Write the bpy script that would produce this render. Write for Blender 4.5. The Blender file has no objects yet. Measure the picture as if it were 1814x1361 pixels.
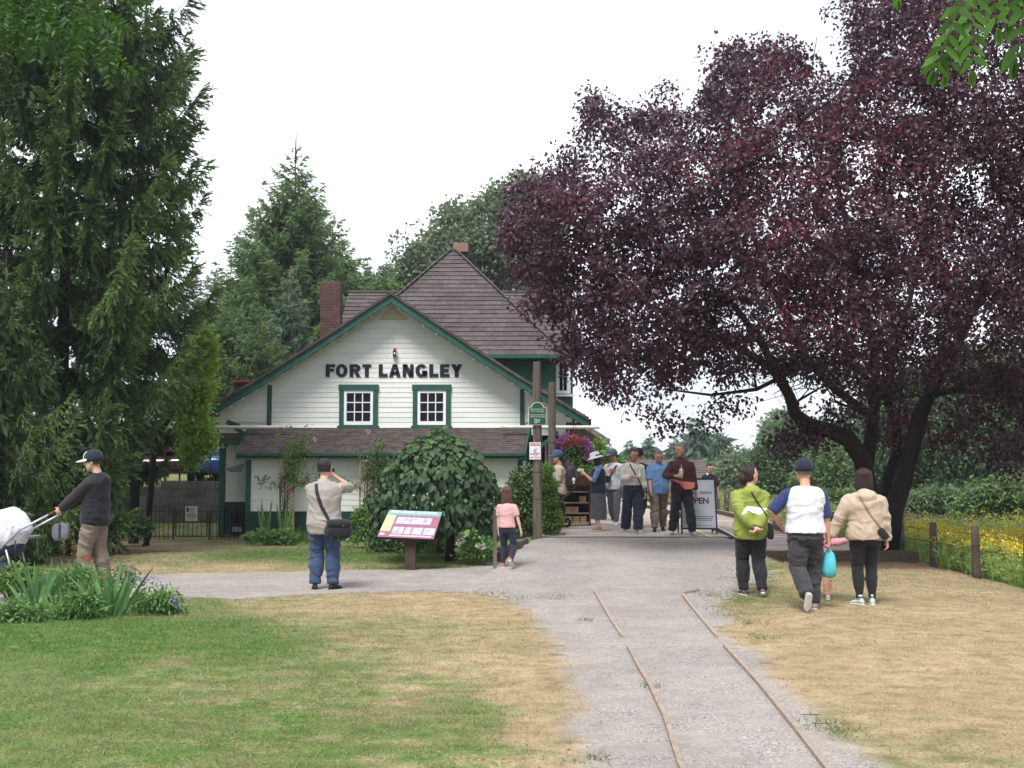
import bpy, math, random
import numpy as np
from mathutils import Vector, Matrix
R = math.radians
rng = np.random.default_rng(7)
random.seed(7)
sc = bpy.context.scene
col = sc.collection

# ------------------------------------------------------------------ camera, sky, sun, exposure
F, CX, CY, HC = 2000.0, 907.0, 680.5, 1.65
PITCH = math.atan((823 - CY) / F)
cam_d = bpy.data.cameras.new('camera')
cam = bpy.data.objects.new('camera', cam_d)
col.objects.link(cam)
cam.location = (0, 0, HC)
cam.rotation_euler = (R(90) + PITCH, 0, 0)
cam_d.sensor_width = 36
cam_d.lens = 36 * F / 1814
cam_d.clip_end = 3000
cam_d.clip_start = 0.05
sc.camera = cam

SUN_EL, SUN_AZ = 58, 200        # high veiled sun behind the camera, a little to the left
W = bpy.data.worlds.new('World')
sc.world = W
W.use_nodes = True
nt = W.node_tree
nt.nodes.clear()
def N(t, typ, **k):
    n = t.nodes.new(typ)
    for a, b in k.items():
        setattr(n, a, b)
    return n
wo = N(nt, 'ShaderNodeOutputWorld')
bg = N(nt, 'ShaderNodeBackground')
bg.inputs['Strength'].default_value = 0.1
sky = N(nt, 'ShaderNodeTexSky', sky_type='NISHITA', sun_disc=False)
sky.sun_elevation = R(SUN_EL)
sky.sun_rotation = R(SUN_AZ)
tc = N(nt, 'ShaderNodeTexCoord')
mp = N(nt, 'ShaderNodeMapping')
mp.inputs['Scale'].default_value = (1.0, 1.0, 2.4)
nz = N(nt, 'ShaderNodeTexNoise')
nz.inputs['Scale'].default_value = 1.7
nz.inputs['Detail'].default_value = 5
nz.inputs['Roughness'].default_value = 0.5
cr = N(nt, 'ShaderNodeValToRGB')
cr.color_ramp.elements[0].position = 0.43
cr.color_ramp.elements[0].color = (4.5, 4.85, 5.5, 1)
cr.color_ramp.elements[1].position = 0.68
cr.color_ramp.elements[1].color = (9.6, 9.7, 9.9, 1)
mx = N(nt, 'ShaderNodeMix', data_type='RGBA')
mx.inputs[0].default_value = 0.88
L = nt.links.new
L(tc.outputs['Generated'], mp.inputs[0]); L(mp.outputs[0], nz.inputs['Vector'])
L(nz.outputs[0], cr.inputs[0]); L(sky.outputs[0], mx.inputs[6]); L(cr.outputs[0], mx.inputs[7])
L(mx.outputs[2], bg.inputs[0]); L(bg.outputs[0], wo.inputs[0])

sun_d = bpy.data.lights.new('sun', 'SUN')
sun_d.energy = 2.5
sun_d.angle = R(22)
sun_d.color = (1.0, 0.975, 0.94)
sun = bpy.data.objects.new('sun', sun_d)
col.objects.link(sun)
sdir = Vector((math.sin(R(SUN_AZ)) * math.cos(R(SUN_EL)), math.cos(R(SUN_AZ)) * math.cos(R(SUN_EL)), math.sin(R(SUN_EL))))
sun.rotation_euler = sdir.to_track_quat('Z', 'Y').to_euler()
sc.view_settings.view_transform = 'Standard'
sc.view_settings.look = 'None'
sc.view_settings.exposure = 1.0
sc.view_settings.gamma = 1
sc.view_settings.use_curve_mapping = False
sc.cycles.max_bounces = 6
sc.cycles.transparent_max_bounces = 8
sc.cycles.use_denoising = True

# ------------------------------------------------------------------ placing
cp, sp = math.cos(PITCH), math.sin(PITCH)
def P(px, py, Y):
    """world point seen at photo pixel px, py at distance Y"""
    u, v = (px - CX) / F, -(py - CY) / F
    t = Y / (cp - v * sp)
    return Vector((u * t, Y, HC + (sp + v * cp) * t))
def G(px, py, z=0.0):
    """point of the level z seen at photo pixel px, py"""
    u, v = (px - CX) / F, -(py - CY) / F
    t = (z - HC) / (sp + v * cp)
    return Vector((u * t, (cp - v * sp) * t, z))

# ------------------------------------------------------------------ numpy noise
_tab = np.random.default_rng(3).random((64, 64, 64)).astype(np.float32)
def vnoise(p, s=1.0, seed=0):
    q = np.asarray(p, dtype=np.float64) * s + seed * 17.3 + 100.0
    if q.shape[1] == 2:
        q = np.c_[q, np.full(len(q), 5.5)]
    i = np.floor(q).astype(int); f = q - i; f = f * f * (3 - 2 * f); i &= 63; j = (i + 1) & 63
    r = 0
    for a in (0, 1):
        for b in (0, 1):
            for c in (0, 1):
                w = (f[:, 0] if a else 1 - f[:, 0]) * (f[:, 1] if b else 1 - f[:, 1]) * (f[:, 2] if c else 1 - f[:, 2])
                r = r + w * _tab[j[:, 0] if a else i[:, 0], j[:, 1] if b else i[:, 1], j[:, 2] if c else i[:, 2]]
    return r
def fbm(p, s=1.0, seed=0, o=3):
    return sum(vnoise(p, s * 2 ** k, seed + k) * 0.5 ** k for k in range(o)) / sum(0.5 ** k for k in range(o))
def sstep(a, b, x):
    t = np.clip((x - a) / (b - a), 0, 1)
    return t * t * (3 - 2 * t)

# ------------------------------------------------------------------ object helpers
def wl(o):
    p = Vector((0, 0, 0))
    while o is not None:
        p = p + Vector(o.location)
        o = o.parent
    return p
def tag(o, label=None, cat=None, group=None, kind=None):
    if label: o['label'] = label
    if cat: o['category'] = cat
    if group: o['group'] = group
    if kind: o['kind'] = kind
    return o
def thing(name, label, cat, loc=(0, 0, 0), rz=0.0, group=None):
    o = bpy.data.objects.new(name, None)
    o.empty_display_size = 0.2
    o.location = loc
    o.rotation_euler = (0, 0, rz)
    col.objects.link(o)
    return tag(o, label, cat, group)
def link(name, me, parent=None, loc=None):
    o = bpy.data.objects.new(name, me)
    if loc is not None: o.location = loc
    col.objects.link(o)
    if parent is not None: o.parent = parent
    return o
def npmesh(name, V, Fc, m, parent=None, smooth=False, world=True, attrs=None, loc=None):
    """V (n,3), Fc (k,3|4) -> one mesh object; world coordinates unless world=False"""
    V = np.asarray(V, dtype=np.float32)
    Fc = np.asarray(Fc, dtype=np.int32)
    if loc is not None:
        V = V - np.array(loc, dtype=np.float32)
    elif parent is not None and world:
        V = V - np.array(wl(parent), dtype=np.float32)
    me = bpy.data.meshes.new(name)
    k = Fc.shape[1]
    me.vertices.add(len(V)); me.vertices.foreach_set('co', V.ravel())
    me.loops.add(Fc.size); me.loops.foreach_set('vertex_index', Fc.ravel())
    me.polygons.add(len(Fc)); me.polygons.foreach_set('loop_start', np.arange(0, Fc.size, k, dtype=np.int32))
    if smooth: me.polygons.foreach_set('use_smooth', np.ones(len(Fc), dtype=bool))
    for an, av in (attrs or {}).items():
        a = me.attributes.new(an, 'FLOAT', 'POINT'); a.data.foreach_set('value', np.asarray(av, dtype=np.float32))
    me.update(calc_edges=True)
    me.materials.append(m)
    return link(name, me, parent, loc)
class MB:
    def __init__(s): s.v = []; s.f = []
    def add(s, v, f):
        b = len(s.v); s.v += [tuple(x) for x in v]; s.f += [tuple(i + b for i in g) for g in f]; return s
    def bx(s, x0, x1, y0, y1, z0, z1):
        return s.add([(x0, y0, z0), (x1, y0, z0), (x1, y1, z0), (x0, y1, z0), (x0, y0, z1), (x1, y0, z1), (x1, y1, z1), (x0, y1, z1)],
                     [(0, 3, 2, 1), (4, 5, 6, 7), (0, 1, 5, 4), (1, 2, 6, 5), (2, 3, 7, 6), (3, 0, 4, 7)])
    def bar(s, a, b, w, h, up=(0, 0, 1)):
        a, b = Vector(a), Vector(b); d = (b - a).normalized(); u = Vector(up)
        r = d.cross(u)
        if r.length < 1e-4: r = d.cross(Vector((1, 0, 0)))
        r.normalize(); u = r.cross(d)
        v = [c + r * (i * w / 2) + u * (j * h / 2) for c in (a, b) for i, j in ((-1, -1), (1, -1), (1, 1), (-1, 1))]
        return s.add(v, [(0, 1, 2, 3), (7, 6, 5, 4), (0, 4, 5, 1), (1, 5, 6, 2), (2, 6, 7, 3), (3, 7, 4, 0)])
    def prism(s, pts, d):
        """closed polygon of 3-D points swept by the vector d"""
        n = len(pts); d = Vector(d)
        v = [Vector(p) for p in pts] + [Vector(p) + d for p in pts]
        return s.add(v, [tuple(range(n))[::-1], tuple(range(n, 2 * n))] + [(i, (i + 1) % n, n + (i + 1) % n, n + i) for i in range(n)])
    def tube(s, pts, rad, n=8, cap=True):
        pts = [Vector(p) for p in pts]; rad = rad if hasattr(rad, '__len__') else [rad] * len(pts)
        v = []; f = []; r = None
        for i, p in enumerate(pts):
            d = (pts[min(i + 1, len(pts) - 1)] - pts[max(i - 1, 0)]).normalized()
            if r is None:
                r = d.cross(Vector((0, 1, 0)) if abs(d.y) < 0.9 else Vector((1, 0, 0))).normalized()
            else:
                r = (r - d * r.dot(d)).normalized()
            q = d.cross(r)
            v += [p + (r * math.cos(2 * math.pi * k / n) + q * math.sin(2 * math.pi * k / n)) * rad[i] for k in range(n)]
        for i in range(len(pts) - 1):
            f += [(i * n + k, i * n + (k + 1) % n, (i + 1) * n + (k + 1) % n, (i + 1) * n + k) for k in range(n)]
        if cap: f += [tuple(range(n))[::-1], tuple(range((len(pts) - 1) * n, len(pts) * n))]
        return s.add(v, f)
    def lathe(s, prof, c=(0, 0, 0), n=16, sx=1, sy=1):
        c = Vector(c); v = []; f = []
        for r, z in prof:
            v += [c + Vector((r * sx * math.cos(2 * math.pi * k / n), r * sy * math.sin(2 * math.pi * k / n), z)) for k in range(n)]
        for i in range(len(prof) - 1):
            f += [(i * n + k, i * n + (k + 1) % n, (i + 1) * n + (k + 1) % n, (i + 1) * n + k) for k in range(n)]
        f += [tuple(range(n))[::-1], tuple(range((len(prof) - 1) * n, len(prof) * n))]
        return s.add(v, f)
    def build(s, name, m, parent=None, smooth=False, world=True, bevel=0, loc=None):
        o = Vector(loc) if loc is not None else (wl(parent) if parent is not None and world else Vector((0, 0, 0)))
        me = bpy.data.meshes.new(name)
        me.from_pydata([(x[0] - o.x, x[1] - o.y, x[2] - o.z) for x in s.v], [], s.f)
        me.update(); me.materials.append(m)
        if smooth: me.polygons.foreach_set('use_smooth', [True] * len(me.polygons))
        ob = link(name, me, parent, loc)
        if bevel:
            b = ob.modifiers.new('bevel', 'BEVEL'); b.width = bevel; b.segments = 2; b.limit_method = 'ANGLE'
        return ob
def text_obj(name, s, size, m, parent, loc, rot=(R(90), 0, 0), align='CENTER', bold=0.0, depth=0.003, width=None, track=1.0):
    """lettering as real geometry; world=parent local position"""
    cu = bpy.data.curves.new(name, 'FONT'); cu.body = s; cu.size = size; cu.align_x = align; cu.align_y = 'CENTER'
    cu.space_character = track; cu.extrude = depth; cu.offset = bold; cu.resolution_u = 3
    t = bpy.data.objects.new(name, cu); col.objects.link(t)
    dg = bpy.context.evaluated_depsgraph_get(); dg.update()
    me = bpy.data.meshes.new_from_object(t.evaluated_get(dg))
    bpy.data.objects.remove(t)
    if width:
        xs = [v.co.x for v in me.vertices]; k = width / (max(xs) - min(xs))
        for v in me.vertices: v.co.x *= k
    me.materials.clear(); me.materials.append(m)
    o = link(name, me, parent); o.location = loc; o.rotation_euler = rot
    return o

# ------------------------------------------------------------------ materials
def srgb(r, g, b):
    f = lambda c: c / 12.92 if c <= 0.04045 else ((c + 0.055) / 1.055) ** 2.4
    return (f(r / 255), f(g / 255), f(b / 255))
def mat(name, c, rough=0.7, var=0.15, scale=6.0, bump=0.0, bscale=40.0, stretch=(1, 1, 1), rand=0.0, metal=0.0, c2=None, spec=0.3, coat=0.0, detail=4.0, fuzz=0.0):
    """principled material: colour broken up by noise (towards c2 or darker), fine relief, per-piece variation"""
    m = bpy.data.materials.new(name); m.use_nodes = True
    t = m.node_tree; b = t.nodes['Principled BSDF']
    b.inputs['Roughness'].default_value = rough; b.inputs['Metallic'].default_value = metal
    b.inputs['Specular IOR Level'].default_value = spec
    if coat: b.inputs['Coat Weight'].default_value = coat
    if fuzz: b.inputs['Sheen Weight'].default_value = fuzz
    co = N(t, 'ShaderNodeTexCoord'); mpn = N(t, 'ShaderNodeMapping'); mpn.inputs['Scale'].default_value = stretch
    t.links.new(co.outputs['Object'], mpn.inputs[0])
    no = N(t, 'ShaderNodeTexNoise'); no.inputs['Scale'].default_value = scale; no.inputs['Detail'].default_value = detail; no.inputs['Roughness'].default_value = 0.6
    t.links.new(mpn.outputs[0], no.inputs['Vector'])
    rp = N(t, 'ShaderNodeValToRGB'); rp.color_ramp.elements[0].position = 0.32; rp.color_ramp.elements[1].position = 0.68
    dk = c2 or tuple(x * (1 - var) for x in c); lt = c if c2 else tuple(min(1, x * (1 + var * 0.6)) for x in c)
    rp.color_ramp.elements[0].color = (*dk, 1); rp.color_ramp.elements[1].color = (*lt, 1)
    t.links.new(no.outputs[0], rp.inputs[0]); src = rp.outputs[0]
    if rand:
        oi = N(t, 'ShaderNodeObjectInfo'); mr = N(t, 'ShaderNodeMapRange'); mr.inputs[3].default_value = 1 - rand; mr.inputs[4].default_value = 1 + rand
        t.links.new(oi.outputs['Random'], mr.inputs[0])
        hv = N(t, 'ShaderNodeHueSaturation'); t.links.new(mr.outputs[0], hv.inputs['Value']); t.links.new(src, hv.inputs['Color']); src = hv.outputs[0]
    t.links.new(src, b.inputs['Base Color'])
    if bump:
        bn = N(t, 'ShaderNodeTexNoise'); bn.inputs['Scale'].default_value = bscale; bn.inputs['Detail'].default_value = 3
        t.links.new(mpn.outputs[0], bn.inputs['Vector'])
        bu = N(t, 'ShaderNodeBump'); bu.inputs['Strength'].default_value = bump; bu.inputs['Distance'].default_value = 0.02
        t.links.new(bn.outputs[0], bu.inputs['Height']); t.links.new(bu.outputs[0], b.inputs['Normal'])
    return m
def leafmat(name, c, c2, trans=0.35, rough=0.5, spec=0.25, c3=None):
    """leaf: colour by the 'tint' value each leaf carries, some light through the blade"""
    m = bpy.data.materials.new(name); m.use_nodes = True
    t = m.node_tree; b = t.nodes['Principled BSDF']; out = t.nodes['Material Output']
    b.inputs['Roughness'].default_value = rough; b.inputs['Specular IOR Level'].default_value = spec
    at = N(t, 'ShaderNodeAttribute', attribute_name='tint')
    rp = N(t, 'ShaderNodeValToRGB'); rp.color_ramp.elements[0].color = (*c, 1); rp.color_ramp.elements[1].color = (*c2, 1)
    if c3:
        e = rp.color_ramp.elements.new(0.9); e.color = (*c2, 1); rp.color_ramp.elements[2].color = (*c3, 1)
    t.links.new(at.outputs['Fac'], rp.inputs[0]); t.links.new(rp.outputs[0], b.inputs['Base Color'])
    tr = N(t, 'ShaderNodeBsdfTranslucent'); mxs = N(t, 'ShaderNodeMixShader'); mxs.inputs[0].default_value = trans
    t.links.new(rp.outputs[0], tr.inputs[0]); t.links.new(b.outputs[0], mxs.inputs[1]); t.links.new(tr.outputs[0], mxs.inputs[2])
    t.links.new(mxs.outputs[0], out.inputs[0])
    return m

M = {}
M['cream'] = mat('cream_paint', (0.75, 0.775, 0.735), 0.55, 0.07, 3, 0.12, 60, (0.25, 1, 3), rand=0.04, c2=(0.66, 0.685, 0.64))
M['teal'] = mat('green_paint', (0.022, 0.088, 0.066), 0.5, 0.2, 5, 0.08, 60, rand=0.05)
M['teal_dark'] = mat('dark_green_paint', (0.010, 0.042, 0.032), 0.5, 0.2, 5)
M['white'] = mat('white_paint', (0.8, 0.8, 0.82), 0.5, 0.05, 8)
M['glass'] = mat('window_glass', (0.008, 0.008, 0.014), 0.15, 0.1, 3, spec=0.12)
M['shingle'] = mat('brown_shingle', (0.098, 0.080, 0.076), 0.85, 0.25, 9, 0.3, 120, (1, 1, 1), rand=0.2, c2=(0.062, 0.052, 0.050))
M['shingle_old'] = mat('weathered_shingle', (0.125, 0.098, 0.092), 0.9, 0.3, 4, 0.3, 120, rand=0.1, c2=(0.055, 0.043, 0.04))
M['brick'] = mat('red_brick', (0.125, 0.058, 0.05), 0.9, 0.4, 7, 0.3, 90, c2=(0.06, 0.034, 0.034))
M['mortar'] = mat('mortar', (0.25, 0.2, 0.18), 0.95, 0.2, 20)
M['metal_tan'] = mat('tan_sheet_metal', (0.22, 0.13, 0.09), 0.5, 0.1, 4)
M['redcap'] = mat('red_metal_cap', (0.3, 0.045, 0.03), 0.6, 0.2, 6)
M['black'] = mat('black_metal', (0.012, 0.012, 0.014), 0.5, 0.2, 10)
M['ink'] = mat('black_lettering', (0.014, 0.014, 0.026), 0.6, 0.2, 8)
M['lattice'] = mat('lattice_wood', (.36, .27, .20), 0.9, 0.25, 6, 0.3, 40, (4, 4, .6), rand=.1)
M['pvc'] = mat('white_pipe', (0.55, 0.53, 0.48), 0.4, 0.15, 5)
M['wood_grey'] = mat('weathered_wood', (0.21, 0.175, 0.15), 0.9, 0.3, 3, 0.5, 30, (6, 6, 0.5), rand=0.1, c2=(0.085, 0.064, 0.052))
M['wood_dark'] = mat('dark_stained_wood', (0.055, 0.033, 0.026), 0.8, 0.3, 6, 0.3, 40, (4, 4, 0.6))
M['timber'] = mat('creosoted_timber', (0.06, 0.045, 0.036), 0.9, 0.35, 4, 0.5, 30, (0.6, 5, 5))
M['plank'] = mat('grey_plank', (0.44, 0.385, 0.34), 0.9, 0.3, 5, 0.4, 40, (0.5, 6, 6), rand=0.18)
M['concrete_wall'] = mat('weathered_concrete', (0.13, 0.118, 0.105), 0.95, 0.4, 1.6, 0.4, 30, rand=0.12, c2=(0.05, 0.046, 0.042))
M['iron'] = mat('rusty_iron', (0.035, 0.026, 0.022), 0.8, 0.4, 12)
M['rail'] = mat('rusty_rail', (0.10, 0.06, 0.045), 0.6, 0.4, 10)
M['railtop'] = mat('worn_rail_head', (0.3, 0.27, 0.25), 0.4, 0.3, 10, metal=0.5)
M['soffit'] = mat('soffit_boards', (0.30, 0.27, 0.22), 0.8, 0.2, 4)
M['dark_in'] = mat('interior_shade', (0.02, 0.018, 0.016), 0.9, 0.2, 4)  # near-black colour in place of the shade inside things
# ------------------------------------------------------------------ terrain
PLAT_Y, PLAT_X0, PLAT_X1, PLAT_Z = 21.25, 0.46, 4.1, 0.29
def zt(x, y):
    x = np.asarray(x, dtype=float); y = np.asarray(y, dtype=float)
    ramp = sstep(13.6, 21.4, y) * 0.29
    xl = np.interp(y, [14, 16.4, 21.2], [-1.6, -0.34, 0.44])             # board at the left side of the ramp
    left = sstep(xl - 0.18, xl + 0.02, x)
    zc = ramp * left * (1 - sstep(3.95, 4.5, x) * 0.93)
    back = sstep(21.3, 21.6, y)
    z = zc * (1 - back) + back * (0.02 * left - 0.04)
    z = z - 0.09 * sstep(20.5, 27, y) * sstep(0.8, -0.5, x)
    mound = 0.07 * np.exp(-(((x - 6.2) / 1.2) ** 2 + ((y - 20.4) / 0.8) ** 2))
    z = z + mound
    z = z - 0.30 * sstep(6.4, 8.4, x) * sstep(11, 15, y)                 # falls to the meadow
    z = z + 0.12 * sstep(11.0, 13.0, x) * sstep(26, 32, y)
    ter = sstep(-5.2, -5.6, x) * sstep(32.6, 32.9, y)                   # terrace behind the retaining wall
    z = z * (1 - ter) + 1.12 * ter
    z = z + 0.018 * (fbm(np.c_[x.ravel(), y.ravel()], 0.9, 5).reshape(x.shape) - 0.5) * sstep(60, 30, y)
    return z
def zg(x, y): return float(zt(np.array([x]), np.array([y]))[0])
def W2(px, py):
    """world x, y of ground seen at the pixel (z of the terrain found by iteration)"""
    z = 0.0
    for _ in range(6):
        g = G(px, py, z); z = zg(g.x, g.y)
    return (g.x, g.y)
def seg(*a): return np.concatenate([np.arange(s, e, st) for s, e, st in a])
gx = seg((-300, -60, 20), (-60, -20, 4), (-20, -12, 0.6), (-12, 13, 0.13), (13, 24, 0.6), (24, 70, 4), (70, 301, 20))
gy = seg((-30, 2, 1.5), (2, 24, 0.13), (24, 34, 0.3), (34, 46, 1), (46, 110, 4), (110, 700, 30))
XX, YY = np.meshgrid(gx, gy, indexing='ij')
ZZ = zt(XX, YY)

def poly_sd(poly, x, y):
    """signed distance, positive inside"""
    n = len(poly); ins = np.zeros(x.shape, bool); d = np.full(x.shape, 1e9)
    for i in range(n):
        (x0, y0), (x1, y1) = poly[i], poly[(i + 1) % n]
        c = ((y0 > y) != (y1 > y)) & (x < (x1 - x0) * (y - y0) / ((y1 - y0) or 1e-9) + x0)
        ins ^= c
        dx, dy = x1 - x0, y1 - y0; t = np.clip(((x - x0) * dx + (y - y0) * dy) / (dx * dx + dy * dy + 1e-12), 0, 1)
        d = np.minimum(d, np.hypot(x - x0 - t * dx, y - y0 - t * dy))
    return np.where(ins, d, -d)
path_px = [(-260, 1022), (100, 1020), (265, 1019), (540, 1014), (760, 1009), (850, 1006), (880, 995)]
path_w = [W2(*p) for p in path_px] + [(-0.3, 17.0), (0.44, 21.3), (4.2, 21.3), (3.95, 19), (3.75, 17.3), (3.45, 15.9), (2.75, 14.4), (2.35, 13.3)]
path_w += [W2(*p) for p in [(1285, 1110), (1330, 1160), (1385, 1220), (1475, 1310), (1530, 1361)]] + [(2.2, 4.0), (2.5, 0.0), (0.3, 0.0), (0.42, 4.0)]
path_w += [W2(*p) for p in [(1052, 1361), (1045, 1290), (1035, 1210), (1000, 1140), (935, 1080), (870, 1052), (760, 1046), (600, 1050), (430, 1060), (300, 1057), (100, 1066), (-260, 1075)]]
pts2 = np.c_[XX.ravel(), YY.ravel()]
sd = poly_sd(path_w, XX, YY)
nse = fbm(pts2, 1.6, 2, 4).reshape(XX.shape) - 0.5
nse2 = fbm(pts2, 6.0, 12, 2).reshape(XX.shape) - 0.5
gsd = sd + nse * 0.55 + nse2 * 0.25
gravel = sstep(-0.42, 0.32, gsd)
# greenness: control points in the photo
gp = [(30, 1130, 1.1), (200, 1120, 1.1), (350, 1115, 1.0), (430, 1150, .75), (150, 1180, .85), (330, 1090, .7), (30, 1200, .6), (250, 1200, .42), (450, 1220, .42), (100, 1260, .62), (300, 1290, .52),
      (30, 1340, .6), (600, 1200, .42), (600, 1310, .5), (450, 1340, .55), (720, 1130, .36), (640, 1110, .42), (750, 1160, .1), (860, 1150, .0), (700, 1235, .22), (780, 1245, .4), (900, 1220, .05), (600, 1075, .1), (480, 1075, .3), (700, 1070, 0.0),
      (820, 1280, .5), (840, 1330, .45), (950, 1300, .05), (960, 1350, .2), (1000, 1200, .0), (860, 1080, .05), (1340, 1100, 0), (1400, 1100, 0), (1700, 1200, 0), (1400, 1200, 0), (1700, 1340, .3), (1540, 1340, .3), (1600, 1270, .1), (1780, 1280, .05),
      (1600, 1050, .08), (1700, 1100, .0), (1350, 1010, .55), (1290, 1060, .5), (1310, 1085, .3), (1400, 1020, .15), (600, 985, .95), (780, 990, 1.0), (450, 985, .9), (300, 1000, .45), (250, 965, .2), (250, 1008, .1), (400, 1010, .1), (560, 1012, .3),
      (700, 1006, .6), (330, 948, .5), (180, 975, .1), (420, 965, .35), (840, 1000, .8), (0, 1000, .5)]
gw = np.array([(*W2(a, b), c + (.16 if (a < 900 and b > 1140 and c < .9) else 0)) for a, b, c in gp])
green = np.zeros(XX.size); wsum = np.zeros(XX.size)
for x0, y0, v in gw:
    w = 1.0 / (((pts2[:, 0] - x0) ** 2 + ((pts2[:, 1] - y0) * 0.55) ** 2) + 0.02) ** 2
    green += w * v; wsum += w
green = (green / wsum).reshape(XX.shape)
green = np.where(YY > 31, 0.55, green)
green = np.where((XX > 7.6) & (YY > 12), 0.9, green)
dirt = np.exp(-(((XX - 6.2) / 1.3) ** 2 + ((YY - 18.6) / 0.9) ** 2)) * 1.2 + np.exp(-(((XX + 8.2) / 2.2) ** 2 + ((YY - 21.5) / 2.6) ** 2)) * 0.9
lo = W2(300, 1060); dirt = dirt + np.exp(-(((XX - lo[0]) / 1.0) ** 2 + ((YY - lo[1]) / 0.16) ** 2)) * 0.8
lo = W2(330, 978); dirt = dirt + np.exp(-(((XX - lo[0]) / 0.7) ** 2 + ((YY - lo[1]) / 0.2) ** 2)) * 1.0
dirt = np.clip(dirt, 0, 1)

def ground_mat(name, base_gravel):
    m = bpy.data.materials.new(name); m.use_nodes = True
    t = m.node_tree; b = t.nodes['Principled BSDF']; b.inputs['Roughness'].default_value = 0.95; b.inputs['Specular IOR Level'].default_value = 0.1
    co = N(t, 'ShaderNodeTexCoord')
    def noise(s, det=4, rough=0.6, st=(1, 1, 1)):
        mpn = N(t, 'ShaderNodeMapping'); mpn.inputs['Scale'].default_value = st; t.links.new(co.outputs['Object'], mpn.inputs[0])
        n = N(t, 'ShaderNodeTexNoise'); n.inputs['Scale'].default_value = s; n.inputs['Detail'].default_value = det; n.inputs['Roughness'].default_value = rough
        t.links.new(mpn.outputs[0], n.inputs['Vector']); return n.outputs[0]
    def ramp(src, stops):
        r = N(t, 'ShaderNodeValToRGB'); e = r.color_ramp.elements
        while len(e) < len(stops): e.new(0.5)
        for i, (p, c) in enumerate(stops): e[i].position = p; e[i].color = (*c, 1)
        t.links.new(src, r.inputs[0]); return r.outputs[0]
    def mixc(f, a, bb, mode='MIX'):
        n = N(t, 'ShaderNodeMix', data_type='RGBA', blend_type=mode)
        for s, k in ((f, 0), (a, 6), (bb, 7)):
            if isinstance(s, (int, float)): n.inputs[k].default_value = s
            elif isinstance(s, tuple): n.inputs[k].default_value = (*s, 1)
            else: t.links.new(s, n.inputs[k])
        return n.outputs[2]
    def mth(op, a, bb=None, c=None):
        n = N(t, 'ShaderNodeMath', operation=op)
        for i, s in enumerate((a, bb, c)):
            if s is None: continue
            if isinstance(s, (int, float)): n.inputs[i].default_value = s
            else: t.links.new(s, n.inputs[i])
        return n.outputs[0]
    def mr(src, a, bb, lo=0.0, hi=1.0):
        n = N(t, 'ShaderNodeMapRange'); n.interpolation_type = 'SMOOTHSTEP'
        n.inputs[1].default_value = a; n.inputs[2].default_value = bb; n.inputs[3].default_value = lo; n.inputs[4].default_value = hi
        t.links.new(src, n.inputs[0]); return n.outputs[0]
    A = lambda nm: N(t, 'ShaderNodeAttribute', attribute_name=nm).outputs['Fac']
    n_big = noise(0.9, 3); n_mid = noise(5, 5); n_fine = noise(38, 4, 0.7); n_grain = noise(150, 2, 0.6); n_patch = noise(2.3, 5, 0.65, (1, 1.6, 1))
    dry = ramp(n_mid, [(0.30, (0.25, 0.172, 0.098)), (0.5, (0.385, 0.287, 0.172)), (0.72, (0.48, 0.375, 0.245))])
    grn = ramp(n_mid, [(0.30, (0.050, 0.105, 0.020)), (0.55, (0.092, 0.178, 0.036)), (0.75, (0.155, 0.235, 0.068))])
    f = mr(mth('ADD', A('green'), mth('MULTIPLY', mth('SUBTRACT', mth('ADD', n_patch, mth('MULTIPLY', n_fine, 0.5)), 0.75), 1.7)), -0.05, 0.85)
    turf = mixc(f, dry, grn)
    olive = mixc(mr(n_big, 0.35, 0.65, 0.0, 0.35), turf, (0.17, 0.135, 0.065))
    turf = mixc(mr(n_fine, 0.35, 0.72, 0.0, 0.5), olive, mixc(1.0, olive, (0.45, 0.45, 0.4), 'MULTIPLY'))
    soil = ramp(n_fine, [(0.3, (0.075, 0.045, 0.028)), (0.7, (0.17, 0.11, 0.072))])
    turf = mixc(mr(mth('ADD', A('dirt'), mth('MULTIPLY', mth('SUBTRACT', n_mid, 0.5), 1.6)), 0.3, 0.8), turf, soil)
    vor = N(t, 'ShaderNodeTexVoronoi'); vor.inputs['Scale'].default_value = 85; t.links.new(co.outputs['Object'], vor.inputs['Vector'])
    stone = ramp(vor.outputs['Color'], [(0.15, (0.17, 0.158, 0.152)), (0.5, (0.32, 0.295, 0.28)), (0.85, (0.50, 0.465, 0.44))])
    worn = ramp(n_mid, [(0.3, (0.30, 0.262, 0.232)), (0.7, (0.42, 0.374, 0.336))])
    grav = mixc(mr(mth('ADD', n_patch, mth('MULTIPLY', n_fine, 0.35)), 0.5, 0.85), worn, stone)
    grav = mixc(mr(n_big, 0.38, 0.62, 0.0, 0.8), grav, mixc(1.0, grav, (0.82, 0.82, 0.84), 'MULTIPLY'))
    grav = mixc(mr(n_grain, 0.3, 0.75, 0.0, 0.55), grav, mixc(1.0, grav, (0.55, 0.53, 0.52), 'MULTIPLY'))
    gf = mr(mth('ADD', A('gravel'), mth('MULTIPLY', mth('SUBTRACT', n_fine, 0.5), 1.7)), 0.25, 0.75)
    colr = mixc(gf, turf, grav)
    t.links.new(colr, b.inputs['Base Color'])
    bu = N(t, 'ShaderNodeBump'); bu.inputs['Strength'].default_value = 0.6; bu.inputs['Distance'].default_value = 0.015
    t.links.new(mth('ADD', n_fine, mth('MULTIPLY', n_grain, 0.6)), bu.inputs['Height']); t.links.new(bu.outputs[0], b.inputs['Normal'])
    return m
gm = ground_mat('grass_and_soil', False)
nx, ny = XX.shape
idx = np.arange(nx * ny).reshape(nx, ny)
quads = np.stack([idx[:-1, :-1], idx[1:, :-1], idx[1:, 1:], idx[:-1, 1:]], -1).reshape(-1, 4)
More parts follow.
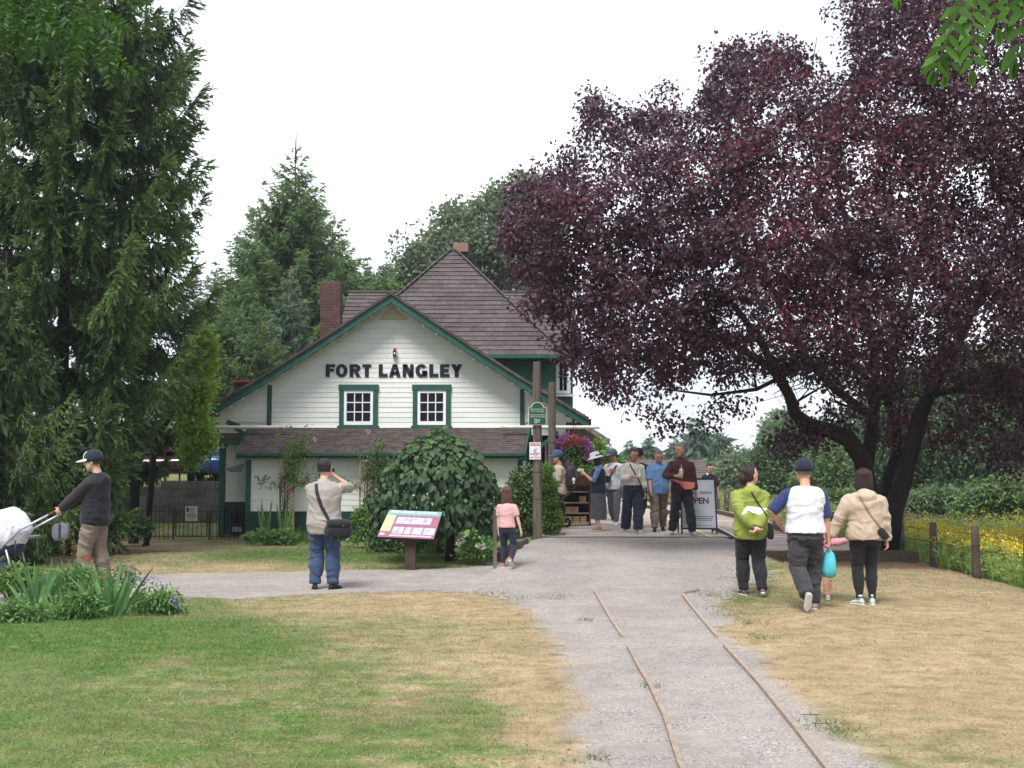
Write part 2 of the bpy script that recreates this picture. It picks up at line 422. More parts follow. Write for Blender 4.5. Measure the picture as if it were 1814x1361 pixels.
V3 = np.c_[XX.ravel(), YY.ravel(), ZZ.ravel()]
gat = dict(green=green.ravel(), gravel=gravel.ravel(), dirt=dirt.ravel())
tag(npmesh('ground', V3, quads, gm, smooth=True, attrs=gat), 'lawn, part green and part scorched tan, around the station', kind='structure')
pf = (gravel.ravel()[quads].mean(1) > 0.5)
keep = quads[pf]; used = np.unique(keep); rm = -np.ones(nx * ny, int); rm[used] = np.arange(len(used))
tag(npmesh('gravel_path', V3[used] + [0, 0, 0.004], rm[keep], gm, smooth=True, attrs={k: v[used] for k, v in gat.items()}), 'grey gravel path rising to the platform', kind='structure')

# loose stones and short blades of grass
def scatter_on(n, x0, x1, y0, y1, f, seed):
    r = np.random.default_rng(seed); x = r.uniform(x0, x1, n); y = y0 + (y1 - y0) * r.random(n) ** 1.25
    ix = np.clip(np.searchsorted(gx, x) - 1, 0, nx - 1); iy = np.clip(np.searchsorted(gy, y) - 1, 0, ny - 1)
    k = f(x, y, green[ix, iy], gravel[ix, iy], dirt[ix, iy], r); x, y, g = x[k], y[k], green[ix, iy][k]
    return x, y, zt(x, y), g, r
def inview(x, y): return (np.abs(x) < y * 0.50 + 0.6) & (y > 4.6)
bed_c = W2(120, 1085)
x, y, z, g, r = scatter_on(520000, -11, 10, 4.6, 24, lambda x, y, g, gv, d, r: inview(x, y) & (gv < 0.35) & (d < 0.6) & (r.random(len(x)) < (0.45 + 0.55 * np.clip(g, 0, 1))) & ~((x > 7.0) & (y > 12)), 21)
n = len(x); a = r.uniform(0, 6.283, n); h = r.uniform(0.007, 0.018, n) * (1 + 0.9 * np.clip(g, 0, 1)) * (1 + y / 40); w = r.uniform(0.0016, 0.003, n) * (1 + y / 14)
lean = r.normal(0, 1.0, (n, 2)) * h[:, None]
V = np.stack([np.c_[x - np.cos(a) * w, y - np.sin(a) * w, z], np.c_[x + np.cos(a) * w, y + np.sin(a) * w, z], np.c_[x + lean[:, 0], y + lean[:, 1], z + h]], 1).reshape(-1, 3)
tint = np.repeat(np.clip(g * 0.95 + (fbm(np.c_[x, y], 2.5, 8) - 0.5) * 0.9 + r.normal(0, 0.16, n), 0, 1), 3)
GRASS = leafmat('grass_blade', (0.50, 0.40, 0.275), (0.095, 0.19, 0.045), 0.45, 0.8, 0.1)
tag(npmesh('grass', V, np.arange(3 * n).reshape(-1, 3), GRASS, attrs=dict(tint=tint)), 'short mown grass, green to straw dry', kind='stuff')
def rocks(name, label, x, y, z, s, r, m, flat=0.6):
    n = len(x); o = np.array([[1, 0, 0], [-.5, .87, 0], [-.5, -.87, 0], [0.1, 0, 1], [0, 0.1, -0.6]])
    th = r.uniform(0, 6.28, n); c, sn = np.cos(th), np.sin(th)
    q = o[None] * r.uniform(0.7, 1.3, (n, 5, 1)) * s[:, None, None]; q[:, :, 2] *= flat
    V = np.stack([q[:, :, 0] * c[:, None] - q[:, :, 1] * sn[:, None] + x[:, None], q[:, :, 0] * sn[:, None] + q[:, :, 1] * c[:, None] + y[:, None], q[:, :, 2] + z[:, None] + 0.003], -1).reshape(-1, 3)
    f = np.array([[0, 1, 3], [1, 2, 3], [2, 0, 3], [1, 0, 4], [2, 1, 4], [0, 2, 4]]); Fc = (f[None] + 5 * np.arange(n)[:, None, None]).reshape(-1, 3)
    return tag(npmesh(name, V, Fc, m, attrs=dict(tint=np.repeat(r.random(n), 5))), label, kind='stuff')
STONE = leafmat('pebble', (0.11, 0.10, 0.10), (0.42, 0.40, 0.385), 0.0, 0.9, 0.1)
x, y, z, g, r = scatter_on(60000, -9, 5, 4.6, 21, lambda x, y, g, gv, d, r: inview(x, y) & (gv > 0.4) & (fbm(np.c_[x, y], 1.1, 31) + r.normal(0, 0.1, len(x)) > 0.47), 22)
rocks('gravel', 'loose grey pebbles on the path', x, y, z, r.uniform(0.003, 0.009, len(x)), r, STONE)
LIT = leafmat('fallen_leaf', (0.16, 0.08, 0.03), (0.62, 0.42, 0.10), 0.1, 0.7, 0.1)
x, y, z, g, r = scatter_on(4200, -9, 9, 4.6, 16, lambda x, y, g, gv, d, r: inview(x, y) & ((x < 0.5) | (r.random(len(x)) < 0.35)), 23)
rocks('fallen_leaves', 'small yellow and brown leaves fallen on the lawn', x, y, z + 0.02 * (x < 0), r.uniform(0.006, 0.016, len(x)), r, LIT, 0.25)

# ------------------------------------------------------------------ edging boards of the path
EDG = mat('edging_board', (0.33, 0.265, 0.215), 0.9, 0.25, 8, 0.4, 60, (4, 1, 4), rand=0.08)
def edging(pxs, label):
    ps = [W2(*p) for p in pxs]; mb = MB()
    for (xa, ya), (xb, yb) in zip(ps[:-1], ps[1:]):
        mb.bar((xa, ya, zg(xa, ya) + 0.012), (xb, yb, zg(xb, yb) + 0.012), 0.03, 0.045)
    o = mb.build('edging_board', EDG, loc=(ps[0][0], ps[0][1], 0)); tag(o, label, 'edging board', 'boards edging the gravel path')
a0 = W2(1205, 1361); a1 = W2(1460, 1361)
edging([(1420, 1800), (1302, 1560), (1205, 1361), (1178, 1275), (1150, 1215), (1134, 1190), (1113, 1149)], 'long wooden edging board left of the path, nearest the viewer')
edging([(1103, 1131), (1084, 1103), (1069, 1077), (1053, 1049)], 'short wooden edging board left of the path, farther end')
edging([(1800, 1800), (1600, 1560), (1460, 1361), (1400, 1283), (1345, 1215), (1284, 1148)], 'long wooden edging board right of the path, nearest the viewer')
edging([(1270, 1131), (1237, 1092), (1209, 1056)], 'short wooden edging board right of the path, farther end')
edging([(1211, 1053), (1238, 1048)], 'stub of edging board set crosswise at the far end of the right edging')

# ------------------------------------------------------------------ platform, crossing, track
PLM = mat('platform_surface', (0.40, 0.335, 0.30), 0.9, 0.15, 2.5, 0.3, 60, c2=(0.31, 0.262, 0.235))
pl = MB(); pl.prism([(PLAT_X0 - 0.06, PLAT_Y + 0.1, PLAT_Z), (PLAT_X1, PLAT_Y + 0.1, PLAT_Z), (PLAT_X1 + 0.2, 30, PLAT_Z), (PLAT_X1 - 0.4, 60, PLAT_Z), (0.3, 60, PLAT_Z), (0.6, 26, PLAT_Z)], (0, 0, -0.5))
plat = tag(pl.build('platform', PLM), 'pale station platform', kind='structure')
mb = MB(); mb.bx(PLAT_X0 - 0.1, PLAT_X1, PLAT_Y - 0.08, PLAT_Y + 0.098, 0.02, PLAT_Z + 0.008)
mb.build('front_beam', M['timber'], plat)
mb = MB(); mb.prism([(PLAT_X1 - 0.42, PLAT_Y + 0.1, PLAT_Z + 0.004), (PLAT_X1 - 0.30, PLAT_Y + 0.1, PLAT_Z + 0.004), (PLAT_X1 - 0.10, 30, PLAT_Z + 0.004), (PLAT_X1 - 0.22, 30, PLAT_Z + 0.004)], (0, 0, 0.004))
mb.build('safety_line', mat('yellow_line', (0.55, 0.48, 0.28), 0.8, 0.3, 8), plat)
# planks of the platform, laid across
for i in range(34):
    y0 = PLAT_Y + 0.105 + i * 0.26
    x1 = PLAT_X1 + (y0 - PLAT_Y) * 0.022
    mb = MB(); mb.bx(PLAT_X0 + 0.02, x1 - 0.45, y0, y0 + 0.25, PLAT_Z - 0.02, PLAT_Z + 0.012 + random.uniform(-0.003, 0.002)); mb.build('plank', PLM, plat)
deck = tag(thing('plank_crossing', None, None, (5.0, 20.3, 0.22)), 'wooden plank crossing over the end of the track', 'plank crossing')
deck['label'] = 'deck of grey planks laid across the track end beside the platform'
for i in range(9):
    y0 = 19.38 + i * 0.235
    mb = MB(); mb.bx(4.12 + random.uniform(-0.01, 0.02), 6.15 + random.uniform(-0.02, 0.03), y0, y0 + 0.22, 0.16, 0.235 + random.uniform(-0.004, 0.004)); mb.build('plank', M['plank'], deck, bevel=0.006)
mb = MB(); mb.bar((4.25, 19.2, 0.105), (6.86, 19.28, 0.10), 0.2, 0.185)
tag(mb.build('timber_beam', M['timber'], loc=(5.5, 19.24, 0), bevel=0.012), 'long dark squared timber lying in front of the plank crossing', 'timber')
tk = thing('railway_track', 'curved rusty railway track running beside the platform', 'railway track', (5.2, 30, 0))
def rail_line(off, name, dz=0.0):
    ys = np.linspace(21.6, 90, 60); c = 5.05 + 0.09 * (ys - 22) * (ys < 200) - 0.0042 * (ys - 22) ** 2
    pts = [(c[i] + off, ys[i], 0.2 + dz) for i in range(len(ys))]; mb = MB(); mt = MB()
    for a, b in zip(pts[:-1], pts[1:]):
        mb.bar(a, b, 0.07, 0.13); mt.bar((a[0], a[1], a[2] + 0.069), (b[0], b[1], b[2] + 0.069), 0.05, 0.012)
    r_ = mb.build(name, M['rail'], tk); mt.build('rail_head', M['railtop'], r_)
rail_line(-0.75, 'rail'); rail_line(0.75, 'rail')
for i in range(60):
    yy = 21.9 + i * 0.62; c = 5.05 + 0.09 * (yy - 22) - 0.0042 * (yy - 22) ** 2
    mb = MB(); mb.bar((c - 1.25, yy, 0.09), (c + 1.25, yy, 0.09), 0.22, 0.12); mb.build('sleeper', M['plank'], tk)
ys_ = np.linspace(21.5, 60, 50); cc_ = 5.05 + 0.09 * (ys_ - 22) - 0.0042 * (ys_ - 22) ** 2
bv = np.concatenate([np.c_[cc_ - 1.5, ys_, np.full(50, .02)], np.c_[cc_ - .7, ys_, np.full(50, .12)], np.c_[cc_ + .7, ys_, np.full(50, .12)], np.c_[cc_ + 1.5, ys_, np.full(50, .02)]])
bq = np.array([(k * 50 + i, (k + 1) * 50 + i, (k + 1) * 50 + i + 1, k * 50 + i + 1) for k in range(3) for i in range(49)])
tag(npmesh('track_bed', bv, bq, mat('track_bed', (.34, .285, .25), .95, .3, 9, .5, 60, c2=(.22, .18, .155))), 'bed of pale stone under the track', kind='structure')
r = np.random.default_rng(40); n = 9000; yy = r.uniform(21.4, 46, n); xx = 5.05 + 0.09 * (yy - 22) - 0.0042 * (yy - 22) ** 2 + r.uniform(-1.4, 1.6, n)
rocks('ballast', 'brown stone ballast between the rails', xx, yy, np.full(n, 0.07) + r.random(n) * 0.04, r.uniform(0.02, 0.045, n), r, leafmat('ballast_stone', (0.16, 0.13, 0.115), (0.42, 0.35, 0.31), 0, 0.95, 0.1), 0.8)
t2 = thing('railway_track', 'second rusty track beyond the yellow flowers on the right', 'railway track', (13, 32, 0.05))
for off in (0, 1.5):
    mb = MB(); mb.bar((10.5, 38 + off * 1.5, 0.05), (16.5, 25.2 + off * 1.5, 0.07), 0.06, 0.1); mb.build('rail', M['rail'], t2)
for i in range(16):
    f = i / 16; c = Vector((10.5 + 6 * f + 0.4, 38 - 12.8 * f + 1.1, -0.06)); mb = MB(); mb.bar(c - Vector((1.3, 0.6, 0)), c + Vector((1.3, 0.6, 0)), 0.24, 0.1); mb.build('sleeper', M['timber'], t2)

# ------------------------------------------------------------------ fence posts along the meadow
def fpost(x, y, h, label, w=0.062, m=None, sgn=False):
    z = zg(x, y); mb = MB(); prof = [(w, -0.1), (w * 1.02, 0.1), (w * 0.98, h * 0.6), (w * 0.95, h - 0.02), (w * 0.7, h)]
    t = thing('fence_post', label, 'fence post', (x, y, z), group='round wooden fence posts beside the meadow')
    mb.lathe(prof, n=12); mb.build('post', m or M['wood_dark'], t, world=False, smooth=True)
    mb = MB(); mb.lathe([(w * 1.06, h * 0.62), (w * 1.06, h * 0.62 + 0.012)], n=12); mb.build('wire_loop', M['iron'], t, world=False)
    return t
DW = mat('dark_post_wood', (0.075, 0.058, 0.05), 0.9, 0.35, 5, 0.4, 40, (3, 3, 0.5))
tops = []
for px, by, d, h, lb in [(1814, 1061, 15.0, 0.78, 'dark round fence post cut by the right edge of the photo'), (1722, 1033, 16.8, 0.78, 'dark round fence post second from the right in the flower meadow'),
                         (1648, 1006, 19.0, 0.74, 'dark round fence post third from the right in the flower meadow'), (1473, 980, 23.4, 0.7, 'fence post seen between the man in navy sleeves and the woman in the beige hoodie'),
                         (1371, 960, 26.5, 0.7, 'fence post just right of the woman in the lime green jacket'), (1286, 925, 37, 0.9, 'small distant fence post right of the sandwich board'), (1268, 925, 38, 1.0, 'small distant fence post touching the sandwich board')]:
    X = (px - CX) / F * d * 1.0
    fpost(X, d, h + (zg(X, d) < -0.1) * 0.06, lb, 0.062 if d < 30 else 0.09, DW); tops.append((X, d, zg(X, d) + h * 0.62))
X = (1592 - CX) / F * 20.6
t = thing('marker_post', 'blue grey metal marker post with a white plate, behind the beige hoodie', 'marker post', (X, 20.6, zg(X, 20.6)))
mb = MB(); mb.bx(-0.05, 0.05, -0.03, 0.03, -0.1, 0.86); mb.build('post', mat('bluegrey_steel', (0.13, 0.17, 0.18), 0.5, 0.15, 6), t, world=False)
mb = MB(); mb.bx(-0.1, 0.0, -0.042, -0.032, 0.62, 0.84); mb.build('plate', M['white'], t, world=False)
for k in (0.55, 0.85):
    mb = MB(); tt = sorted(tops, key=lambda q: q[1])[:5]
    mb.tube([(a, b, c * k / 0.62) for a, b, c in tt], 0.004, 5)
    tag(mb.build('fence_wire', M['iron'], loc=(tt[0][0], tt[0][1], 0)), 'thin wire strung from post to post, ' + ('lower strand' if k < 0.7 else 'upper strand'), 'wire')
# ------------------------------------------------------------------ station building
HY = 28.0
ST = thing('station_building', 'cream wooden station with green trim, brown shingle roofs and FORT LANGLEY on its gable', 'station building', (-2.9, 28, -0.1))
def pl_piece(x0, x1, z0, z1, y, parent=ST, name='siding_board', m=None, th=0.013):
    """a clapboard: its lower edge stands proud of the wall"""
    mb = MB(); yb, yt = y - th - random.uniform(0, .002), y - 0.004
    mb.add([(x0, yb, z0), (x1, yb, z0), (x1, yt, z1), (x0, yt, z1), (x0, y + .01, z0), (x1, y + .01, z0), (x1, y + .01, z1), (x0, y + .01, z1)],
           [(0, 1, 2, 3), (5, 4, 7, 6), (4, 5, 1, 0), (3, 2, 6, 7), (4, 0, 3, 7), (1, 5, 6, 2)])
    return mb.build(name, m or M['cream'], parent)
apex = P(697, 523, HY); AX, AZ = apex.x, apex.z
sy = HY / F
prof = [(0, 0), (129, 86), (226, 148), (332, 212)]                        # roof profile in units of 1/72 m, flared at the eaves
def roofz(dx):
    dx = abs(dx) / sy
    return AZ - np.interp(dx, [p[0] for p in prof] + [420], [p[1] for p in prof] + [268]) * sy
def inner_dx(z):
    """half width of the wall under the rake board at height z"""
    xs = np.linspace(0, 5.3, 500); zz = np.array([roofz(v) for v in xs]) - 0.30
    return float(xs[zz > z][-1]) if (zz > z).any() else 0
z_bot = P(700, 757, HY).z; bh = 8.8 * sy
cbl, cbr = P(478, 700, HY).x, P(925, 700, HY).x
k = 0; z = z_bot
bk = MB(); bk.prism([(AX - 4.3, HY + 0.02, z_bot - 0.2), (AX + 4.3, HY + 0.02, z_bot - 0.2), (AX + 4.3, HY + 0.02, roofz(4.3) - .1), (AX + 1.8, HY + .02, roofz(1.8) - .1), (AX, HY + 0.02, AZ - 0.12), (AX - 1.8, HY + .02, roofz(1.8) - .1), (AX - 4.3, HY + 0.02, roofz(4.3) - .1)], (0, 0.1, 0))
bk.build('wall_sheathing', M['cream'], ST)
while z < AZ - 0.42:
    w = inner_dx(z + bh * 0.5) + 0.06
    xl, xr = AX - w, AX + w
    zt_ = min(z + bh, AZ - 0.35)
    segs = []
    if xl < cbl - 0.05 and z > z_bot + 0.12:
        segs += [(xl, cbl)]
    if xr > cbr + 0.05 and z > z_bot + 0.12:
        segs += [(cbr, xr)]
    a, b = max(xl, cbl), min(xr, cbr)
    cuts = [a] + sorted(random.uniform(a + .5, b - .5) for _ in range(2 if b - a > 3 else (1 if b - a > 1.5 else 0))) + [b]
    segs += [(cuts[i] + (.002 if i else 0), cuts[i + 1]) for i in range(len(cuts) - 1)]
    for s0, s1 in segs:
        if s1 - s0 > 0.05: pl_piece(s0, s1, z, zt_ + 0.012, HY)
    z += bh; k += 1
mb = MB(); p0 = P(697, 540, HY)
mb.prism([(AX, HY - 0.045, AZ - 0.30), (AX - 0.36, HY - 0.045, AZ - 0.62), (AX + 0.36, HY - 0.045, AZ - 0.62)], (0, 0.02, 0))
mb.build('gable_vent', mat('yellowed_board', (0.50, 0.48, 0.36), 0.7, 0.1, 5), ST)
for x in (cbl, cbr):
    mb = MB(); mb.bx(x - 0.055, x + 0.055, HY - 0.05, HY - 0.003, z_bot - 0.0, roofz(x - AX) - 0.26); mb.build('corner_board', M['teal'], ST)
# rake boards, soffit and gable roof slabs
OV = 0.55
for s in (-1, 1):
    dxs = [0, 129 * sy, 226 * sy, 332 * sy] if s < 0 else [0, 129 * sy, 226 * sy, 345 * sy]
    P_ = lambda dx, dz, y: (AX + s * dx, y, roofz(dx) + dz)
    for nm, dz0, dz1, y0, th, m in (('rake_board', -0.075, -0.27, HY - OV, 0.04, 'teal'), ('rake_moulding', -0.20, -0.262, HY - OV - 0.025, 0.022, 'teal'), ('roof_edge', 0.0, -0.073, HY - OV - 0.05, 0.06, 'shingle_old')):
        mb = MB()
        for a, b in zip(dxs[:-1], dxs[1:]):
            mb.prism([P_(a, dz0, y0), P_(b, dz0, y0), P_(b, dz1, y0), P_(a, dz1, y0)], (0, th, 0))
        mb.build(nm, M[m], ST)
    mb = MB()                                                              # soffit boards
    for a, b in zip(dxs[:-1], dxs[1:]):
        mb.prism([P_(a, -0.14, HY - OV + 0.041), P_(b, -0.14, HY - OV + 0.041), P_(b, -0.17, HY - OV + 0.041), P_(a, -0.17, HY - OV + 0.041)], (0, OV + 0.0, 0))
    mb.build('soffit', M['cream'], ST)
    mb = MB()                                                              # courses of the gable slopes (seen edge on)
    L_ = dxs[-1]; nC = 44
    for i in range(nC):
        a, b = L_ * i / nC, L_ * (i + 1.25) / nC
        z0, z1 = roofz(a), roofz(min(b, L_))
        b = min(b, L_)
        mb.prism([(AX + s * a, HY - OV + 0.012, z0 - .02), (AX + s * b, HY - OV + 0.012, z1 + 0.02), (AX + s * b, HY - OV + .012, z1 - 0.02), (AX + s * a, HY - OV + .012, z0 - 0.05)], (0, 13.5, 0))
    tag(mb.build('roof_course', M['shingle'], ST), kind='stuff')
# windows: casing, sill, sash, nine panes
def window(cx, cz, w, h, y, parent=ST, nx_=3, nz_=3, casing=True):
    """w, h of the glazed sash"""
    mb = MB(); c = 0.115
    wn = MB()
    x0, x1, z0, z1 = cx - w / 2, cx + w / 2, cz - h / 2, cz + h / 2
    fr = MB()
    if casing:
        fr.bx(x0 - c, x0, y - 0.06, y - 0.002, z0 - 0.02, z1); fr.bx(x1, x1 + c, y - 0.06, y - 0.002, z0 - 0.02, z1)
        fr.bx(x0 - c - 0.02, x1 + c + 0.02, y - 0.07, y - 0.002, z1 + 0.001, z1 + c + 0.03)
    else:
        fr.bx(x0 - .04, x0, y - .05, y, z0, z1); fr.bx(x1, x1 + .04, y - .05, y, z0, z1); fr.bx(x0 - .04, x1 + .04, y - .05, y, z1 + .001, z1 + .05)
    wo_ = fr.build('window', M['teal'] if casing else M['white'], parent)
    mb = MB(); mb.bx(x0 - c - 0.04, x1 + c + 0.04, y - 0.10, y - 0.002, z0 - 0.085, z0 - 0.022); mb.build('window_sill', M['teal'] if casing else M['white'], wo_)
    s = MB(); b = 0.065; g = 0.024; yf, yb = y - 0.045, y - 0.012
    s.bx(x0, x0 + b, yf, yb, z0, z1); s.bx(x1 - b, x1, yf, yb, z0, z1); s.bx(x0 + b, x1 - b, yf, yb, z0, z0 + b * 1.3); s.bx(x0 + b, x1 - b, yf, yb, z1 - b, z1)
    iw, ih = (w - 2 * b), (h - 2.3 * b); zb = z0 + 1.3 * b
    for i in range(1, nx_): xx = x0 + b + iw * i / nx_; s.bx(xx - g / 2, xx + g / 2, yf + .008, yb, zb, zb + ih)
    for j in range(1, nz_): zz = zb + ih * j / nz_; s.bx(x0 + b, x1 - b, yf + .010, yb - .002, zz - g / 2, zz + g / 2)
    s.build('sash', M['white'], wo_)
    for i in range(nx_):
        for j in range(nz_):
            p = MB(); p.bx(x0 + b + iw * i / nx_ + g / 2, x0 + b + iw * (i + 1) / nx_ - g / 2, yb - 0.010, yb - 0.004, zb + ih * j / nz_ + g / 2, zb + ih * (j + 1) / nz_ - g / 2); p.build('pane', M['glass'], wo_)
    return wo_
for x0, x1 in ((610, 661), (740, 790)):
    a, b = P(x0, 692, HY), P(x1, 753, HY)
    window((a.x + b.x) / 2, (a.z + b.z) / 2, b.x - a.x, a.z - b.z, HY - 0.012)
mb = MB(); a, b = P(530, 757, HY), P(930, 757, HY); mb.bx(cbl + .06, cbr - .06, HY - 0.035, HY - 0.004, z_bot - 0.04, z_bot + 0.001); mb.build('base_board', M['cream'], ST)
# lettering
c = P(698, 657, HY)
wd = P(819, 657, HY).x - P(577, 657, HY).x
def block_letter(ch, x0, w, z0, h, y, parent):
    """heavy sans capital built of solid strokes; x0..x0+w wide, h high"""
    mb = MB(); s = .062; sv = .098; v = .074; dp = .012; r_ = lambda a, b, c_, d: mb.bx(x0 + a, x0 + b, y, y + dp, z0 + c_, z0 + d)
    def poly(p): mb.prism([(x0 + a, y, z0 + b) for a, b in p], (0, dp, 0))
    def arc(cx_, cz_, rx, rz, tx, tz, a0, a1, n=16):
        q = [math.radians(a0 + (a1 - a0) * k / n) for k in range(n + 1)]
        for a, b in zip(q[:-1], q[1:]): poly([(cx_ + rx * math.cos(a), cz_ + rz * math.sin(a)), (cx_ + rx * math.cos(b), cz_ + rz * math.sin(b)), (cx_ + (rx - tx) * math.cos(b), cz_ + (rz - tz) * math.sin(b)), (cx_ + (rx - tx) * math.cos(a), cz_ + (rz - tz) * math.sin(a))][::-1])
    if ch == 'F': r_(0, sv, 0, h); r_(sv, w, h - v, h); r_(sv, w * .88, h * .42, h * .42 + v)
    if ch == 'E': r_(0, sv, 0, h); r_(sv, w * .97, h - v, h); r_(sv, w * .9, h * .5 - v / 2, h * .5 + v / 2); r_(sv, w, 0, v)
    if ch == 'L': r_(0, sv, 0, h); r_(sv, w, 0, v * 1.05)
    if ch == 'T': r_(0, w, h - v, h); r_(w / 2 - sv / 2, w / 2 + sv / 2, 0, h - v)
    if ch == 'O': arc(w / 2, h / 2, w / 2, h * .515, sv, v, 0, 360, 30)
    if ch == 'G': arc(w / 2, h / 2, w / 2, h * .515, sv, v, 38, 345, 28); r_(w - sv * 1.0, w, 0.02 * h, h * .50); r_(w * .55, w - sv, h * .50 - v * .85, h * .50)
    if ch == 'R': r_(0, sv, 0, h); r_(sv, w * .55, h - v, h); r_(sv, w * .55, h * .40, h * .40 + v); arc(w * .55, h * .70, w * .40, h * .30, sv * .9, v, -90, 90, 12); poly([(w * .40, h * .40), (w * .68, h * .44), (w, 0), (w - sv * 1.15, 0)][::-1])
    if ch == 'A': poly([(0, 0), (sv * 1.02, 0), (w * .5 + .004, h * .80), (w * .5 + sv * .55, h), (w * .5 - sv * .55, h)][::-1]); poly([(w - sv * 1.02, 0), (w, 0), (w * .5 + sv * .55, h), (w * .5 - sv * .55, h), (w * .5 - .004, h * .80)][::-1]); r_(w * .25, w * .75, h * .19, h * .19 + v * .9)
    if ch == 'N': r_(0, sv * .9, 0, h); r_(w - sv * .9, w, 0, h); poly([(0, h), (sv * 1.15, h), (w, 0), (w - sv * 1.15, 0)])
    if ch == 'Y': r_(w / 2 - sv / 2, w / 2 + sv / 2, 0, h * .42); poly([(0, h), (sv * 1.15, h), (w / 2 + sv / 2, h * .42), (w / 2 - sv / 2, h * .42)]); poly([(w - sv * 1.15, h), (w, h), (w / 2 + sv / 2, h * .42), (w / 2 - sv / 2, h * .42)])
    return mb.build('letter', M['ink'], parent)
lz0, lz1 = P(698, 668, HY).z, P(698, 645.6, HY).z
for ch, a, b in (('F', 105, 205), ('O', 212, 338), ('R', 360, 482), ('T', 497, 592), ('L', 672, 768), ('A', 782, 908), ('N', 928, 1045), ('G', 1065, 1192), ('L', 1213, 1310), ('E', 1328, 1430), ('Y', 1445, 1567)):
    xa_, xb_ = P(560 + a / 6.047, 657, HY).x, P(560 + b / 6.047, 657, HY).x; block_letter(ch, xa_, xb_ - xa_, lz0, lz1 - lz0, HY - .034, ST)
# light over the lettering
c = P(700, 624, HY)
mb = MB(); mb.bx(c.x - .045, c.x + .045, HY - .14, HY - .02, c.z - .10, c.z + .02); lf = mb.build('warning_light', M['black'], ST)
mb = MB(); mb.lathe([(.04, c.z + .022), (.04, c.z + .07), (.02, c.z + .10)], (c.x, HY - .08, 0), 10); mb.build('red_lens', mat('red_lens', (0.5, 0.02, 0.03), 0.3), lf)
mb = MB(); mb.bx(c.x - .055, c.x - .046, HY - .13, HY - .02, c.z - .11, c.z + .02); mb.bx(c.x + .046, c.x + .055, HY - .13, HY - .02, c.z - .11, c.z + .02); mb.bx(c.x - .02, c.x + .02, HY - .146, HY - .141, c.z - .06, c.z - .02); mb.build('light_bracket', M['white'], lf)
# string of bulbs along the rake
BULB = mat('clear_bulb', (0.75, 0.74, 0.7), 0.2)
mb = MB()
for s in (-1, 1):
    for i in range(15):
        dx = 0.18 + i * 0.31; mb.lathe([(.006, 0.0), (.02, -0.02), (.018, -0.04), (.004, -0.055)], (AX + s * dx, HY - OV + .02, roofz(dx) - 0.27), 6)
tag(mb.build('string_light', BULB, ST), kind='stuff')

# lean-to in front
LY = 26.45
zl_b, zl_t = 0.66, P(600, 815, LY).z
lx0, lx1 = P(437, 850, LY).x, P(925, 850, LY).x
mb = MB(); mb.bx(lx0, lx1, LY + 0.001, HY - 0.0, -0.1, zl_t + 0.06); mb.build('lean_to_wall', M['cream'], ST)
z_sk = P(500, 906, LY).z; z_gr = -0.12
z = z_sk
n_ = 9; hh = (zl_t - z_sk) / n_
for i in range(n_):
    cuts = [lx0 + .1] + sorted(random.uniform(lx0 + .8, lx1 - .8) for _ in range(2)) + [lx1 - .1]
    for a, b in zip(cuts[:-1], cuts[1:]): pl_piece(a + .002, b, z_sk + i * hh, z_sk + (i + 1) * hh + .01, LY)
for i in range(4):
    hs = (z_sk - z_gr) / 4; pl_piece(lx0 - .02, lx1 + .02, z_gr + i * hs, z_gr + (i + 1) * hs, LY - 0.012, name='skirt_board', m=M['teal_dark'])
for x in (lx0 + 0.045, lx1 - 0.045):
    mb = MB(); mb.bx(x - 0.06, x + 0.06, LY - 0.055, LY - .0005, z_sk, zl_t); mb.build('corner_board', M['teal'], ST)
# lean-to roof
e0, e1 = P(421, 806, 26.1), P(928, 806, 26.1); t0_, t1_ = P(441, 758, HY - .03), P(937, 758, HY - .03)
z_e = e0.z + 0.02; z_w = P(600, 757, HY).z - 0.02
nC = 14; mb = MB(); r = random.Random(4)
for i in range(nC):
    f0, f1 = i / nC, (i + 1.3) / nC
    y0, y1 = 26.1 + (HY - 26.1) * f0, min(HY - .03, 26.1 + (HY - 26.1) * f1)
    za, zb = z_e + (z_w - z_e) * f0, z_e + (z_w - z_e) * min(1, f1)
    xa, xb = e0.x + (t0_.x - e0.x) * f0, e1.x + (t1_.x - e1.x) * f0
    x = xa
    while x < xb:
        w = min(r.uniform(0.12, 0.24), xb - x); d = r.uniform(-.012, .012); up = r.uniform(0, .008)
        mb.prism([(x, y0 + d, za + .028 + up), (x + w - .008, y0 + d, za + .028 + up), (x + w - .008, y1, zb + .006), (x, y1, zb + .006)], (0, 0, -.024)); x += w
tag(mb.build('lean_to_shingle', M['shingle_old'], ST), kind='stuff')
mb = MB(); mb.prism([(e0.x, 26.12, z_e), (e1.x, 26.12, z_e), (t1_.x, HY - .04, z_w), (t0_.x, HY - .04, z_w)], (0, 0, -0.06)); mb.build('lean_to_roof_deck', M['shingle_old'], ST)
mb = MB(); mb.bx(e0.x, e1.x, 26.06, 26.118, z_e - 0.10, z_e + 0.012); mb.build('eave_board', M['teal_dark'], ST)
mb = MB(); mb.bx(e0.x - 0.01, e1.x + .01, 26.0, 26.058, z_e - 0.01, z_e + 0.016); mb.bx(e0.x - 0.01, e1.x + .01, 26.0, 26.058, z_e - 0.04, z_e - .012); mb.build('gutter', M['teal'], ST)
mb = MB(); mb.bx(e0.x + .12, e1.x - .1, 26.12, LY - .06, z_e - 0.10, z_e - 0.065); mb.build('soffit', M['teal_dark'], ST)
